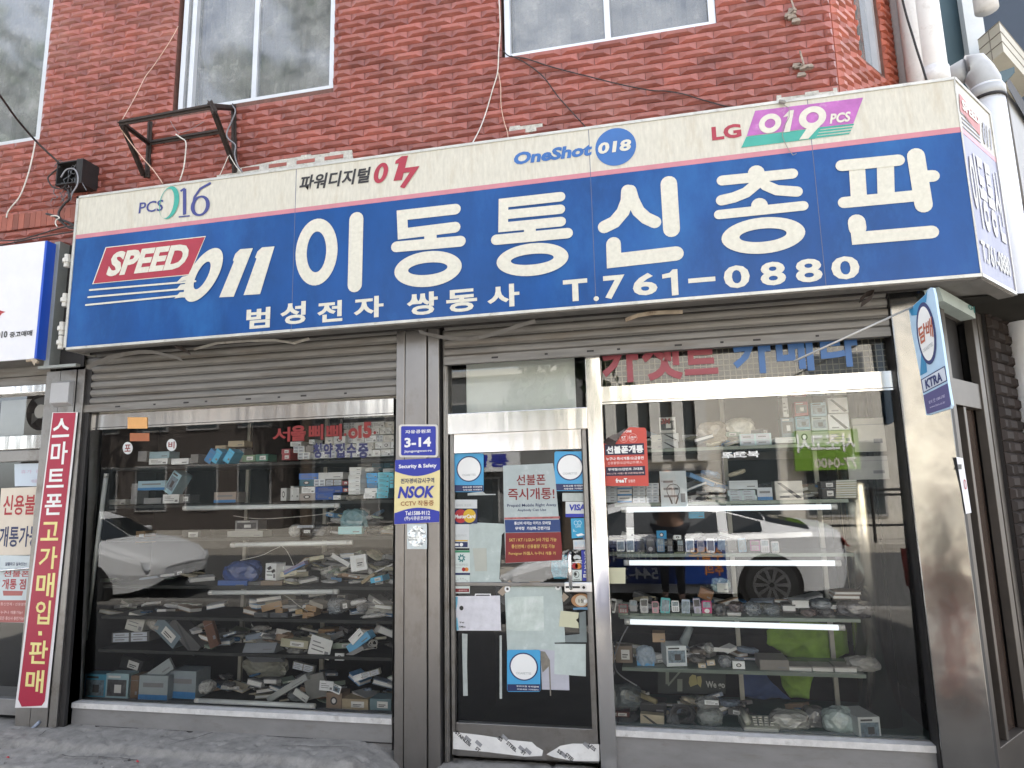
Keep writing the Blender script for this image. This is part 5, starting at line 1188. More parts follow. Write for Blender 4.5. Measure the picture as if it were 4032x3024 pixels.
for (x, y), lb, s in (((705, 100), 'upper', 1.0), ((765, 450), 'lower', 1.1)):
    p = W(*z3_(x, y), BW)
    mb = MB(); mb.tube([p + Vector((0, .01, .03)), p + Vector((.01, -.05, .0)), p + Vector((-.005, -.05, .09 * s))], .006, 6)
    for k in range(5): q = p + Vector((rng.uniform(-.05, .05), 0, rng.uniform(-.05, .04))); mb.hexa([q + Vector((-.03, -.02, -.015)), q + Vector((.03, -.02, -.01)), q + Vector((.025, .02, -.015)), q + Vector((-.02, .02, -.01))], [q + Vector((-.02, -.015, .015)), q + Vector((.018, -.02, .012)), q + Vector((.02, .02, .02)), q + Vector((-.02, .02, .01))])
    o = mb.build('wall_anchor', M('mortar_and_iron', (.30, .25, .21), .9, var=.5, scale=30), base=p); tag(o, f'{lb} rusty anchor stub in a lump of mortar on the right of the brick wall', 'anchor')
# window bar beside W1: white pipe in the left jamb
# ---- pipes at the right
def pipe(label, pts, r, mat, depth, f=None, cat='pipe', collars=()):
    P_ = [EYE + ray(*(f(*p) if f else p)) * d for p, d in zip(pts, depth if isinstance(depth, (list, tuple)) else [depth] * len(pts))]
    t = thing('drain_pipe', label, cat, min(P_, key=lambda q: q.z))
    mb = MB(); mb.tube(P_, r, 24); mb.build('pipe', mat, t, smooth=True)
    for k, fr_ in collars:
        p, q = P_[k], P_[k + 1]; c = p.lerp(q, fr_); d = (q - p).normalized()
        mb = MB(); mb.tube([c - d * .05, c + d * .05], r * 1.1, 24); mb.build('collar', mat, t, smooth=True)
    return t
def vline(px, py, depth, z0, z1):
    p = EYE + ray(px, py) * depth; return p.x, p.y
def vpipe(label, px, py, depth, z0, z1, r, mat, collars=(), ts=()):
    x, y = vline(px, py, depth, z0, z1)
    t = thing('drain_pipe', label, 'pipe', (x, y, z0))
    mb = MB(); mb.tube([(x, y, z0), (x, y, z1)], r, 24); mb.build('pipe', mat, t, smooth=True)
    for c in collars:
        mb = MB(); mb.tube([(x, y, c - .06), (x, y, c + .06)], r * 1.08, 24); mb.build('collar', mat, t, smooth=True)
    return t
vpipe('left of the two thick white pipes rising behind the right end of the sign', *z3_(1510, 300), 5.0, 3.7, 7.5, .083, m_whitepipe, (4.43,))
vpipe('right of the two thick white pipes rising behind the right end of the sign', *z3_(1600, 300), 4.95, 3.7, 7.5, .094, m_whitepipe, (4.55, 4.30))
vpipe('slim grey pipe beside the corner of the brick wall', *z3_(1420, 300), 5.15, 3.7, 7.5, .05, m_greypipe)
cable('black cable running down between the two thick white pipes', [(1420, -20), (1450, 100), (1490, 230), (1520, 330), (1550, 420), (1580, 520)], .008, cab_k, [.36, .36, .35, .34, .33, .32], z3_)
# big pipe with elbow in front of the far right
bxp, byp = vline(*z3_(1985, 700), 5.1, 0, 0)
t = thing('drain_pipe', 'big white drain pipe with a grey elbow at the right edge', 'pipe', (bxp, byp, 0))
ztop = (EYE + ray(*z3_(1975, 450)) * 5.1).z
mb = MB(); mb.tube([(bxp, byp, -.05), (bxp, byp, ztop - .12)], .108, 28); mb.build('pipe', M('bright_white_plastic', (.76, .77, .80), .4, var=.06, scale=4, dirt=(.55, .55, .55), dscale=3, dthr=.6), t, smooth=True)
el = [EYE + ray(*z3_(*q)) * d for q, d in (((1700, 530), 5.35), ((1840, 450), 5.2), ((1905, 425), 5.12))]
mb = MB(); mb.tube([el[0], el[1]], .085, 20); mb.build('branch', m_greypipe, t, smooth=True)
arc_ = [el[1], el[1].lerp(Vector((bxp, byp, ztop)), .5) + Vector((0, 0, .035)), Vector((bxp - .03, byp, ztop - .0)), Vector((bxp, byp, ztop - .08)), Vector((bxp, byp, ztop - .16))]
mb = MB(); mb.tube(arc_, .102, 24); mb.tube([Vector((bxp, byp, ztop - .14)), Vector((bxp, byp, ztop - .22))], .118, 28); mb.build('elbow', m_greypipe, t, smooth=True)
mb = MB(); mb.tube([Vector((bxp, byp, ztop - .235)), Vector((bxp, byp, ztop - .215))], .1195, 28); mb.build('rubber_ring', m_black, t, smooth=True)
# second, darker pipe below the sign
x2, y2 = vline(*Z6(2110, 900), 4.95, 0, 0)
t = thing('drain_pipe', 'weathered grey white pipe below the right end of the sign', 'pipe', (x2, y2, 0))
mb = MB(); mb.tube([(x2, y2, -.05), (x2, y2, 3.0)], .085, 24); mb.build('pipe', M('weathered_pipe', (.52, .51, .49), .5, var=.12, scale=5, dirt=(.25, .23, .2), dscale=3, dthr=.56), t, smooth=True)
mb = MB(); zz_ = (EYE + ray(*Z6(2160, 1390)) * 4.95).z; mb.tube([(x2, y2, zz_ - .07), (x2, y2, zz_ + .01)], .093, 24); mb.build('collar', M('weathered_pipe'), t, smooth=True)
# ---- the teal building to the right
tb = thing('teal_building', 'dark teal building with white trim rising at the top right', 'building', (4.2, 3.2, 0))
m_tealw = M('teal_wall', (.055, .095, .115), .6, var=.1, scale=2); m_navyw = M('navy_wall', (.028, .042, .066), .6, var=.15, scale=2)
def dpt(px, py, d): return EYE + ray(px, py) * d
def wallq(px0, px1, d, z0, z1, mat, name, th=.1):
    a = dpt(px0, 300, d); b = dpt(px1, 300, d); mb = MB()
    mb.slab([(a.x, a.y, z0), (b.x, b.y, z0), (b.x, b.y, z1), (a.x, a.y, z1)], (0, .0 + th, 0)); return mb.build(name, mat, tb)
wallq(3560, 3850, 7.2, 0, 14, m_tealw, 'teal_wall')
wallq(3830, 3905, 7.05, 5.0, 14, M('white_trim', (.62, .64, .64), .5, var=.08), 'white_pilaster')
wallq(3840, 4700, 7.5, 0, 14, m_navyw, 'navy_wall')
a = dpt(3862, 165, 6.9); mb = MB()
c = dpt(3925, 200, 6.8); zt1, zb1 = dpt(3925, 130, 6.8).z, dpt(3925, 258, 6.8).z
dirx = Vector((.80, -.10, 0)).normalized(); dird = Vector((.62, .78, 0))
p0 = Vector((dpt(3850, 160, 6.9).x, dpt(3850, 160, 6.9).y, 0)); p1 = Vector((dpt(3945, 160, 6.6).x, dpt(3945, 160, 6.6).y, 0)); p2 = p1 + dird * 1.0; p3 = p0 + dird * 1.0
mb.prism([p + Vector((0, 0, zb1)) for p in (p0, p1, p2, p3)], (0, 0, zt1 - zb1))
mtl = M('cream_tile', (.52, .49, .41), .5, var=.08)
mb.build('tiled_block', mtl, tb)
g_ = MB()
for t_ in (.33, .66, 1):
    zq_ = zb1 + (zt1 - zb1) * t_; g_.tube([p0 + Vector((0, 0, zq_)) - Vector((0, .004, 0)), p1 + Vector((0, 0, zq_)) - Vector((0, .004, 0))], .006, 4); g_.tube([p1 + Vector((0, 0, zq_)), p2 + Vector((0, 0, zq_))], .006, 4)
for t_ in (.5,): q_ = p0.lerp(p1, t_); g_.tube([q_ + Vector((0, -.004, zb1)), q_ + Vector((0, -.004, zt1))], .006, 4)
g_.build('tile_joint', M('tile_joint', (.25, .23, .2), .8), tb)
# a white overflow spout high up
s_ = dpt(*z3_(1965, 30), 6.6); mb = MB(); mb.tube([s_ + Vector((0, 0, -.06)), s_ + Vector((0, 0, .5))], .10, 20); o = mb.build('drain_pipe', m_whitepipe, base=s_, smooth=True); tag(o, 'stub of a white pipe ending in the top right corner', 'pipe')
# white hoarding with dark hood, far right
hb_ = thing('hood_sign', 'white sign with a dark sloping hood at the right edge', 'sign', dpt(*z3_(2150, 1300), 5.6))
hq = [dpt(*z3_(2092, 560), 5.7), dpt(*z3_(2330, 900), 6.3), dpt(*z3_(2330, 2100), 6.3), dpt(*z3_(2212, 1640), 5.7)]
mb = MB(); mb.slab([dpt(*z3_(2100, 590), 5.75), dpt(*z3_(2300, 860), 6.4), dpt(*z3_(2430, 1900), 6.4), dpt(*z3_(2215, 1300), 5.75)], (.0, .06, 0)); mb.build('white_board', M('white_hoarding', (.36, .36, .36), .5), hb_)
mb = MB(); mb.slab([dpt(*z3_(2092, 470), 5.6), dpt(*z3_(2300, 790), 6.3), dpt(*z3_(2310, 920), 6.3), dpt(*z3_(2105, 560), 5.6)], (.10, .16, 0)); mb.build('dark_hood', m_black, hb_)
mb = MB(); mb.slab([dpt(*z3_(2040, 470), 5.55), dpt(*z3_(2150, 432), 5.6), dpt(*z3_(2152, 470), 5.6), dpt(*z3_(2060, 560), 5.55)], (.0, .1, 0)); mb.build('teal_cornice', m_tealw, hb_)
# small hanging sign under the corner
hs_ = thing('small_sign', 'pale green small sign half hidden under the sign near the right corner', 'sign', dpt(*Z6(1860, 420), 5.0))
PK = Plane(k0 + CHN * .05, CHN)
mb = MB(); mb.prism([PK.at(*Z6(*q)) for q in ((1660, 200), (1890, 335), (1898, 405), (1690, 290))], -CHN * .08); mb.build('light_box', M('pale_green_box', (.45, .52, .49), .5), hs_)
mb = MB(); txt(mb, PK, '어', bx(Z6, 1845, 310, 1893, 372), lift=.003, bold=.02); mb.build('lettering', M('teal_print'), hs_)
mb = MB(); mb.prism([PK.at(*Z6(*q), -.08) for q in ((1650, 240), (1690, 292), (1898, 407), (1925, 372), (1925, 430), (1900, 440), (1700, 330))], -CHN * .1); mb.build('frame', m_soffit, hs_)

# small red scraps lying on the concrete
for (px_, py_), lb in (((540, 3000), 'small crumpled red scrap on the concrete below the left window'), ((30, 2985), 'small red scrap on the concrete in the bottom left corner')):
    d_ = ray(px_, py_); c = EYE + d_ * ((.085 - EYE.z) / d_.z); mb = MB(); r_ = random.Random(px_); n_ = 7
    pts = [c + Vector((cos(k * 2 * pi / n_) * r_.uniform(.008, .016), sin(k * 2 * pi / n_) * r_.uniform(.006, .012), r_.uniform(0, .008))) for k in range(n_)]
    for k in range(n_): mb.face([c + Vector((0, 0, .012)), pts[k], pts[(k + 1) % n_]])
    o = mb.build('red_scrap', M('red_wrapper', (.40, .02, .03), .4), base=c); tag(o, lb, 'litter')
# ================================================================== SHELVES AND GOODS BEHIND THE GLASS
L1 = zz(1000, 1640, 600); L2 = zz(1000, 2060, 600); L3 = zz(1000, 2440, 600); LA = Z4; LB = zc_
R1 = zz(2340, 1560, 600); R2 = zz(2340, 2000, 600); R3 = zz(2340, 2450, 600); RA = Z6; RB = zz(2688, 2016, 1344)
SF = .16                                                 # front edge of the shelves
LSH = {n: W(1200, y, SF).z for n, y in (('top', 1816), ('second', 1975), ('third', 2114), ('fourth', 2308), ('fifth', 2437), ('sixth', 2578))}
RSH = {'top': W(3200, 1745, SF).z, 'second': W(2900, 1972, SF).z, 'third': W(2800, 2178, SF).z, 'fourth': W(2900, 2428, SF).z, 'fifth': W(2900, 2638, SF).z}
LSH['floor'] = RSH['floor'] = ZS - .004
def rack(label, x0, x1, sh, ups, base, dep, tubesx, mat):
    t = thing('display_shelf', label, 'shelf', base)
    for n, z in sh.items():
        if n == 'floor': continue
        mb = MB(); mb.box(x0, x1, SF - .012, SF + dep, z - .022, z - .001); mb.build('shelf_board', mat, t)
    for x in ups:
        mb = MB(); mb.box(x, x + .028, SF + dep, SF + dep + .03, ZS, 2.7); mb.build('upright', M('pale_upright', (.36, .35, .31), .5, .2, var=.15), t)
    return t
rack('dark display shelving with six boards in the left window', XL0 + .12, PX0 - .02, LSH, [W(985, 2000, .7).x, W(1290, 2000, .7).x], (-3, SF, ZS), .46, None, M('dark_shelf', (.04, .042, .04), .6, var=.25, spec=.2))
rack('greenish glass display shelving with five boards in the right window', XR0 + .04, XR1 - .34, {k: v for k, v in RSH.items()}, [W(2870, 2200, .7).x, W(3230, 2300, .7).x], (.5, SF, ZS), .40, None, M('green_shelf', (.16, .20, .165), .25, var=.15))
# fluorescent tubes under the boards (grey ones off, white ones given an added glow)
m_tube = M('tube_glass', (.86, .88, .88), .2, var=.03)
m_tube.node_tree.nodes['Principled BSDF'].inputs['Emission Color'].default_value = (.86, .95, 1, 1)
m_tube.node_tree.nodes['Principled BSDF'].inputs['Emission Strength'].default_value = .2     # glow added to brighten the white tubes and the goods near them
def tubelight(label, p, q, grey=False):
    t = thing('fluorescent_tube', label, 'tube lamp', p)
    d = (q - p).normalized()
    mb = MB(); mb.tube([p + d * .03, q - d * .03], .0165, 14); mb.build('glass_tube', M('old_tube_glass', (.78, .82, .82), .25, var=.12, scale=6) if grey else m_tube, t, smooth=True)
    for a, b in ((p, p + d * .035), (q, q - d * .035)):
        mb = MB(); mb.tube([a, b], .0175, 12); mb.build('end_cap', M('white_cap', (.66, .66, .64), .4), t, smooth=True)
for lb, f, x0, y0, x1, y1 in (('topmost of the grey unlit tubes in the left window', L1, -1020, 1330, 1245, 1292), ('grey unlit tube below the third shelf of the left window', L2, -330, 318, 1430, 280), ('grey unlit tube below the fourth shelf of the left window', L2, -650, 1010, 1225, 995), ('grey unlit tube lying on the floor of the left window', L3, -850, 1170, 890, 1255)):
    tubelight(lb, W(*f(x0, y0), .10 if y1 < 1255 or f is not L3 else .08), W(*f(x1, y1), .10 if f is not L3 else .08), True)
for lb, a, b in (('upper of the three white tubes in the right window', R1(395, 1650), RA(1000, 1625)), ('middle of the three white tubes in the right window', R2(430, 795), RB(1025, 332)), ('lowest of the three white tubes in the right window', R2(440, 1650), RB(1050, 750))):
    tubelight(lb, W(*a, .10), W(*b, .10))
p = W(*LB(645, 100), .09); q = W(*LB(550, 830), .09)
tubelight('grey upright tube along the left edge of the left window', q, W(*LB(690, -250), .09), True)

# ---- prototypes: unit boxes seen from the street, printed in different ways
m_obj = M('card_board', objcol=True, rough=.55, var=.10, scale=2.5, dirt=None)
m_obj2 = M('dusty_wrap', objcol=True, rough=.35, var=.22, scale=3)
def uq(mb, x0, z0, x1, z1, m, y=-.012): mb.face([(x0, y, z0), (x1, y, z0), (x1, y, z1), (x0, y, z1)], m)
m_photo = M('picture_print', (.16, .22, .27), .4, var=.75, scale=5)
m_photo2 = M('dark_picture_print', (.07, .07, .075), .4, var=.8, scale=5)
m_inkg = M('grey_ink', (.22, .22, .23), .5); m_inkk = M('dark_ink', (.05, .05, .055), .5); m_lab = M('label_white', (.70, .70, .68), .5, var=.06); m_labb = M('label_blue', (.05, .22, .50), .45); m_labc = M('label_cream', (.62, .55, .40), .5)
def ubox(mb): mb.box(-.5, .5, 0, 1, -.5, .5, 0)
PROTO = {}
def proto(name, fn, mats, bevel=.012):
    mb = MB(); fn(mb)
    me = bpy.data.meshes.new(name); me.from_pydata([tuple(v) for v in mb.v], [], mb.f)
    for a in mats: me.materials.append(a)
    for p_, k in zip(me.polygons, mb.m): p_.material_index = k
    me.update(); PROTO[name] = me
rp = random.Random(21)
def f_plain(mb): ubox(mb); uq(mb, -.5, .30, .5, .315, 1); uq(mb, .12, -.25, .40, -.12, 1)
def f_lines(mb):
    ubox(mb)
    for k in range(3): uq(mb, -.38, .18 - k * .2, -.38 + rp.uniform(.3, .7), .24 - k * .2, 1)
    uq(mb, .25, -.36, .42, -.12, 1)
def f_pic(mb): ubox(mb); uq(mb, -.42, -.32, .42, .28, 1); uq(mb, -.4, .34, .15, .42, 2); uq(mb, -.1, -.2, .2, .1, 2, -.02)
def f_logo(mb):
    ubox(mb); mb.face([(.22 * cos(t), -.012, .26 * sin(t)) for t in [k * pi / 8 for k in range(16)]], 1); mb.face([(.13 * cos(t), -.02, .16 * sin(t)) for t in [k * pi / 8 for k in range(16)]], 2)
def f_band(mb): ubox(mb); uq(mb, -.5, -.5, .5, -.24, 1); uq(mb, -.35, .05, .35, .22, 2)
def f_diag(mb):
    ubox(mb); mb.face([(-.42, -.012, .42), (-.28, -.012, .42), (.45, -.012, -.40), (.28, -.012, -.44)], 1); uq(mb, -.35, -.38, .0, -.30, 2)
def f_grid(mb):
    ubox(mb)
    for i in range(2):
        for j in range(2): uq(mb, -.46 + i * .48, -.46 + j * .48, -.46 + i * .48 + .42, -.46 + j * .48 + .42, 1); uq(mb, -.4 + i * .48, -.3 + j * .48, -.15 + i * .48, -.2 + j * .48, 2, -.02)
def f_label(mb): ubox(mb); uq(mb, -.15, -.3, .35, .28, 1); uq(mb, -.08, -.05, .25, .02, 2, -.02); uq(mb, -.08, -.18, .18, -.12, 2, -.02)
proto('carton_plain', f_plain, [m_obj, m_inkg]); proto('carton_lines', f_lines, [m_obj, m_inkg]); proto('carton_picture', f_pic, [m_obj, m_photo, m_inkk])
proto('carton_darkpic', f_pic, [m_obj, m_photo2, m_lab]); proto('carton_logo', f_logo, [m_obj, m_inkk, m_lab]); proto('carton_band', f_band, [m_obj, m_labb, m_inkg]); proto('carton_diag', f_diag, [m_obj, m_inkk, m_inkg])
proto('carton_grid', f_grid, [m_obj, M('pale_grid_print', (.50, .54, .60), .5), m_inkg]); proto('carton_label', f_label, [m_obj, m_lab, m_inkk])
def f_book(mb):
    mb.box(-.5, .5, 0, 1, .32, .5, 0); mb.box(-.5, .5, 0, 1, -.5, -.34, 0); mb.box(-.48, .48, .03, .97, -.34, .32, 1)
proto('booklet', f_book, [m_obj, m_lab])
from mathutils import noise as NZ
def blob(name, seed, sharp, mats, flat=1.):
    bm_ = bmesh.new(); bmesh.ops.create_icosphere(bm_, subdivisions=3, radius=.5)
    for v in bm_.verts:
        c = v.co.copy(); e = 3.2 
        s_ = 1 / (abs(c.x * 2) ** e + abs(c.y * 2) ** e + abs(c.z * 2) ** e) ** (1 / e)
        c = c * s_
        n = NZ.noise(c * 2.6 + Vector((seed, 0, 0))) * .16 + abs(NZ.noise(c * 6 + Vector((0, seed, 0)))) * sharp
        c = c * (1 - abs(n) * .8) * (1 + NZ.noise(c * 17 + Vector((0, 0, seed))) * .14)
        v.co = Vector((c.x, c.y + .5, c.z))
    me = bpy.data.meshes.new(name); bm_.to_mesh(me); bm_.free()
    for a in mats: me.materials.append(a)
    PROTO[name] = me
def plastic(name, al, objc=True, col=(.6, .62, .64)):
    mt = M(name, col, rough=.10, objcol=objc, var=.35, scale=5, bump=.4, bscale=9, spec=1.)
    mt.node_tree.nodes['Principled BSDF'].inputs['Alpha'].default_value = al
    return mt
m_bag = plastic('clear_bag', .55); m_bagd = plastic('dull_bag', .9)
for k in range(3): blob(f'bag{k}', k * 3.7, .32, [m_bag])
for k in range(3): blob(f'wrap{k}', 9 + k * 2.1, .26, [m_bagd])
def f_coil(mb):
    r_ = random.Random(5)
    for k in range(6):
        a, b = .40 - .035 * k, .36 - .03 * k; ph = r_.uniform(0, 6)
        mb.tube([(a * cos(t), .2 + .06 * k + .08 * sin(2 * t + ph), b * sin(t) + r_.uniform(-.01, .01)) for t in [q * 2 * pi / 24 for q in range(25)]], .035, 6)
    mb.tube([(.3, .2, -.2), (.45, .1, -.35), (.35, .05, -.5)], .035, 6)
proto('coil', f_coil, [m_obj2])

ITEMS = []
def item(kind, cat, name, desc, place, f, x0, y0, x1, y1, col, y=.19, dep=.12, tilt=0, yaw=0, snap=None, pitch=0, jit=.05):
    """front of the item fills the picture box x0..x1,y0..y1 at depth y"""
    cx, cy = f((x0 + x1) / 2, (y0 + y1) / 2); k = f(1, 0)[0] - f(0, 0)[0]
    c = W(cx, cy, y); w = abs(W(cx + (x1 - x0) * k / 2, cy, y).x - W(cx - (x1 - x0) * k / 2, cy, y).x)
    h = abs(W(cx, cy + (y1 - y0) * k / 2, y).z - W(cx, cy - (y1 - y0) * k / 2, y).z)
    return item3(kind, cat, name, desc, place, c, w, h, col, dep, tilt, yaw, snap, pitch)
def item3(kind, cat, name, desc, place, c, w, h, col, dep=.12, tilt=0, yaw=0, snap=None, pitch=0):
    o = bpy.data.objects.new(name, PROTO[kind]); COL.objects.link(o)
    rr = random.Random(len(ITEMS) * 7 + 3)
    j = rr.uniform(.92, 1.08)
    o.color = (*[min(1, v * j) for v in col], 1)
    c = Vector(c)
    if snap is not None: c.z = snap + h / 2
    o.matrix_world = Matrix.Translation(c) @ Matrix.Rotation(radians(yaw + rr.uniform(-2.5, 2.5)), 4, 'Z') @ Matrix.Rotation(radians(pitch), 4, 'X') @ Matrix.Rotation(radians(-tilt), 4, 'Y') @ Matrix.Diagonal((w, dep, h, 1))
    o['category'] = cat
    ITEMS.append((o, desc, place, c.x, c.z))
    return o
wh = (.88, .90, .90); gw = (.72, .73, .72); gr_ = (.25, .25, .25); dg = (.09, .09, .092); bk = (.028, .028, .03); kr = (.36, .23, .12); cm_ = (.58, .50, .36); sb = (.10, .50, .78); cy = (.16, .62, .78); nv = (.03, .09, .38); tl = (.035, .14, .20); pb = (.36, .52, .60); rd = (.36, .08, .09); ol = (.20, .19, .14)
PL = 'left window'; 
def C(*a, **k): return item('carton_' + a[0], 'box', 'carton', *a[1:], **k)
tS, sS, thS, foS, fiS, siS, flS = [(w_, PL) for w_ in ('top shelf', 'second shelf', 'third shelf', 'fourth shelf', 'fifth shelf', 'sixth shelf', 'floor')]
# top shelf
C('lines', 'white flat carton', tS, LA, 965, 1312, 1085, 1350, wh); C('plain', 'white flat carton', tS, LA, 1110, 1312, 1222, 1350, wh); C('plain', 'long pale blue carton', tS, LA, 970, 1268, 1095, 1310, pb)
C('plain', 'small grey carton', tS, LA, 895, 1265, 950, 1330, gr_); C('plain', 'small grey carton', tS, LA, 1235, 1285, 1285, 1342, gr_)
for x in (1362, 1402, 1482): C('plain', 'tilted blue carton', tS, LA, x - 22, 1252, x + 22, 1342, sb if x > 1400 else (.06, .24, .50), tilt=-33)
C('plain', 'cream flat carton', tS, LA, 1480, 1198, 1580, 1236, cm_, y=.3); C('plain', 'cream flat carton', tS, LA, 1395, 1228, 1466, 1250, cm_, y=.32); C('plain', 'grey block carton', tS, LA, 1470, 1250, 1580, 1335, gr_, y=.3)
C('label', 'dull green carton', tS, LA, 1570, 1290, 1652, 1332, (.16, .26, .16)); C('label', 'dull green carton', tS, LA, 1655, 1285, 1735, 1330, (.08, .24, .18))
C('label', 'red and white carton', tS, L1, 400, 470, 525, 545, rd); C('label', 'red and white carton', tS, L1, 405, 546, 525, 630, rd)
C('grid', 'white printed carton', tS, L1, 575, 430, 730, 522, wh); C('grid', 'white printed carton', tS, L1, 635, 522, 805, 618, wh); C('plain', 'grey block carton', tS, L1, 760, 420, 860, 515, gr_); C('lines', 'white printed carton', tS, L1, 530, 365, 685, 430, gw, y=.24)
C('lines', 'white printed carton', tS, L1, 800, 335, 882, 400, wh, y=.24)
rg = random.Random(17)
ycur = 590
rows_ = [(590, 480), (478, 385), (383, 270), (268, 172), (170, 85)]
for ri, (yb, yt) in enumerate(rows_):
    x = 815 + (0, 40, 215, 480, 480)[ri] + rg.uniform(0, 20)
    while x < 2030:
        w_ = rg.choice((78, 95, 120, 150, 175)); x2 = min(x + w_, 2045)
        if x2 - x > 35:
            hh = (yb - yt) * rg.uniform(.86, 1.0)
            C(rg.choice(('lines', 'plain', 'grid', 'label', 'lines', 'logo')), f'white carton in row {("one", "two", "three", "four", "five")[ri]}', tS, L1, x, yb - hh - (x - 1400) * .035, x2 - 4, yb - (x - 1400) * .035, rg.choice((wh, wh, (.8, .82, .82), gw, (.74, .72, .66))), y=.21 + rg.uniform(0, .05), dep=.14)
        x = x2 + rg.uniform(0, 5)
# second shelf
for a in ((390, 1040, 470, 1222), (530, 1010, 568, 1218), (566, 1030, 655, 1218)): C('logo' if a[0] < 400 else 'plain', 'white upright carton', sS, L1, *a, gw if a[0] > 500 and a[0] < 560 else (.6, .61, .6), dep=.15)
C('logo', 'greyish carton with dark oval', sS, L1, 652, 1115, 888, 1218, (.42, .38, .36)); C('lines', 'white wide carton', sS, L1, 690, 1020, 885, 1112, wh)
C('lines', 'deep blue carton', sS, L1, 888, 1015, 1280, 1106, nv); C('lines', 'deep blue carton', sS, L1, 892, 1110, 1150, 1208, (.05, .13, .45)); C('logo', 'teal blue carton', sS, L1, 662, 915, 865, 1008, tl); C('lines', 'deep blue carton', sS, L1, 655, 825, 930, 912, (.08, .2, .55))
C('plain', 'white wide carton', sS, L1, 935, 812, 1290, 908, gw); C('grid', 'white grid printed carton', sS, L1, 875, 912, 1032, 1010, wh); C('grid', 'brown row of small packs', sS, L1, 1040, 915, 1280, 1004, (.16, .12, .10), dep=.2)
C('label', 'small maroon carton', sS, L1, 1284, 938, 1362, 992, rd); C('label', 'small maroon carton', sS, L1, 1290, 1040, 1362, 1096, rd); C('lines', 'small white carton', sS, L1, 1152, 1145, 1256, 1206, wh)
for k, (a, b) in enumerate(((735, 788), (790, 846), (850, 905), (907, 960), (962, 1020), (1022, 1076), (1078, 1130))):
    C('plain', ('topmost', 'second', 'third', 'middle', 'fifth', 'sixth', 'lowest')[k] + ' carton of white tower', sS, L1, 1370 + (15 if k < 2 else 0), a, 1545 + (12 if k < 2 else 0), b, wh if k % 2 else (.82, .83, .81), dep=.16)
item('wrap0', 'bag', 'plastic_bag', 'grey beige crumpled bag', sS, L1, 1300, 1130, 1575, 1245, (.36, .34, .29), dep=.16)
for a, c_ in (((1630, 820, 1790, 892), (.06, .44, .85)), ((1800, 810, 1970, 888), cy), ((1635, 898, 1796, 962), (.05, .40, .84)), ((1796, 893, 1966, 962), cy), ((1640, 965, 1796, 1032), (.03, .22, .46)), ((1800, 962, 1962, 1036), cy), ((1970, 815, 2050, 1040), cy), ((1785, 1040, 1952, 1108), cy), ((1780, 1110, 1946, 1184), cy)):
    C('lines', 'bright blue carton', sS, L1, *a, c_, dep=.14)
C('plain', 'white carton among blue ones', sS, L1, 1610, 1040, 1785, 1110, wh); C('lines', 'white carton among blue ones', sS, L1, 1590, 1114, 1762, 1188, wh)
C('plain', 'grey carton on blue stack', sS, L1, 1595, 740, 1730, 797, gw, y=.26); C('plain', 'grey carton on blue stack', sS, L1, 1870, 755, 2045, 805, gw, y=.26); C('plain', 'dark teal carton behind', sS, L1, 1712, 648, 1868, 785, tl, y=.36); C('plain', 'dark teal carton behind', sS, L1, 1882, 618, 2040, 740, tl, y=.36); C('plain', 'dark grey carton behind', sS, L1, 1505, 632, 1690, 722, gr_, y=.36)
C('band', 'pale blue glossy carton', sS, LA, 892, 1457, 1070, 1517, pb); C('picture', 'leaning pale blue carton', sS, LA, 1085, 1395, 1148, 1545, (.34, .55, .64), tilt=-32, y=.2); C('lines', 'white low carton', sS, LA, 1055, 1545, 1160, 1602, gw); C('plain', 'grey low carton', sS, LA, 930, 1568, 1045, 1606, gr_); C('plain', 'tall grey carton', sS, LA, 850, 1475, 890, 1606, gr_, y=.24)
C('lines', 'white low carton', sS, LA, 708, 1578, 812, 1612, gw, y=.3); C('band', 'brown carton with blue end', sS, LA, 1385, 1530, 1530, 1598, (.33, .28, .24)); C('label', 'dark low carton', sS, LA, 1165, 1548, 1230, 1600, dg, y=.24)
# third shelf
C('darkpic', 'grey carton with dark square', thS, LB, 1525, 55, 1670, 122, gr_); C('lines', 'long grey carton', thS, LB, 1472, 124, 1702, 162, (.33, .34, .32)); C('label', 'black carton with white window', thS, LB, 1180, 118, 1300, 175, bk, y=.3); C('label', 'small brown carton', thS, LB, 880, 125, 940, 200, kr, y=.4)
item('bag1', 'bag', 'plastic_bag', 'clear bag with grey carton', thS, L2, 478, 15, 625, 208, gw); item('wrap1', 'bag', 'plastic_bag', 'black crumpled bag', thS, L2, 622, 20, 1045, 222, dg, dep=.15); C('lines', 'white tag', thS, L2, 722, 100, 808, 145, wh, y=.165, dep=.01); C('lines', 'pale printed strip', thS, L2, 630, 30, 860, 66, (.5, .55, .62), y=.165, dep=.02)
item('bag0', 'bag', 'plastic_bag', 'big clear cyan bag with cable ring', thS, L1, 1205, 1335, 1600, 1700, (.28, .52, .58), dep=.12); item('coil', 'cable', 'cable_coil', 'dark cable ring in cyan bag', thS, L1, 1260, 1370, 1560, 1610, (.10, .16, .2), dep=.06, y=.2)
C('plain', 'cyan carton in cyan bag', thS, L2, 1225, 50, 1560, 160, (.36, .66, .70), y=.185, dep=.05)
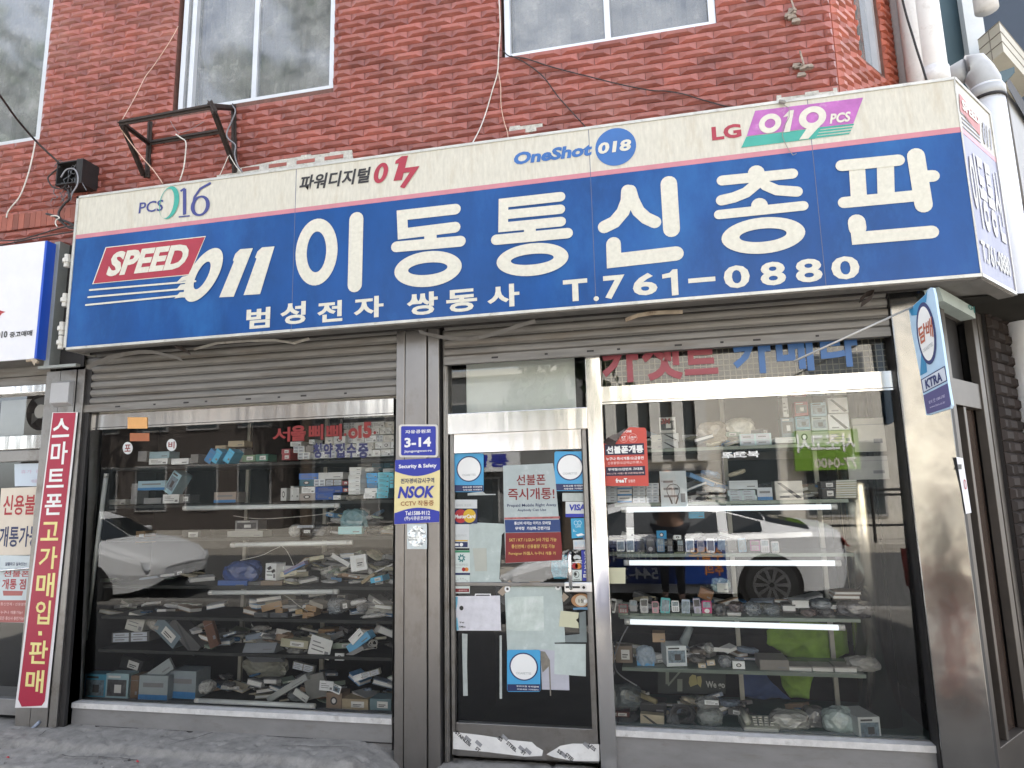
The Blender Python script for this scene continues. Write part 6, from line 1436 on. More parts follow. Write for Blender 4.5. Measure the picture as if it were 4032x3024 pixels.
# fourth shelf
item('wrap2', 'bag', 'plastic_bag', 'folded royal blue bag', foS, LB, 1415, 315, 1665, 490, (.03, .075, .27), dep=.14); C('plain', 'blue strip on blue bag', foS, LB, 1410, 445, 1600, 487, (.04, .12, .40), y=.175, dep=.05)
C('lines', 'white earphone carton', foS, L2, 150, 582, 338, 830, wh, dep=.09, yaw=-14)
C('plain', 'dark earpiece mark', foS, L2, 200, 632, 245, 672, bk, y=.165, dep=.006, tilt=30); C('plain', 'dark earpiece mark', foS, L2, 255, 678, 298, 716, bk, y=.165, dep=.006, tilt=30)
C('band', 'slim purple tube carton', foS, L2, 420, 622, 745, 678, (.30, .26, .42), tilt=24, dep=.05); C('plain', 'flat brown carton', foS, L2, 100, 838, 405, 906, (.26, .20, .15)); C('plain', 'flat dark carton', foS, L2, -160, 850, 100, 912, dg)
C('label', 'white bag card', foS, L2, 1402, 462, 1632, 690, wh, tilt=8, dep=.02); C('label', 'tilted small blue carton', foS, L2, 1688, 778, 1868, 858, sb, tilt=12); C('plain', 'slim tan carton', foS, L2, 1540, 780, 1760, 826, (.34, .27, .16), tilt=32, dep=.05)
# fifth shelf
for a, tl_ in (((110, 1162, 400, 1258), 14), ((310, 1232, 416, 1302), 0), ((600, 1255, 706, 1322), 4), ((745, 1198, 905, 1280), -8), ((702, 1298, 776, 1406), -4), ((775, 1294, 872, 1352), 0)): C('plain', 'brown kraft carton', fiS, L2, *a, kr if a[0] != 600 else (.45, .32, .16), tilt=tl_, dep=.1)
C('plain', 'long grey carton', fiS, L2, 415, 1190, 620, 1240, gr_); C('plain', 'dull slim carton', fiS, L2, 795, 1150, 1005, 1215, (.28, .25, .21), tilt=-18); item('bag2', 'bag', 'plastic_bag', 'clear crumpled bag', fiS, L2, 1020, 1095, 1285, 1350, (.30, .34, .38)); C('label', 'black adapter with white tag', fiS, L2, 1245, 1140, 1372, 1262, bk, tilt=8)
C('plain', 'dark rounded case', fiS, L2, 235, 1300, 490, 1370, (.07, .075, .085)); C('plain', 'dark rounded case', fiS, L2, 0, 1300, 205, 1368, (.06, .065, .07)); item('wrap0', 'bag', 'wire_bundle', 'tangled silver bundle', fiS, L2, 1460, 1195, 1580, 1310, (.36, .37, .38))
# sixth shelf
C('plain', 'flat grey notebook', siS, LB, 1580, 845, 1785, 915, (.27, .29, .32), tilt=3, dep=.16, pitch=-35); C('label', 'yellow and black carton', siS, L3, 390, 290, 780, 408, (.44, .42, .30), tilt=-5); C('lines', 'white sheet of instructions', siS, L3, 800, 255, 1120, 545, (.78, .79, .78), tilt=-14, dep=.008); C('logo', 'white hanging tag', siS, L3, 1175, 490, 1302, 592, (.70, .72, .72), dep=.01, y=.15)
C('plain', 'bright blue soft pack', siS, L3, 1330, 270, 1700, 390, (.16, .46, .74), tilt=34, dep=.08); C('plain', 'white flap on blue pack', siS, L3, 1370, 190, 1590, 300, wh, tilt=44, dep=.01, y=.175); C('plain', 'brown kraft carton', siS, L3, 930, 140, 1172, 302, kr, y=.42); item('coil', 'cable', 'cable_coil', 'white cable bundle', siS, L3, 1630, 285, 1785, 425, (.5, .49, .46)); C('plain', 'grey slim carton', siS, L3, 1335, 435, 1600, 500, gr_, tilt=26, dep=.06)
item('wrap1', 'bag', 'plastic_bag', 'grey dome bag', siS, L3, 430, 405, 670, 525, (.22, .22, .21)); C('lines', 'white printed carton', siS, LB, 822, 662, 932, 775, (.52, .52, .48), tilt=-14); C('grid', 'grey carton with white letters', siS, LB, 722, 778, 968, 842, dg, tilt=3); C('label', 'long blue grey carton', siS, LB, 990, 730, 1170, 830, (.16, .21, .25), tilt=-38); C('diag', 'long dark carton', siS, LB, 1070, 770, 1310, 850, dg, tilt=-40); C('plain', 'red brown plank', siS, LB, 1335, 690, 1395, 880, (.13, .055, .03), tilt=22, dep=.03); item('wrap2', 'bag', 'plastic_bag', 'cream crumpled bag', siS, LB, 925, 695, 1060, 780, (.42, .40, .36), tilt=-20); C('plain', 'grey standing pack', siS, LB, 1660, 780, 1785, 850, (.20, .20, .19), tilt=10, y=.4)
# floor
C('picture', 'sky blue carton with pictured device', flS, LB, 545, 1050, 685, 1220, (.06, .30, .46), dep=.1); C('darkpic', 'pale cyan carton with window', flS, LB, 683, 1047, 830, 1226, (.34, .50, .55), dep=.1); C('band', 'grey blue open carton', flS, LB, 900, 1060, 1085, 1228, (.33, .38, .40), dep=.16); C('band', 'grey blue open carton', flS, LB, 1092, 1030, 1270, 1212, (.28, .33, .36), dep=.16, y=.25); C('plain', 'kraft slip carton', flS, LB, 845, 1060, 895, 1225, (.16, .10, .06), y=.2)
C('plain', 'tilted grey lid', flS, LB, 930, 1000, 1120, 1080, (.34, .38, .39), tilt=32, dep=.02, y=.22); item('bag1', 'foil', 'foil_ball', 'crumpled silver foil', flS, LB, 1268, 1102, 1352, 1190, (.75, .75, .72)); item('wrap0', 'cushion', 'grey_cushion', 'big grey padded cushion', flS, LB, 1545, 942, 1838, 1085, (.24, .245, .21), y=.45, dep=.12)
C('grid', 'grey keypad panel', flS, L3, 560, 640, 870, 745, (.24, .24, .22), tilt=-10, y=.3, dep=.03); C('plain', 'long leaning pale carton', flS, L3, 150, 955, 800, 1045, (.40, .42, .41), tilt=29, dep=.09); C('plain', 'grey dusty slab', flS, L3, 740, 790, 1035, 1140, (.20, .20, .19), tilt=14, dep=.03, y=.22)
C('lines', 'white blank label', flS, L3, 950, 890, 1150, 1032, (.78, .80, .82), tilt=-3, dep=.006, y=.15); C('picture', 'small picture card', flS, L3, 1120, 945, 1258, 1068, wh, tilt=-18, dep=.006, y=.155); C('logo', 'kraft carton with swirl', flS, L3, 1045, 1062, 1275, 1292, (.26, .19, .14)); C('label', 'aged tan carton', flS, L3, 1280, 1152, 1655, 1305, (.38, .31, .21), dep=.14); C('label', 'dusty teal carton', flS, L3, 1680, 1150, 1990, 1315, (.16, .25, .28), dep=.14); C('plain', 'slim pale grey carton', flS, L3, 1425, 1080, 1735, 1142, (.36, .35, .31), dep=.1, y=.3); C('grid', 'strip with two dark circles', flS, L3, 1560, 745, 1825, 825, (.36, .35, .31), tilt=16, dep=.03, y=.25); C('plain', 'white folded paper', flS, L3, 1440, 790, 1620, 880, wh, tilt=18, dep=.02, y=.26); C('label', 'black printed carton', flS, LB, 780, 945, 920, 1030, bk, tilt=-14, y=.35); item('wrap1', 'toy', 'grey_toy', 'grey toy car', flS, L3, 430, 1060, 765, 1210, (.20, .22, .22), y=.2)
C('plain', 'torn white paper', flS, L3, 570, 1050, 790, 1150, (.60, .62, .60), tilt=-30, dep=.01, y=.175); C('plain', 'dark dusty carton', flS, L3, 0, 885, 390, 1010, dg, y=.35)
# ---- right window
PR = 'right window'
tR, sR, thR, foR, fiR, flR = [(w_, PR) for w_ in ('top shelf', 'second shelf', 'third shelf', 'fourth shelf', 'fifth shelf', 'floor')]
for ci, (xa, xb) in enumerate(((120, 330), (335, 548), (560, 748), (755, 942))):
    for ri, (ya, yb) in enumerate(((1262, 1348), (1352, 1442), (1446, 1542))):
        C('band' if ci == 1 else 'grid', ('white' if ci != 1 else 'white and blue') + ' small carton', sR, R1, xa, ya, xb - 4, yb, (.66, .67, .68) if ci else (.58, .64, .70), dep=.1, y=.12)
o = C('lines', 'white earphone carton', sR, R1, 958, 1085, 1345, 1615, (.66, .72, .75), dep=.05, y=.13)
ep = YP(.128)
e = MB()
def R1p(*q): return [R1(*k) for k in q]
stroke(e, ep, R1p((1130, 1560), (1090, 1470), (1055, 1390), (1055, 1330), (1090, 1290), (1145, 1275), (1200, 1290), (1235, 1330), (1235, 1390), (1210, 1470), (1185, 1560)), 2.6)
stroke(e, ep, R1p((1128, 1555), (1095, 1470)), 6); stroke(e, ep, R1p((1187, 1555), (1215, 1470)), 6)
for s_ in (-1, 1): stroke(e, ep, R1p((1145 + s_ * 60, 1345), (1145 + s_ * 28, 1335)), 5); stroke(e, ep, R1p((1145 + s_ * 30, 1335), (1145 + s_ * 15, 1365)), 2); stroke(e, ep, R1p((1145 + s_ * 18, 1365), (1145 + s_ * 15, 1560)), 1)
txt(e, ep, 'Bluetooth Earphone', bx(R1, 970, 1222, 1180, 1242), lift=.003, bold=.01)
e.build('earphone_print', m_inkk, o, base=(0, 0, 0)).matrix_parent_inverse = o.matrix_world.inverted()
o = C('darkpic', 'white carton with red lettering', tR, R1, 945, 305, 1182, 532, (.60, .60, .58), y=.32, dep=.1)
e = MB(); txt(e, YP(.315), '3M', bx(R1, 960, 320, 1105, 410), lift=.003, bold=.05, ital=.1); e.build('lettering', M('faded_red'), o, base=(0, 0, 0)).matrix_parent_inverse = o.matrix_world.inverted()
C('diag', 'grey white stacked carton', tR, R1, 985, 540, 1222, 650, (.5, .51, .5), y=.32); C('diag', 'grey white stacked carton', tR, R1, 985, 656, 1218, 772, (.48, .5, .5), y=.32); C('plain', 'grey white stacked carton', tR, R1, 830, 562, 982, 660, (.52, .51, .45), y=.32); C('plain', 'grey white stacked carton', tR, R1, 830, 664, 982, 772, (.40, .39, .36), y=.32)
for a, k_, c_, d_ in (((725, 945, 812, 1034), 'darkpic', rd, 'red carton with dark picture'), ((832, 950, 932, 1038), 'picture', pb, 'blue white carton with picture'), ((942, 918, 1070, 1017), 'diag', gw, 'white carton with dark slash'), ((732, 1040, 826, 1124), 'picture', (.2, .42, .52), 'blue white carton with picture'), ((836, 1042, 938, 1132), 'picture', (.40, .48, .48), 'blue white carton with picture'), ((944, 1022, 1078, 1128), 'diag', gw, 'white carton with dark slash'), ((740, 1130, 837, 1216), 'logo', (.55, .54, .5), 'plain white carton'), ((842, 1136, 945, 1216), 'plain', (.58, .58, .56), 'plain white carton'), ((948, 1130, 1092, 1212), 'lines', (.62, .57, .44), 'cream carton'), ((640, 1048, 722, 1172), 'darkpic', (.16, .22, .26), 'dark blue carton'), ((648, 920, 684, 1042), 'lines', gw, 'narrow white carton'), ((600, 1175, 735, 1212), 'plain', gw, 'flat white carton')):
    C(k_, d_, tR, RA, *a, c_, dep=.12, y=.2)
o = C('plain', 'silver picture frame', tR, RA, 1105, 1050, 1312, 1268, (.5, .48, .42), y=.26, dep=.02)
C('plain', 'pale card on the column', sR, RA, 1072, 1298, 1332, 1448, (.42, .42, .40), y=.22, dep=.01)
for a, k_, c_, d_ in (((300, 1455, 486, 1512), 'plain', (.56, .60, .62), 'white soft parcel'), ((292, 1518, 470, 1552), 'grid', (.48, .60, .60), 'pale cyan carton'), ((304, 1552, 482, 1586), 'grid', (.52, .64, .64), 'pale cyan carton'), ((484, 1500, 582, 1582), 'band', (.52, .56, .6), 'white and blue carton'), ((600, 1458, 778, 1580), 'diag', (.62, .60, .55), 'white carton with dark slash'), ((896, 1460, 988, 1506), 'label', bk, 'black carton'), ((906, 1508, 990, 1568), 'label', bk, 'black carton')):
    C(k_, d_, sR, RA, *a, c_, dep=.13, y=.18)
for k in range(8): item('booklet', 'booklet', 'booklet', 'thin yellowish booklet', sR, RA, 992, 1450 + k * 15, 1130, 1463 + k * 15, (.55, .50, .30) if k % 3 else (.36, .42, .34), y=.2, dep=.12)
# phones on the third and fourth boards
def phone_proto(kind):
    r = MB(); n = 5
    def rr(x0, z0, x1, z1, q, y):
        out = []
        for cx, cz, a in ((x1 - q, z1 - q, 0), (x0 + q, z1 - q, 90), (x0 + q, z0 + q, 180), (x1 - q, z0 + q, 270)):
            for k in range(n): t = radians(a + 90 * k / (n - 1)); out.append(Vector((cx + q * cos(t) * .9, y, cz + q * sin(t))))
        return out
    r.prism(rr(-.5, -.5, .5, .5, .12, 0), (0, 1, 0))
    sc = MB(); bt = MB()
    if kind == 'touch': sc.face(rr(-.40, -.36, .40, .36, .03, -.06)); bt.face([(.07 * cos(t), -.06, -.43 + .045 * sin(t)) for t in [k * pi / 6 for k in range(12)]])
    elif kind == 'player': sc.face(rr(-.38, -.02, .38, .40, .03, -.06)); bt.face([(.26 * cos(t), -.06, -.26 + .16 * sin(t)) for t in [k * pi / 8 for k in range(16)]])
    else:
        sc.face(rr(-.38, .02, .38, .40, .03, -.06))
        for i in range(3):
            for j in range(4): bt.box(-.36 + i * .25, -.36 + i * .25 + .2, -.07, 0, -.42 + j * .1, -.42 + j * .1 + .07)
    out = []
    for nm, mb, mt in (('body', r, m_obj), ('screen', sc, None), ('keypad', bt, None)):
        me = bpy.data.meshes.new(nm); me.from_pydata([tuple(v) for v in mb.v], [], mb.f)
        if mt: me.materials.append(mt)
        out.append(me)
    return out
m_scrd = M('dark_screen', (.03, .034, .04), .15, var=.4, scale=2); m_scrp = M('picture_screen', (.20, .26, .30), .3, var=.7, scale=4); m_key = M('grey_keys', (.34, .34, .35), .45); m_keyw = M('white_wheel', (.75, .75, .74), .4)
PH = {(k, s_): None for k in ('touch', 'player', 'keys') for s_ in (0, 1)}
for (k, s_) in PH:
    b_, sc_, kt_ = phone_proto(k); sc_.materials.append(m_scrp if s_ else m_scrd); kt_.materials.append(m_keyw if (k == 'player' and s_) else m_key); PH[(k, s_)] = (b_, sc_, kt_)
def phone(kind, scr, desc, place, f, x0, y0, x1, y1, col, tilt=0, y=.185):
    b_, sc_, kt_ = PH[(kind, scr)]
    PROTO['_ph'] = b_
    o = item('_ph', 'phone', 'mobile_phone', desc, place, f, x0, y0, x1, y1, col, y=y, dep=.016, tilt=tilt, pitch=-8)
    for nm, me in (('screen', sc_), ('keypad', kt_)):
        c = bpy.data.objects.new(nm, me); COL.objects.link(c); c.parent = o
    return o
silv = (.5, .5, .5)
for k, s_, d_, a, c_, t_ in (('touch', 1, 'white phone', (325, 472, 440, 628), wh, 0), ('touch', 1, 'white phone', (465, 442, 580, 640), wh, 0), ('touch', 0, 'black phone', (598, 452, 728, 640), bk, 0), ('player', 0, 'black phone', (748, 446, 880, 645), bk, 0), ('keys', 1, 'blue slider phone', (905, 437, 1020, 640), (.10, .20, .32), 0), ('keys', 0, 'black phone', (1056, 440, 1142, 640), bk, 0), ('keys', 1, 'black phone with pale screen', (1200, 455, 1300, 640), bk, 0), ('touch', 1, 'white phone', (1326, 442, 1450, 640), wh, 0), ('player', 0, 'beige phone', (1490, 480, 1600, 642), (.42, .36, .33), 0), ('touch', 0, 'white phone with grey screen', (1630, 442, 1748, 650), wh, -3), ('touch', 1, 'black tilted phone', (1780, 422, 1912, 638), bk, -6), ('touch', 0, 'dark phone', (1930, 450, 2066, 642), dg, 0), ('touch', 1, 'pale blue phone', (2088, 436, 2206, 640), (.16, .30, .42), 2)):
    phone(k, s_, d_, thR, R2, *a, c_, t_)
for k, s_, d_, a, c_ in (('keys', 0, 'purple phone', (437, 182, 502, 252), (.34, .10, .26)), ('keys', 1, 'pale lilac phone', (506, 178, 562, 262), (.60, .58, .62)), ('touch', 1, 'small silver phone', (575, 190, 625, 262), silv)):
    phone(k, s_, d_, thR, RB, *a, c_)
C('logo', 'bright blue card', thR, R2, 905, 330, 1048, 450, (.04, .34, .66), y=.22, dep=.01); C('plain', 'white price stand', thR, R2, 470, 285, 575, 445, wh, y=.24, dep=.01); C('logo', 'white card with black badge', thR, R2, 1155, 395, 1262, 455, wh, y=.21, dep=.01)
for k, s_, d_, a, c_, t_ in (('touch', 0, 'white leaning phone', (195, 1315, 315, 1518), wh, -10), ('keys', 0, 'dark red phone', (352, 1398, 490, 1522), (.22, .02, .025), 0), ('keys', 1, 'grey phone', (510, 1335, 622, 1502), gr_, 0), ('player', 0, 'silver music player', (666, 1316, 784, 1522), silv, 0), ('player', 0, 'pink phone', (836, 1356, 936, 1526), (.58, .30, .34), 0), ('touch', 1, 'turquoise phone', (960, 1306, 1102, 1530), (.10, .48, .50), -6), ('keys', 1, 'white phone', (1120, 1346, 1232, 1506), wh, 0), ('touch', 1, 'pale blue phone', (1266, 1330, 1390, 1532), (.42, .50, .60), -3), ('player', 0, 'lilac phone', (1438, 1312, 1546, 1542), (.42, .40, .50), 4), ('player', 1, 'magenta music player with white wheel', (1560, 1346, 1706, 1542), (.50, .03, .16), 0)):
    phone(k, s_, d_, foR, R2, *a, c_, t_)
for x in (350, 520, 668, 815, 965, 1115, 1265, 1420, 1570): C('plain', 'small green stand', foR, R2, x, 1535, x + 142, 1588, (.13, .19, .13), y=.165, dep=.02)
for x in (1160, 1325, 1490): C('plain', 'small green stand', thR, R2, x, 642, x + 145, 700, (.17, .20, .10), y=.165, dep=.02)
C('plain', 'long olive ledge', thR, R2, 160, 640, 735, 692, (.08, .10, .05), y=.165, dep=.02)
C('plain', 'brown leather carton', foR, R2, 1520, 1185, 1720, 1330, (.26, .12, .04), tilt=-22, dep=.1, y=.24); item('bag0', 'bag', 'plastic_bag', 'pale teal zip bag', foR, R2, 1690, 1015, 1985, 1235, (.28, .42, .43), y=.26, dep=.03); C('plain', 'pale label in zip bag', foR, R2, 1785, 1090, 1945, 1225, (.55, .56, .5), y=.25, dep=.01)
for a, k_, d_, c_ in (((650, 600, 732, 650), 'booklet', 'dark packet', dg), ((710, 575, 820, 622), 'booklet', 'pale booklet', gw), ((770, 632, 882, 695), 'wrap0', 'brown foil packet', (.15, .11, .10)), ((885, 628, 1000, 695), 'wrap1', 'black foil packet', dg), ((1000, 585, 1252, 700), 'wrap2', 'wide black foil packet', (.08, .075, .08)), ((985, 515, 1160, 538), 'booklet', 'brown book', (.16, .10, .07)), ((975, 540, 1150, 566), 'booklet', 'brown book', (.20, .12, .08)), ((200, 600, 290, 690), 'wrap1', 'dark crumpled packet', (.10, .10, .10)), ((290, 655, 380, 690), 'booklet', 'white edged booklet', wh), ((400, 590, 520, 690), 'bag1', 'clear packet', (.30, .34, .38)), ((520, 605, 645, 695), 'bag2', 'clear packet', (.26, .30, .33)), ((300, 590, 400, 660), 'wrap0', 'dark crumpled packet', (.12, .09, .09)), ((830, 568, 980, 640), 'wrap2', 'grey foil packet', (.22, .24, .26))):
    item(k_, 'packet', 'packet', d_, foR, RB, *a, c_, y=.2, dep=.14)
# fifth
C('label', 'brown carton in clear wrap', fiR, R3, 305, 345, 548, 590, (.20, .15, .11), dep=.08); item('bag1', 'bag', 'plastic_bag', 'clear bag with blue base', fiR, R3, 600, 350, 895, 672, (.45, .55, .66), dep=.08); C('plain', 'blue carton in clear bag', fiR, R3, 620, 570, 870, 660, (.10, .34, .62), y=.2, dep=.05)
C('picture', 'white carton with pale blue picture', fiR, R3, 1045, 345, 1345, 640, (.68, .74, .76), dep=.16, yaw=10); C('plain', 'small kraft carton', fiR, R3, 845, 160, 1026, 290, (.42, .29, .18), y=.26); C('label', 'cream tag', fiR, R3, 1510, 605, 1622, 668, cm_, dep=.03); C('label', 'cream tag', fiR, R3, 1635, 558, 1752, 628, cm_, dep=.03, tilt=6); item('bag2', 'bag', 'plastic_bag', 'small clear knotted bag', fiR, R3, 1600, 330, 1745, 482, (.5, .5, .48)); C('logo', 'white card with car drawing', fiR, R3, 2010, 570, 2186, 680, wh, y=.17, dep=.02); item('wrap0', 'bag', 'plastic_bag', 'dark flat bag', fiR, R3, 1370, 500, 1640, 620, (.12, .11, .1)); item('wrap1', 'bag', 'plastic_bag', 'beige flat bag', fiR, R3, 1380, 400, 1640, 500, (.30, .25, .21), y=.3); item('bag0', 'bag', 'plastic_bag', 'grey thin bag', fiR, R3, 1800, 520, 2010, 690, (.36, .38, .4), y=.2)
for a in ((690, 1002, 838, 1046), (842, 1004, 980, 1048), (985, 1004, 1132, 1052)): item('booklet', 'booklet', 'booklet', 'flat grey booklet', fiR, RB, *a, (.34, .32, .30), dep=.14)
item('bag1', 'bag', 'plastic_bag', 'wide clear wrapped pack', fiR, RB, 1065, 945, 1300, 1050, (.5, .49, .46), dep=.12); C('plain', 'flat grey tray', fiR, RB, 500, 960, 690, 1030, (.25, .23, .21), dep=.2)
mb = MB(); mb.tube([W(*R3(1390, 70), .24), W(*R3(1290, 310), .24)], .022, 14, r2=.03); o = mb.build('grey_tube', M('grey_vinyl_tube', (.22, .25, .26), .4, var=.25), base=W(*R3(1290, 310), .24), smooth=True); o['category'] = 'tube'; ITEMS.append((o, 'leaning grey tube', fiR, 0, 0))
# floor right
item('bag0', 'bag', 'plastic_bag', 'big glossy clear bag', flR, R3, 215, 960, 690, 1330, (.20, .24, .25), dep=.2); C('label', 'dark red striped pack', flR, R3, 255, 1300, 510, 1375, (.10, .02, .02)); item('bag2', 'bag', 'plastic_bag', 'clear bag with silver clips', flR, R3, 235, 1370, 650, 1530, (.12, .13, .15), dep=.16)
mb = MB(); mb.tube([W(*R3(580, 1015), .3), W(*R3(900, 1155), .2)], .016, 12); o = mb.build('olive_tube', M('olive_card_tube', (.25, .21, .11), .6), base=W(*R3(900, 1155), .2), smooth=True); o['category'] = 'tube'; ITEMS.append((o, 'slanting olive cardboard tube', flR, 0, 0))
C('diag', 'cream carton with curved line', flR, R3, 668, 1345, 1012, 1540, (.60, .53, .39), dep=.06, tilt=-2); item('coil', 'cable', 'cable_coil', 'thick black cable coil', flR, R3, 1060, 1160, 1500, 1565, bk, dep=.1); item('bag1', 'bag', 'plastic_bag', 'small plug in clear bag', flR, R3, 1040, 1350, 1245, 1565, (.28, .30, .32), dep=.08)
item('bag0', 'bag', 'plastic_bag', 'wide clear bag with white label', flR, R3, 1465, 1120, 1850, 1290, (.42, .44, .44), dep=.12); C('lines', 'white label on clear bag', flR, R3, 1600, 1135, 1805, 1200, wh, y=.165, dep=.006); item('bag2', 'bag', 'plastic_bag', 'large knotted clear bag', flR, R3, 1485, 1285, 1895, 1595, (.42, .46, .46), dep=.16)
item('wrap0', 'bag', 'plastic_bag', 'white wrapped parcel', flR, RB, 578, 1308, 842, 1450, (.58, .59, .56), dep=.16); item('wrap1', 'bag', 'plastic_bag', 'grey wrapped parcel', flR, RB, 782, 1280, 952, 1455, (.20, .20, .20), y=.26, dep=.16); item('wrap2', 'bag', 'plastic_bag', 'pale aqua wrapped parcel', flR, RB, 912, 1285, 1132, 1475, (.55, .66, .65), dep=.16); C('picture', 'printed white carton with blue picture', flR, RB, 1135, 1330, 1290, 1485, (.62, .66, .66), dep=.22, yaw=14, y=.15)
C('plain', 'black flat carton', flR, R3, 665, 1160, 1040, 1330, bk, y=.3)
# old desk telephone
tp = thing('desk_telephone', 'old cream desk telephone on the floor of the right window', 'telephone', W(*RB(500, 1430), .16))
q = lambda x, y, d: W(*RB(x, y), d)
mb = MB(); A_ = [q(400, 1428, .14), q(625, 1440, .14), q(640, 1380, .32), q(360, 1370, .32)]
mb.hexa([a_ for a_ in A_], [a_ + Vector((0, 0, .03 if k < 2 else .055)) for k, a_ in enumerate(A_)]); mb.build('base', M('cream_plastic', (.56, .57, .50), .4, var=.06), tp, bevel=.006)
mb = MB(); mb.tube([A_[0].lerp(A_[1], .12) + Vector((0, .01, .055)), A_[3].lerp(A_[2], .12) + Vector((0, -.01, .085))], .019, 12); mb.build('handset', M('cream_plastic'), tp, smooth=True)
mb = MB()
for i in range(4):
    for j in range(4):
        a0 = A_[0].lerp(A_[1], .36 + i * .15); a1 = A_[3].lerp(A_[2], .36 + i * .15); c = a0.lerp(a1, .2 + j * .18) + Vector((0, 0, .036 + j * .005))
        mb.box(c.x - .011, c.x + .011, c.y - .008, c.y + .008, c.z, c.z + .008)
mb.build('keypad', M('pale_keys', (.66, .67, .62), .5), tp)
# boards and cloths deeper in the right window
mb = MB(); bp = YP(.56); P_ = [bp.at(*R3(*q_)) for q_ in ((922, 690), (1905, 690), (1905, 1040), (922, 1030))]; mb.prism(P_, (0, .01, 0))
o = mb.build('dark_board', M('blackboard', (.03, .038, .036), .7, var=.2), base=P_[3]); tag(o, 'dark board with pale words We go at the back of the right window', 'board')
ink(o, 'lettering', bp, [('t', 'We go', (*R3(1615, 850), *R3(1900, 985)), 0, .004, .03), ('p', [R3(1060, 910), R3(1240, 700), R3(1350, 700), R3(1250, 730), R3(1080, 930)], 1), ('p', box4(R3, 1035, 700, 1085, 900), 1), ('p', box4(R3, 1205, 825, 1280, 1005), 1), ('p', [R3(1380, 800), R3(1420, 760), R3(1475, 770), R3(1500, 900), R3(1395, 940), R3(1370, 880)], 2), ('p', [R3(1490, 790), R3(1550, 780), R3(1560, 860), R3(1545, 950), R3(1500, 900)], 2)], [M('pale_grey_print', (.42, .44, .42), .6), M('sage_strip', (.20, .23, .19), .6), M('dull_yellow_paper', (.36, .33, .14), .6)])
def cloth(label, pts, mat, y, cat='cloth'):
    mb = MB(); n = len(pts); P_ = [W(*p_, y + .03 * sin(i * 2.3)) for i, p_ in enumerate(pts)]
    c = sum(P_, Vector()) / n + Vector((0, -.05, 0))
    for i in range(n): mb.face([c, P_[i], P_[(i + 1) % n]])
    o = mb.build('hanging_cloth', mat, base=min(P_, key=lambda v: v.z)); tag(o, label, cat)
    bm_ = bmesh.new(); bm_.from_mesh(o.data); bmesh.ops.remove_doubles(bm_, verts=bm_.verts, dist=1e-4)
    bmesh.ops.subdivide_edges(bm_, edges=bm_.edges, cuts=7, use_grid_fill=True)
    for v in bm_.verts:
        v.co.y += .035 * NZ.noise(Vector((v.co.x * 9, y, v.co.z * 2.5))) + .012 * NZ.noise(v.co * 26)
        v.co.x += .012 * NZ.noise(v.co * 8); v.co.z += .012 * NZ.noise(v.co * 8 + Vector((5, 0, 0)))
    bm_.to_mesh(o.data); bm_.free()
    for p_ in o.data.polygons: p_.use_smooth = True
    so_ = o.modifiers.new('thickness', 'SOLIDIFY'); so_.thickness = .01
cloth('lime green cloth bag hanging behind the fourth shelf of the right window', [RB(*q_) for q_ in ((640, 705), (830, 700), (1060, 760), (1075, 900), (1000, 945), (850, 940), (720, 945), (640, 900), (540, 850), (545, 770))], M('lime_cloth', (.20, .34, .045), .8, var=.25, scale=8), .62)
cloth('lime green bag bottom below the fifth shelf of the right window', [RB(*q_) for q_ in ((630, 1045), (840, 1045), (820, 1200), (700, 1195), (650, 1120))], M('lime_cloth'), .62)
cloth('dark blue cloth with teal straps at the back of the right window', [RB(*q_) for q_ in ((370, 1040), (520, 1035), (580, 1110), (700, 1200), (540, 1205), (390, 1190))], M('navy_cloth', (.03, .06, .17), .85, var=.2), .6)
item('wrap0', 'bag', 'plastic_bag', 'crumpled beige bag', tR, RA, 95, 1060, 300, 1215, (.42, .36, .28), y=.25, dep=.16); item('wrap2', 'bag', 'plastic_bag', 'pale crumpled bag', tR, RA, 260, 1040, 480, 1200, (.62, .60, .52), y=.28, dep=.16); C('grid', 'pale cyan low carton', tR, RA, 370, 1150, 575, 1228, (.55, .72, .74), y=.2)
C('plain', 'flat blue carton', thR, RA, 40, 1660, 140, 1700, sb, y=.36)
# loose clutter: thin packets and booklets heaped on the boards
CN = [('grey', gr_), ('dark grey', dg), ('black', bk), ('pale', gw), ('brown', (.22, .15, .10)), ('olive', ol), ('blue grey', (.16, .20, .26)), ('cream', (.46, .41, .31)), ('white', wh), ('dull blue', (.07, .17, .32)), ('sage', (.22, .27, .22))]
def clutter(place, z, xa, xb, n, seed, hmax, bright=.0, dmin=.2):
    r = random.Random(seed)
    for k in range(n):
        x = r.uniform(xa, xb); y = r.uniform(dmin, .48); cn, c_ = r.choice(CN)
        kind, nm, cat, w_ = r.choice((('booklet', 'booklet', 'booklet', 'booklet'), ('wrap0', 'packet', 'packet', 'packet'), ('wrap2', 'packet', 'packet', 'packet'), ('carton_label', 'carton', 'box', 'slim carton'), ('carton_plain', 'carton', 'box', 'slim carton'), ('booklet', 'booklet', 'booklet', 'booklet')))
        w = r.uniform(.07, .19); h = r.uniform(.012, .045); d = r.uniform(.06, .14)
        lev = r.random() ** 1.6 * hmax
        item3(kind, cat, nm, f'{cn} {w_}', place, (x, y, z + h / 2 + lev), w, h, tuple(min(.7, v * (1 + bright)) for v in c_), d, tilt=r.uniform(-22, 22) * (.3 + lev / .12), yaw=r.uniform(-45, 45), pitch=r.uniform(-14, 6))
xw = lambda f, x, y: W(*f(x, y), .25).x
def heap(place, sh, f, xa, xb, n, seed, hmax, bright=0., dmin=.2, **k): clutter(place, sh, xw(f, xa, 1000), xw(f, xb, 1000), n, seed, hmax, bright, dmin)
heap(thS, LSH['third'], L1, 1000, 2030, 34, 1, .15, .7)
heap(foS, LSH['fourth'], L2, 420, 2030, 70, 2, .20, .6)
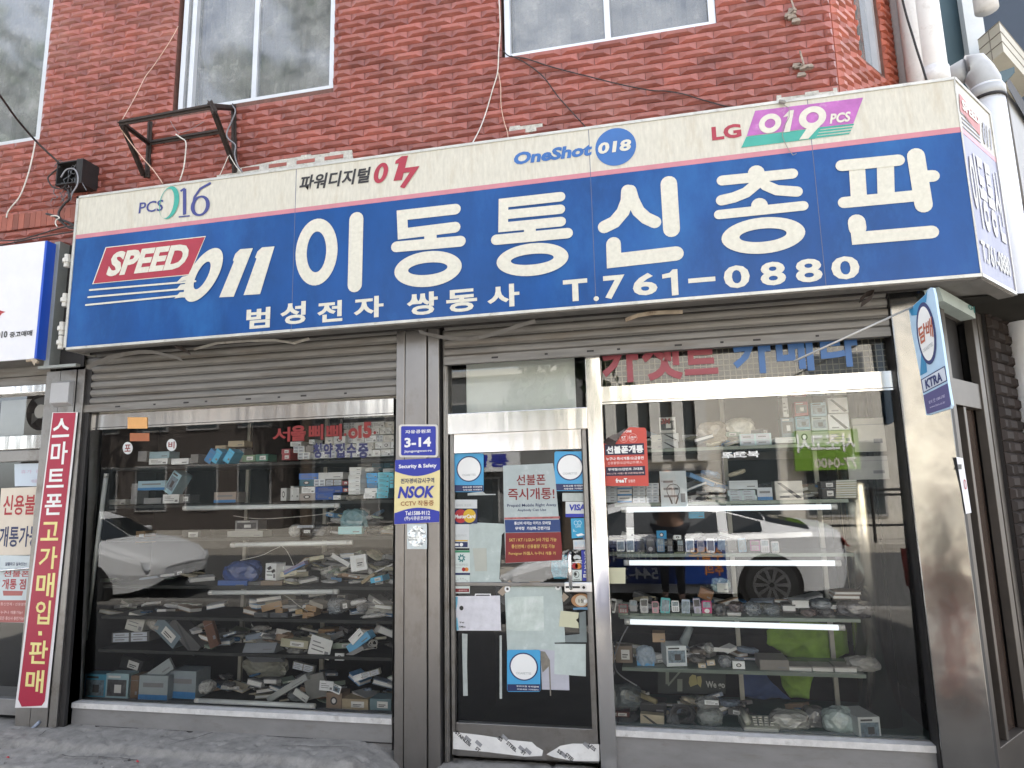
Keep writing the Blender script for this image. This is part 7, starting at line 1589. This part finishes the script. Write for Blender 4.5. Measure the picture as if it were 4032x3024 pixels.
heap(foS, LSH['fourth'], LB, 620, 1250, 10, 6, .06)
heap(fiS, LSH['fifth'], L2, -100, 2030, 46, 3, .12, .35)
heap(fiS, LSH['fifth'], LB, 620, 1500, 14, 16, .06)
heap(siS, LSH['sixth'], L3, -1050, 2030, 60, 4, .12, .4)
heap(flS, LSH['floor'], L3, -900, 2030, 50, 5, .15, .4, .25)
heap(sR, RSH['second'], R1, 1370, 2300, 26, 7, .18, .5)
heap(sR, RSH['second'], RA, 100, 980, 30, 8, .10, .5, .28)
heap(tR, RSH['top'], R1, 80, 800, 16, 18, .12, .4, .3)
heap(tR, RSH['top'], RA, 20, 600, 14, 19, .10, .6, .24)
heap(thR, RSH['third'], R2, 160, 2300, 24, 20, .08, .2, .34)
heap(foR, RSH['fourth'], RB, 150, 1180, 26, 12, .06, .3, .25)
heap(foR, RSH['fourth'], R2, 180, 1800, 16, 22, .07, .1, .34)
heap(fiR, RSH['fifth'], R3, 250, 2400, 28, 9, .08, .3, .27)
heap(flR, RSH['floor'], R3, 250, 3300, 34, 10, .10, .2, .32)
# wires in the left window
for lb, f, pts in (('pale wire sagging below the second shelf of the left window', L1, [(-300, 1440), (0, 1480), (300, 1478), (800, 1440), (1100, 1395), (1255, 1300)]), ('thin wire hanging from the tube below the third shelf of the left window', L2, [(400, 330), (460, 380), (520, 480), (580, 620)]), ('thin wire running left from the tube below the third shelf', L2, [(380, 340), (250, 400), (100, 470), (-200, 540)]), ('thin wire hanging from the tube below the fourth shelf of the left window', L2, [(430, 1040), (520, 1090), (640, 1190), (780, 1280)])):
    cable(lb, pts, .0025, cab_w, .14, f)
cable('thin grey cord hanging at the left end of the right window', [(490, 60), (400, 220), (320, 420), (290, 560), (320, 700), (420, 800), (620, 920)], .004, cab_g, .13, R3)
# ---- labels of the goods: what it is, where it lies, which of its equals it is
ORD = ['first', 'second', 'third', 'fourth', 'fifth', 'sixth', 'seventh', 'eighth', 'ninth', 'tenth', 'eleventh', 'twelfth', 'thirteenth', 'fourteenth', 'fifteenth', 'sixteenth', 'seventeenth', 'eighteenth']
NUM = ['zero', 'one', 'two', 'three', 'four', 'five', 'six', 'seven', 'eight', 'nine', 'ten', 'eleven', 'twelve', 'thirteen', 'fourteen', 'fifteen', 'sixteen', 'seventeen', 'eighteen']
ORD += ['nineteenth', 'twentieth'] + ['number ' + str(k) for k in range(21, 80)]
NUM += ['nineteen', 'twenty'] + [str(k) for k in range(21, 80)]
bykey = {}
for it in ITEMS: bykey.setdefault((it[1], it[2]), []).append(it)
for (desc, pl_), its in bykey.items():
    its.sort(key=lambda t_: t_[3])
    sh = f'{pl_[0]} of the {pl_[1]}'
    for k, it in enumerate(its):
        n = len(its)
        if n == 1: lb = f'{desc} on the {sh}'
        elif n == 2: lb = f'{desc} on the {sh}, {"left" if k == 0 else "right"} one of two'
        else: lb = f'{desc}, {"leftmost" if k == 0 else "rightmost" if k == n - 1 else ORD[k] + " from left"} of {NUM[n]}, {pl_[0]} of {pl_[1]}'
        if len(lb.split()) > 16: lb = lb.replace(' from left of', ' of').replace(' of the ', ' ', 1) if ',' in lb else lb.replace(' the ', ' ')
        it[0]['label'] = lb
        if n > 1: it[0]['group'] = f'{desc}s on the {sh}'
# ================================================================== THE STREET ACROSS, SEEN IN THE GLASS
def facade(label, x0, x1, y, h, mat, wins, seed, cat='building', extra=None):
    t = thing('street_building', label, cat, ((x0 + x1) / 2, y, 0))
    mb = MB(); mb.box(x0, x1, y - 6, y, 0, h); mb.build('wall', mat, t)
    mb = MB(); mb.box(x0 - .1, x1 + .1, y - 6.1, y + .12, h, h + .18); mb.build('cornice', M('pale_cornice', (.55, .53, .48), .8), t)
    for a, b, c, d in wins:
        mb = MB(); mb.box(a, b, y + .002, y + .05, c, d); w_ = mb.build('window', M('street_window_frame', (.35, .34, .33), .5), t)
        mb = MB(); mb.box(a + .06, b - .06, y + .04, y + .056, c + .06, d - .06); mb.build('pane', M('dark_street_pane', (.05, .06, .065), .08, spec=.8, var=.3), w_)
    return t
m_beige = M('beige_brick', (.62, .585, .52), .85, var=.12, scale=4, bump=.2); m_greyw = M('grey_render', (.20, .20, .195), .85, var=.15, scale=2); m_brownb = M('brown_street_brick', (.085, .07, .062), .85, var=.2, scale=5)
YB = -15.5
ta = facade('beige brick building across the street mirrored in the right window', -2.2, 6.2, YB, 6.2, m_beige, [(-1.9, .95, 1.7, 4.7), (3.9, 5.4, 3.9, 5.4), (-1.9, 1.0, .1, 1.5), (1.5, 3.0, .1, 2.2), (3.6, 5.6, .1, 2.1)], 1)
for k in range(5):
    mb = MB(); x = -1.62 + k * .62; mb.box(x, x + .30, YB + .06, YB + .26, 1.7, 4.7); mb.build('white_fin', M('white_fin_paint', (.72, .70, .65), .6), ta)
facade('grey building across the street mirrored in the left window', -11.5, -2.3, YB - .3, 5.4, m_greyw, [(-11 + k * 1.5, -10 + k * 1.5, 3.2, 4.6) for k in range(6)] + [(-11 + k * 2.2, -9.3 + k * 2.2, .1, 2.3) for k in range(4)], 2)
facade('brown brick building across the street at the left', -22, -11.8, YB + .2, 8, m_brownb, [(-21 + k * 1.9, -19.8 + k * 1.9, z, z + 1.5) for k in range(5) for z in (.6, 3.2, 5.6)], 3)
facade('tall pale building across the street at the right', 6.4, 15, YB - .4, 7.4, M('pale_render', (.58, .54, .46), .85, var=.1, scale=2), [(7 + k * 1.9, 8.2 + k * 1.9, z, z + 1.5) for k in range(4) for z in (.6, 3.2, 5.6)], 4)
# green shop sign over there, readable from the street
SGP = Plane((0, YB + .30, 0), (0, 1, 0))
def street_sign(label, x0, x1, z0, z1, y, mat, lines):
    t = thing('street_sign', label, 'sign', ((x0 + x1) / 2, y, z0))
    mb = MB(); mb.box(x0, x1, y - .15, y, z0, z1); mb.build('sign_board', mat, t)
    pl = Plane((0, y, 0), (0, 1, 0))
    for s, a, b, c, d, mt in lines:
        mb = MB(); txt(mb, pl, s, (-(x0 + (x1 - x0) * (1 - a)), z0 + (z1 - z0) * c, -(x0 + (x1 - x0) * (1 - b)), z0 + (z1 - z0) * d), lift=.01, bold=.03, uv=True); mb.build('lettering', mt, t)
street_sign('green street sign with white letters mirrored at the right of the right window', 3.35, 4.95, 1.35, 2.4, YB + .35, M('lime_sign', (.16, .30, .03), .5), [('사조고시', .05, .95, .45, .92, wht), ('77-0400', .05, .7, .05, .3, M('cream_print'))])
street_sign('white street sign with blue letters across the street at the left', -7.5, -4.2, 2.45, 3.1, YB + .1, M('white_street_sign', (.7, .7, .7), .5), [('통닭 호프', .1, .9, .2, .8, royal)])
# iron railing on the far kerb
rl = thing('street_railing', 'dark iron railing along the far kerb mirrored in the right window', 'railing', (3, -10.8, 0))
mb = MB(); 
for z in (.35, .95, 1.05): mb.tube([(-2, -10.8, z), (9, -10.8, z)], .025, 6)
mb.build('rail', m_black, rl)
for k in range(12):
    mb = MB(); x = -2 + k; mb.tube([(x, -10.8, 0), (x, -10.8, 1.1)], .03, 6); mb.build('post', m_black, rl)
# ---- parked cars behind the photographer
def car(label, xr, yc, flip, ad, zg=-.16):
    """xr = rear end, car points to -x (flip: to +x)"""
    t = thing('parked_car', label, 'car', (xr - 2.4, yc, zg))
    Z0 = zg; s_ = -1
    st = [(0.0, .42, .80, .80, .62, .82, .66), (.10, .28, .98, .99, .84, 1.00, .78), (.45, .24, 1.0, 1.03, .90, 1.05, .76), (1.0, .22, .98, 1.14, .90, 1.17, .66), (1.55, .2, .96, 1.29, .91, 1.31, .60), (2.2, .2, .95, 1.38, .91, 1.40, .58), (2.8, .2, .94, 1.38, .91, 1.40, .58), (3.2, .2, .93, 1.27, .91, 1.29, .60), (3.75, .2, .93, .98, .90, 1.0, .68), (3.95, .22, .92, .94, .89, .96, .74), (4.45, .26, .78, .80, .84, .82, .74), (4.72, .34, .66, .67, .66, .69, .60), (4.80, .42, .58, .59, .48, .60, .46)]
    X = lambda d: (xr - d) if not flip else (xr - 4.8 + d)
    mb = MB(); gl = MB(); rows = []
    for d, zb, zbelt, zr, w, zt, wr in st:
        pts = [(-w * .92, zb), (-w, (zb + zbelt) * .5), (-w * .99, zbelt - .06), (-w * .95, zbelt), (-wr, zr - .02), (-wr * .85, zt - .0), (0, zt + .015), (wr * .85, zt), (wr, zr - .02), (w * .95, zbelt), (w * .99, zbelt - .06), (w, (zb + zbelt) * .5), (w * .92, zb)]
        rows.append([Vector((X(d), yc + a, Z0 + b)) for a, b in pts])
    for i in range(len(rows) - 1):
        d0, d1 = st[i][0], st[i + 1][0]
        for j in range(12):
            q_ = [rows[i][j], rows[i + 1][j], rows[i + 1][j + 1], rows[i][j + 1]]
            side = j in (3, 8) and 1.0 <= d0 < 3.65
            ws = j in (4, 5, 6, 7) and (3.2 <= d0 < 3.65 or .45 <= d0 < 1.3)
            mb.face(q_)
            if side or ws:
                c = sum(q_, Vector()) / 4; nrm = (q_[1] - q_[0]).cross(q_[3] - q_[0]).normalized()
                if nrm.dot(c - Vector((X(2.4), yc, Z0 + .7))) < 0: nrm = -nrm
                k = .78 if side else .96
                gl.face([c + (p_ - c) * (k if side else .95) + nrm * .012 for p_ in q_])
    mb.face(rows[0]); mb.face(rows[-1])
    m_car = M('white_car_paint', (.85, .85, .85), .25, var=.03, spec=.6)
    body = mb.build('body', m_car, t, smooth=False)
    gl.build('window', M('car_window', (.02, .024, .026), .05, var=.2, spec=.8), t)
    for d in (1.0, 3.78):
        for sgn in (-1, 1):
            y0 = yc + sgn * .80; c = Vector((X(d), y0, Z0 + .33))
            mb = MB(); mb.tube([c - Vector((0, sgn * .05, 0)), c + Vector((0, sgn * .105, 0))], .40, 28); arch = mb.build('wheel_arch', m_black, t)
            mb = MB(); mb.tube([c - Vector((0, sgn * .08, 0)), c + Vector((0, sgn * .125, 0))], .33, 28); wh_ = mb.build('wheel', M('tyre', (.03, .03, .03), .8), t)
            mb = MB()
            for k in range(10):
                a = k * pi / 5; e1 = Vector((cos(a), 0, sin(a))); e2 = Vector((-sin(a), 0, cos(a))); o_ = c + Vector((0, sgn * .13, 0))
                mb.face([o_ + e1 * .03 - e2 * .015, o_ + e1 * .22 - e2 * .025, o_ + e1 * .22 + e2 * .025, o_ + e1 * .03 + e2 * .015])
            for k in range(24):
                a, b = k * pi / 12, (k + 1) * pi / 12; o_ = c + Vector((0, sgn * .131, 0))
                mb.face([o_ + Vector((cos(a), 0, sin(a))) * .2, o_ + Vector((cos(a), 0, sin(a))) * .235, o_ + Vector((cos(b), 0, sin(b))) * .235, o_ + Vector((cos(b), 0, sin(b))) * .2])
            mb.build('rim', M('alloy_rim', (.5, .5, .5), .3, .8), wh_)
    for sgn in (-1, 1):
        mb = MB(); mb.slab([(X(.02), yc + sgn * .45, Z0 + .80), (X(.02), yc + sgn * .84, Z0 + .80), (X(.10), yc + sgn * .86, Z0 + .92), (X(.06), yc + sgn * .45, Z0 + .92)], (.02 if not flip else -.02, 0, 0)); mb.build('tail_light', M('tail_red', (.35, .02, .02), .2), t)
        mb = MB(); mb.slab([(X(4.72), yc + sgn * .5, Z0 + .58), (X(4.66), yc + sgn * .74, Z0 + .58), (X(4.60), yc + sgn * .76, Z0 + .70), (X(4.69), yc + sgn * .5, Z0 + .67)], (-.03 if not flip else .03, 0, 0)); mb.build('headlight', M('headlight_glass', (.7, .72, .74), .1), t)
        mb = MB(); mb.box(min(X(3.1), X(3.28)), max(X(3.1), X(3.28)), yc + sgn * .90 - .0, yc + sgn * 1.06, Z0 + .98, Z0 + 1.10) if sgn > 0 else mb.box(min(X(3.1), X(3.28)), max(X(3.1), X(3.28)), yc - 1.06, yc - .90, Z0 + .98, Z0 + 1.10); mb.build('wing_mirror', m_car, t, bevel=.02)
    if ad:
        pl = Plane((0, yc + .925, 0), (0, 1, 0))
        x0, x1 = X(3.35), X(1.55); x0, x1 = min(x0, x1), max(x0, x1)
        mb = MB(); mb.box(x0, x1, yc + .90, yc + .922, Z0 + .34, Z0 + .90); mb.build('door_advert', M('advert_blue', (.012, .045, .22), .4), t)
        for s, a, b, c, d, mt in (('수술은', .02, .26, .5, .85, orange), ('연수김안과의원', .28, .92, .52, .82, wht), ('주의', .02, .15, .2, .45, orange), ('1544-7260', .45, .95, .1, .38, wht)):
            mb = MB(); txt(mb, pl, s, (-x1 + (x1 - x0) * a, Z0 + .34 + .56 * c, -x1 + (x1 - x0) * b, Z0 + .34 + .56 * d), lift=.002, bold=.02, uv=True); mb.build('lettering', mt, t)
    return t
car('white taxi with blue door advert mirrored in the right window', 2.25, -6.15, False, True)
car('white saloon car mirrored at the left of the left window', -7.65, -5.46, True, False)
# ---- trees
def tree(label, x, y, h, r, seed, n=1700, lf=1.):
    rr = random.Random(seed); t = thing('street_tree', label, 'tree', (x, y, 0))
    mb = MB(); mb.tube([(x, y, 0), (x + .05, y, h * .3), (x - .05, y + .05, h * .6), (x, y, h * .8)], .16, 9, r2=.05)
    for k in range(7):
        a = rr.uniform(0, 6.28); z = h * rr.uniform(.38, .6); L_ = r * rr.uniform(.5, .9)
        mb.tube([(x, y, z), (x + cos(a) * L_ * .5, y + sin(a) * L_ * .5, z + L_ * .4), (x + cos(a) * L_, y + sin(a) * L_, z + L_ * .9)], .06, 6, r2=.015)
    mb.build('trunk', M('tree_bark', (.10, .075, .055), .9, var=.3), t)
    mb = MB(); cl = [Vector((x + rr.gauss(0, r * .5), y + rr.gauss(0, r * .5), h * .68 + rr.gauss(0, h * .13))) for _ in range(16)]
    for k in range(n):
        c = rr.choice(cl); p_ = c + Vector((rr.gauss(0, 1), rr.gauss(0, 1), rr.gauss(0, .8))) * r * .22
        a = Vector((rr.uniform(-1, 1), rr.uniform(-1, 1), rr.uniform(-1, 1))).normalized() * rr.uniform(.07, .15) * lf; b = a.cross(Vector((rr.uniform(-1, 1), rr.uniform(-1, 1), rr.uniform(-1, 1)))).normalized() * rr.uniform(.05, .09) * lf
        mb.face([p_ - a, p_ + b, p_ + a, p_ - b])
    mb.build('crown', M('tree_leaves', (.035, .06, .022), .7, var=.2, island=.5, spec=.2), t)
tree('leafy street tree mirrored in the glass above the door', -2.3, -11.6, 8.0, 1.3, 2, 2200, 1.3)
tree('big leafy tree mirrored in the upper left window', -20.6, -12.2, 17.5, 4.2, 3, 4200, 2.6)
tree('leafy tree mirrored in the middle upper window', -9.4, -12.4, 17.5, 2.0, 4, 3200, 1.9)
# ---- a passer-by, mirrored in the steel corner pillar
def person(label, x, y, rz, pose=None, top=('black_jacket', (.022, .022, .026)), leg=('red_trousers', (.42, .05, .03)), nm_top='jacket'):
    J = {'pel': (0, 0, .95), 'chest': (0, .0, 1.28), 'neck': (0, 0, 1.47), 'head': (0, -.02, 1.60), 'crown': (0, -.01, 1.71), 'shL': (-.17, 0, 1.40), 'elL': (-.24, .02, 1.12), 'wrL': (-.25, -.08, .87), 'haL': (-.25, -.11, .79), 'shR': (.17, 0, 1.40), 'elR': (.24, .02, 1.12), 'wrR': (.26, -.06, .87), 'haR': (.26, -.09, .79),
         'hiL': (-.09, 0, .90), 'knL': (-.10, -.05, .50), 'anL': (-.10, .03, .09), 'toL': (-.11, -.14, .03), 'hiR': (.09, 0, .90), 'knR': (.10, .03, .50), 'anR': (.10, .12, .10), 'toR': (.11, -.05, .03)}
    if pose: J.update(pose)
    R_ = {'pel': .15, 'chest': .155, 'neck': .055, 'head': .095, 'crown': .075, 'shL': .075, 'elL': .048, 'wrL': .033, 'haL': .036, 'shR': .075, 'elR': .048, 'wrR': .033, 'haR': .036, 'hiL': .10, 'knL': .062, 'anL': .042, 'toL': .035, 'hiR': .10, 'knR': .062, 'anR': .042, 'toR': .035}
    E_ = [('pel', 'chest'), ('chest', 'neck'), ('neck', 'head'), ('head', 'crown'), ('chest', 'shL'), ('shL', 'elL'), ('elL', 'wrL'), ('wrL', 'haL'), ('chest', 'shR'), ('shR', 'elR'), ('elR', 'wrR'), ('wrR', 'haR'), ('pel', 'hiL'), ('hiL', 'knL'), ('knL', 'anL'), ('anL', 'toL'), ('pel', 'hiR'), ('hiR', 'knR'), ('knR', 'anR'), ('anR', 'toR')]
    def skin(names, edges, k, mat, nm, par=None, root='pel'):
        idx = {n: i for i, n in enumerate(names)}
        me = bpy.data.meshes.new(nm); me.from_pydata([J[n] for n in names], [(idx[a], idx[b]) for a, b in edges], [])
        me.materials.append(mat); o = bpy.data.objects.new(nm, me); COL.objects.link(o)
        o.modifiers.new('skin', 'SKIN'); sv = me.skin_vertices[0].data
        for n in names: r = R_[n] * k; sv[idx[n]].radius = (r * (1.25 if n in ('pel', 'chest') else 1), r); sv[idx[n]].use_root = (n == root)
        s = o.modifiers.new('sub', 'SUBSURF'); s.levels = s.render_levels = 2
        if par: o.parent = par
        return o
    b = skin(list(J), E_, 1, M('skin', (.45, .28, .20), .5), 'person'); b.location = (x, y, 0); b.rotation_euler = (0, 0, rz); tag(b, label, 'person')
    n_ = ['pel', 'chest', 'shL', 'elL', 'wrL', 'shR', 'elR', 'wrR', 'neck']; skin(n_, [e for e in E_ if e[0] in n_ and e[1] in n_], 1.12, M(*top, .8), nm_top, b)
    n_ = ['pel', 'hiL', 'knL', 'anL', 'hiR', 'knR', 'anR']; skin(n_, [e for e in E_ if e[0] in n_ and e[1] in n_], 1.14, M(*leg, .8), 'trousers', b)
    J['crown'] = (0, .015, 1.70); J['head2'] = (0, .03, 1.62); R_['head2'] = .09; R_['crown'] = .085
    skin(['crown', 'head2'], [('crown', 'head2')], 1.05, M('dark_hair', (.02, .016, .014), .6), 'hair', b, 'head2')
    for nm, pts, mt in (('eye', ((-.032, -.098, 1.615), (.032, -.098, 1.615)), M('eye_dark', (.02, .02, .02), .2)), ('nose', ((0, -.118, 1.585),), M('skin')), ('mouth', ((0, -.103, 1.545),), M('lip', (.35, .12, .10), .5)), ('ear', ((-.093, -.01, 1.60), (.093, -.01, 1.60)), M('skin'))):
        for p_ in pts:
            bm_ = bmesh.new(); bmesh.ops.create_icosphere(bm_, subdivisions=2, radius=.012 if nm in ('eye', 'nose') else .02)
            for v in bm_.verts: v.co = Vector((v.co.x * (.5 if nm == 'ear' else 1), v.co.y * .6, v.co.z * (.35 if nm == 'mouth' else 1.3))) + Vector(p_)
            me = bpy.data.meshes.new(nm); bm_.to_mesh(me); bm_.free(); me.materials.append(mt); o = bpy.data.objects.new(nm, me); COL.objects.link(o); o.parent = b
    for s_ in (-1, 1):
        h = Vector(J['haL' if s_ < 0 else 'haR'])
        mb = MB()
        for k in range(4): mb.tube([h + Vector((0, -.025 + k * .017, -.015)), h + Vector((-s_ * .005, -.03 + k * .018, -.055)), h + Vector((-s_ * .018, -.035 + k * .018, -.082 + abs(k - 1.5) * .008))], .0085, 6, r2=.006)
        mb.tube([h + Vector((0, -.03, .02)), h + Vector((-s_ * .02, -.05, -.01)), h + Vector((-s_ * .025, -.052, -.04))], .0095, 6, r2=.007)
        o = mb.build('hand_fingers', M('skin'), None, base=(0, 0, 0), smooth=True); o.parent = b
        a = Vector(J['anL' if s_ < 0 else 'anR']); t_ = Vector(J['toL' if s_ < 0 else 'toR'])
        mb = MB(); mb.tube([a + Vector((0, .05, -.05)), a + Vector((0, -.02, -.045)), t_ + Vector((0, -.02, .008)), t_ + Vector((0, -.05, .0))], .05, 10, r2=.03); o = mb.build('shoe', m_black, None, base=(0, 0, 0), smooth=True); o.parent = b
person('passer by in black jacket and red trousers mirrored in the steel corner pillar', 2.15, -2.1, radians(100))

person('photographer in grey shirt and dark trousers mirrored faintly in the right window', 0, -4.86, pi, {'shL': (-.18, -.02, 1.39), 'elL': (-.20, -.20, 1.28), 'wrL': (-.09, -.335, 1.52), 'haL': (-.075, -.36, 1.60), 'shR': (.18, -.02, 1.39), 'elR': (.20, -.20, 1.28), 'wrR': (.09, -.335, 1.52), 'haR': (.075, -.36, 1.60)}, ('grey_shirt', (.22, .21, .20)), ('dark_trousers', (.03, .032, .04)), 'shirt')
mb = MB(); mb.box(-.075, .075, -4.492, -4.482, 1.60, 1.68)
o = mb.build('mobile_phone', m_black, base=(0, -4.487, 1.60), bevel=.004); tag(o, 'black phone held up by the photographer', 'phone')
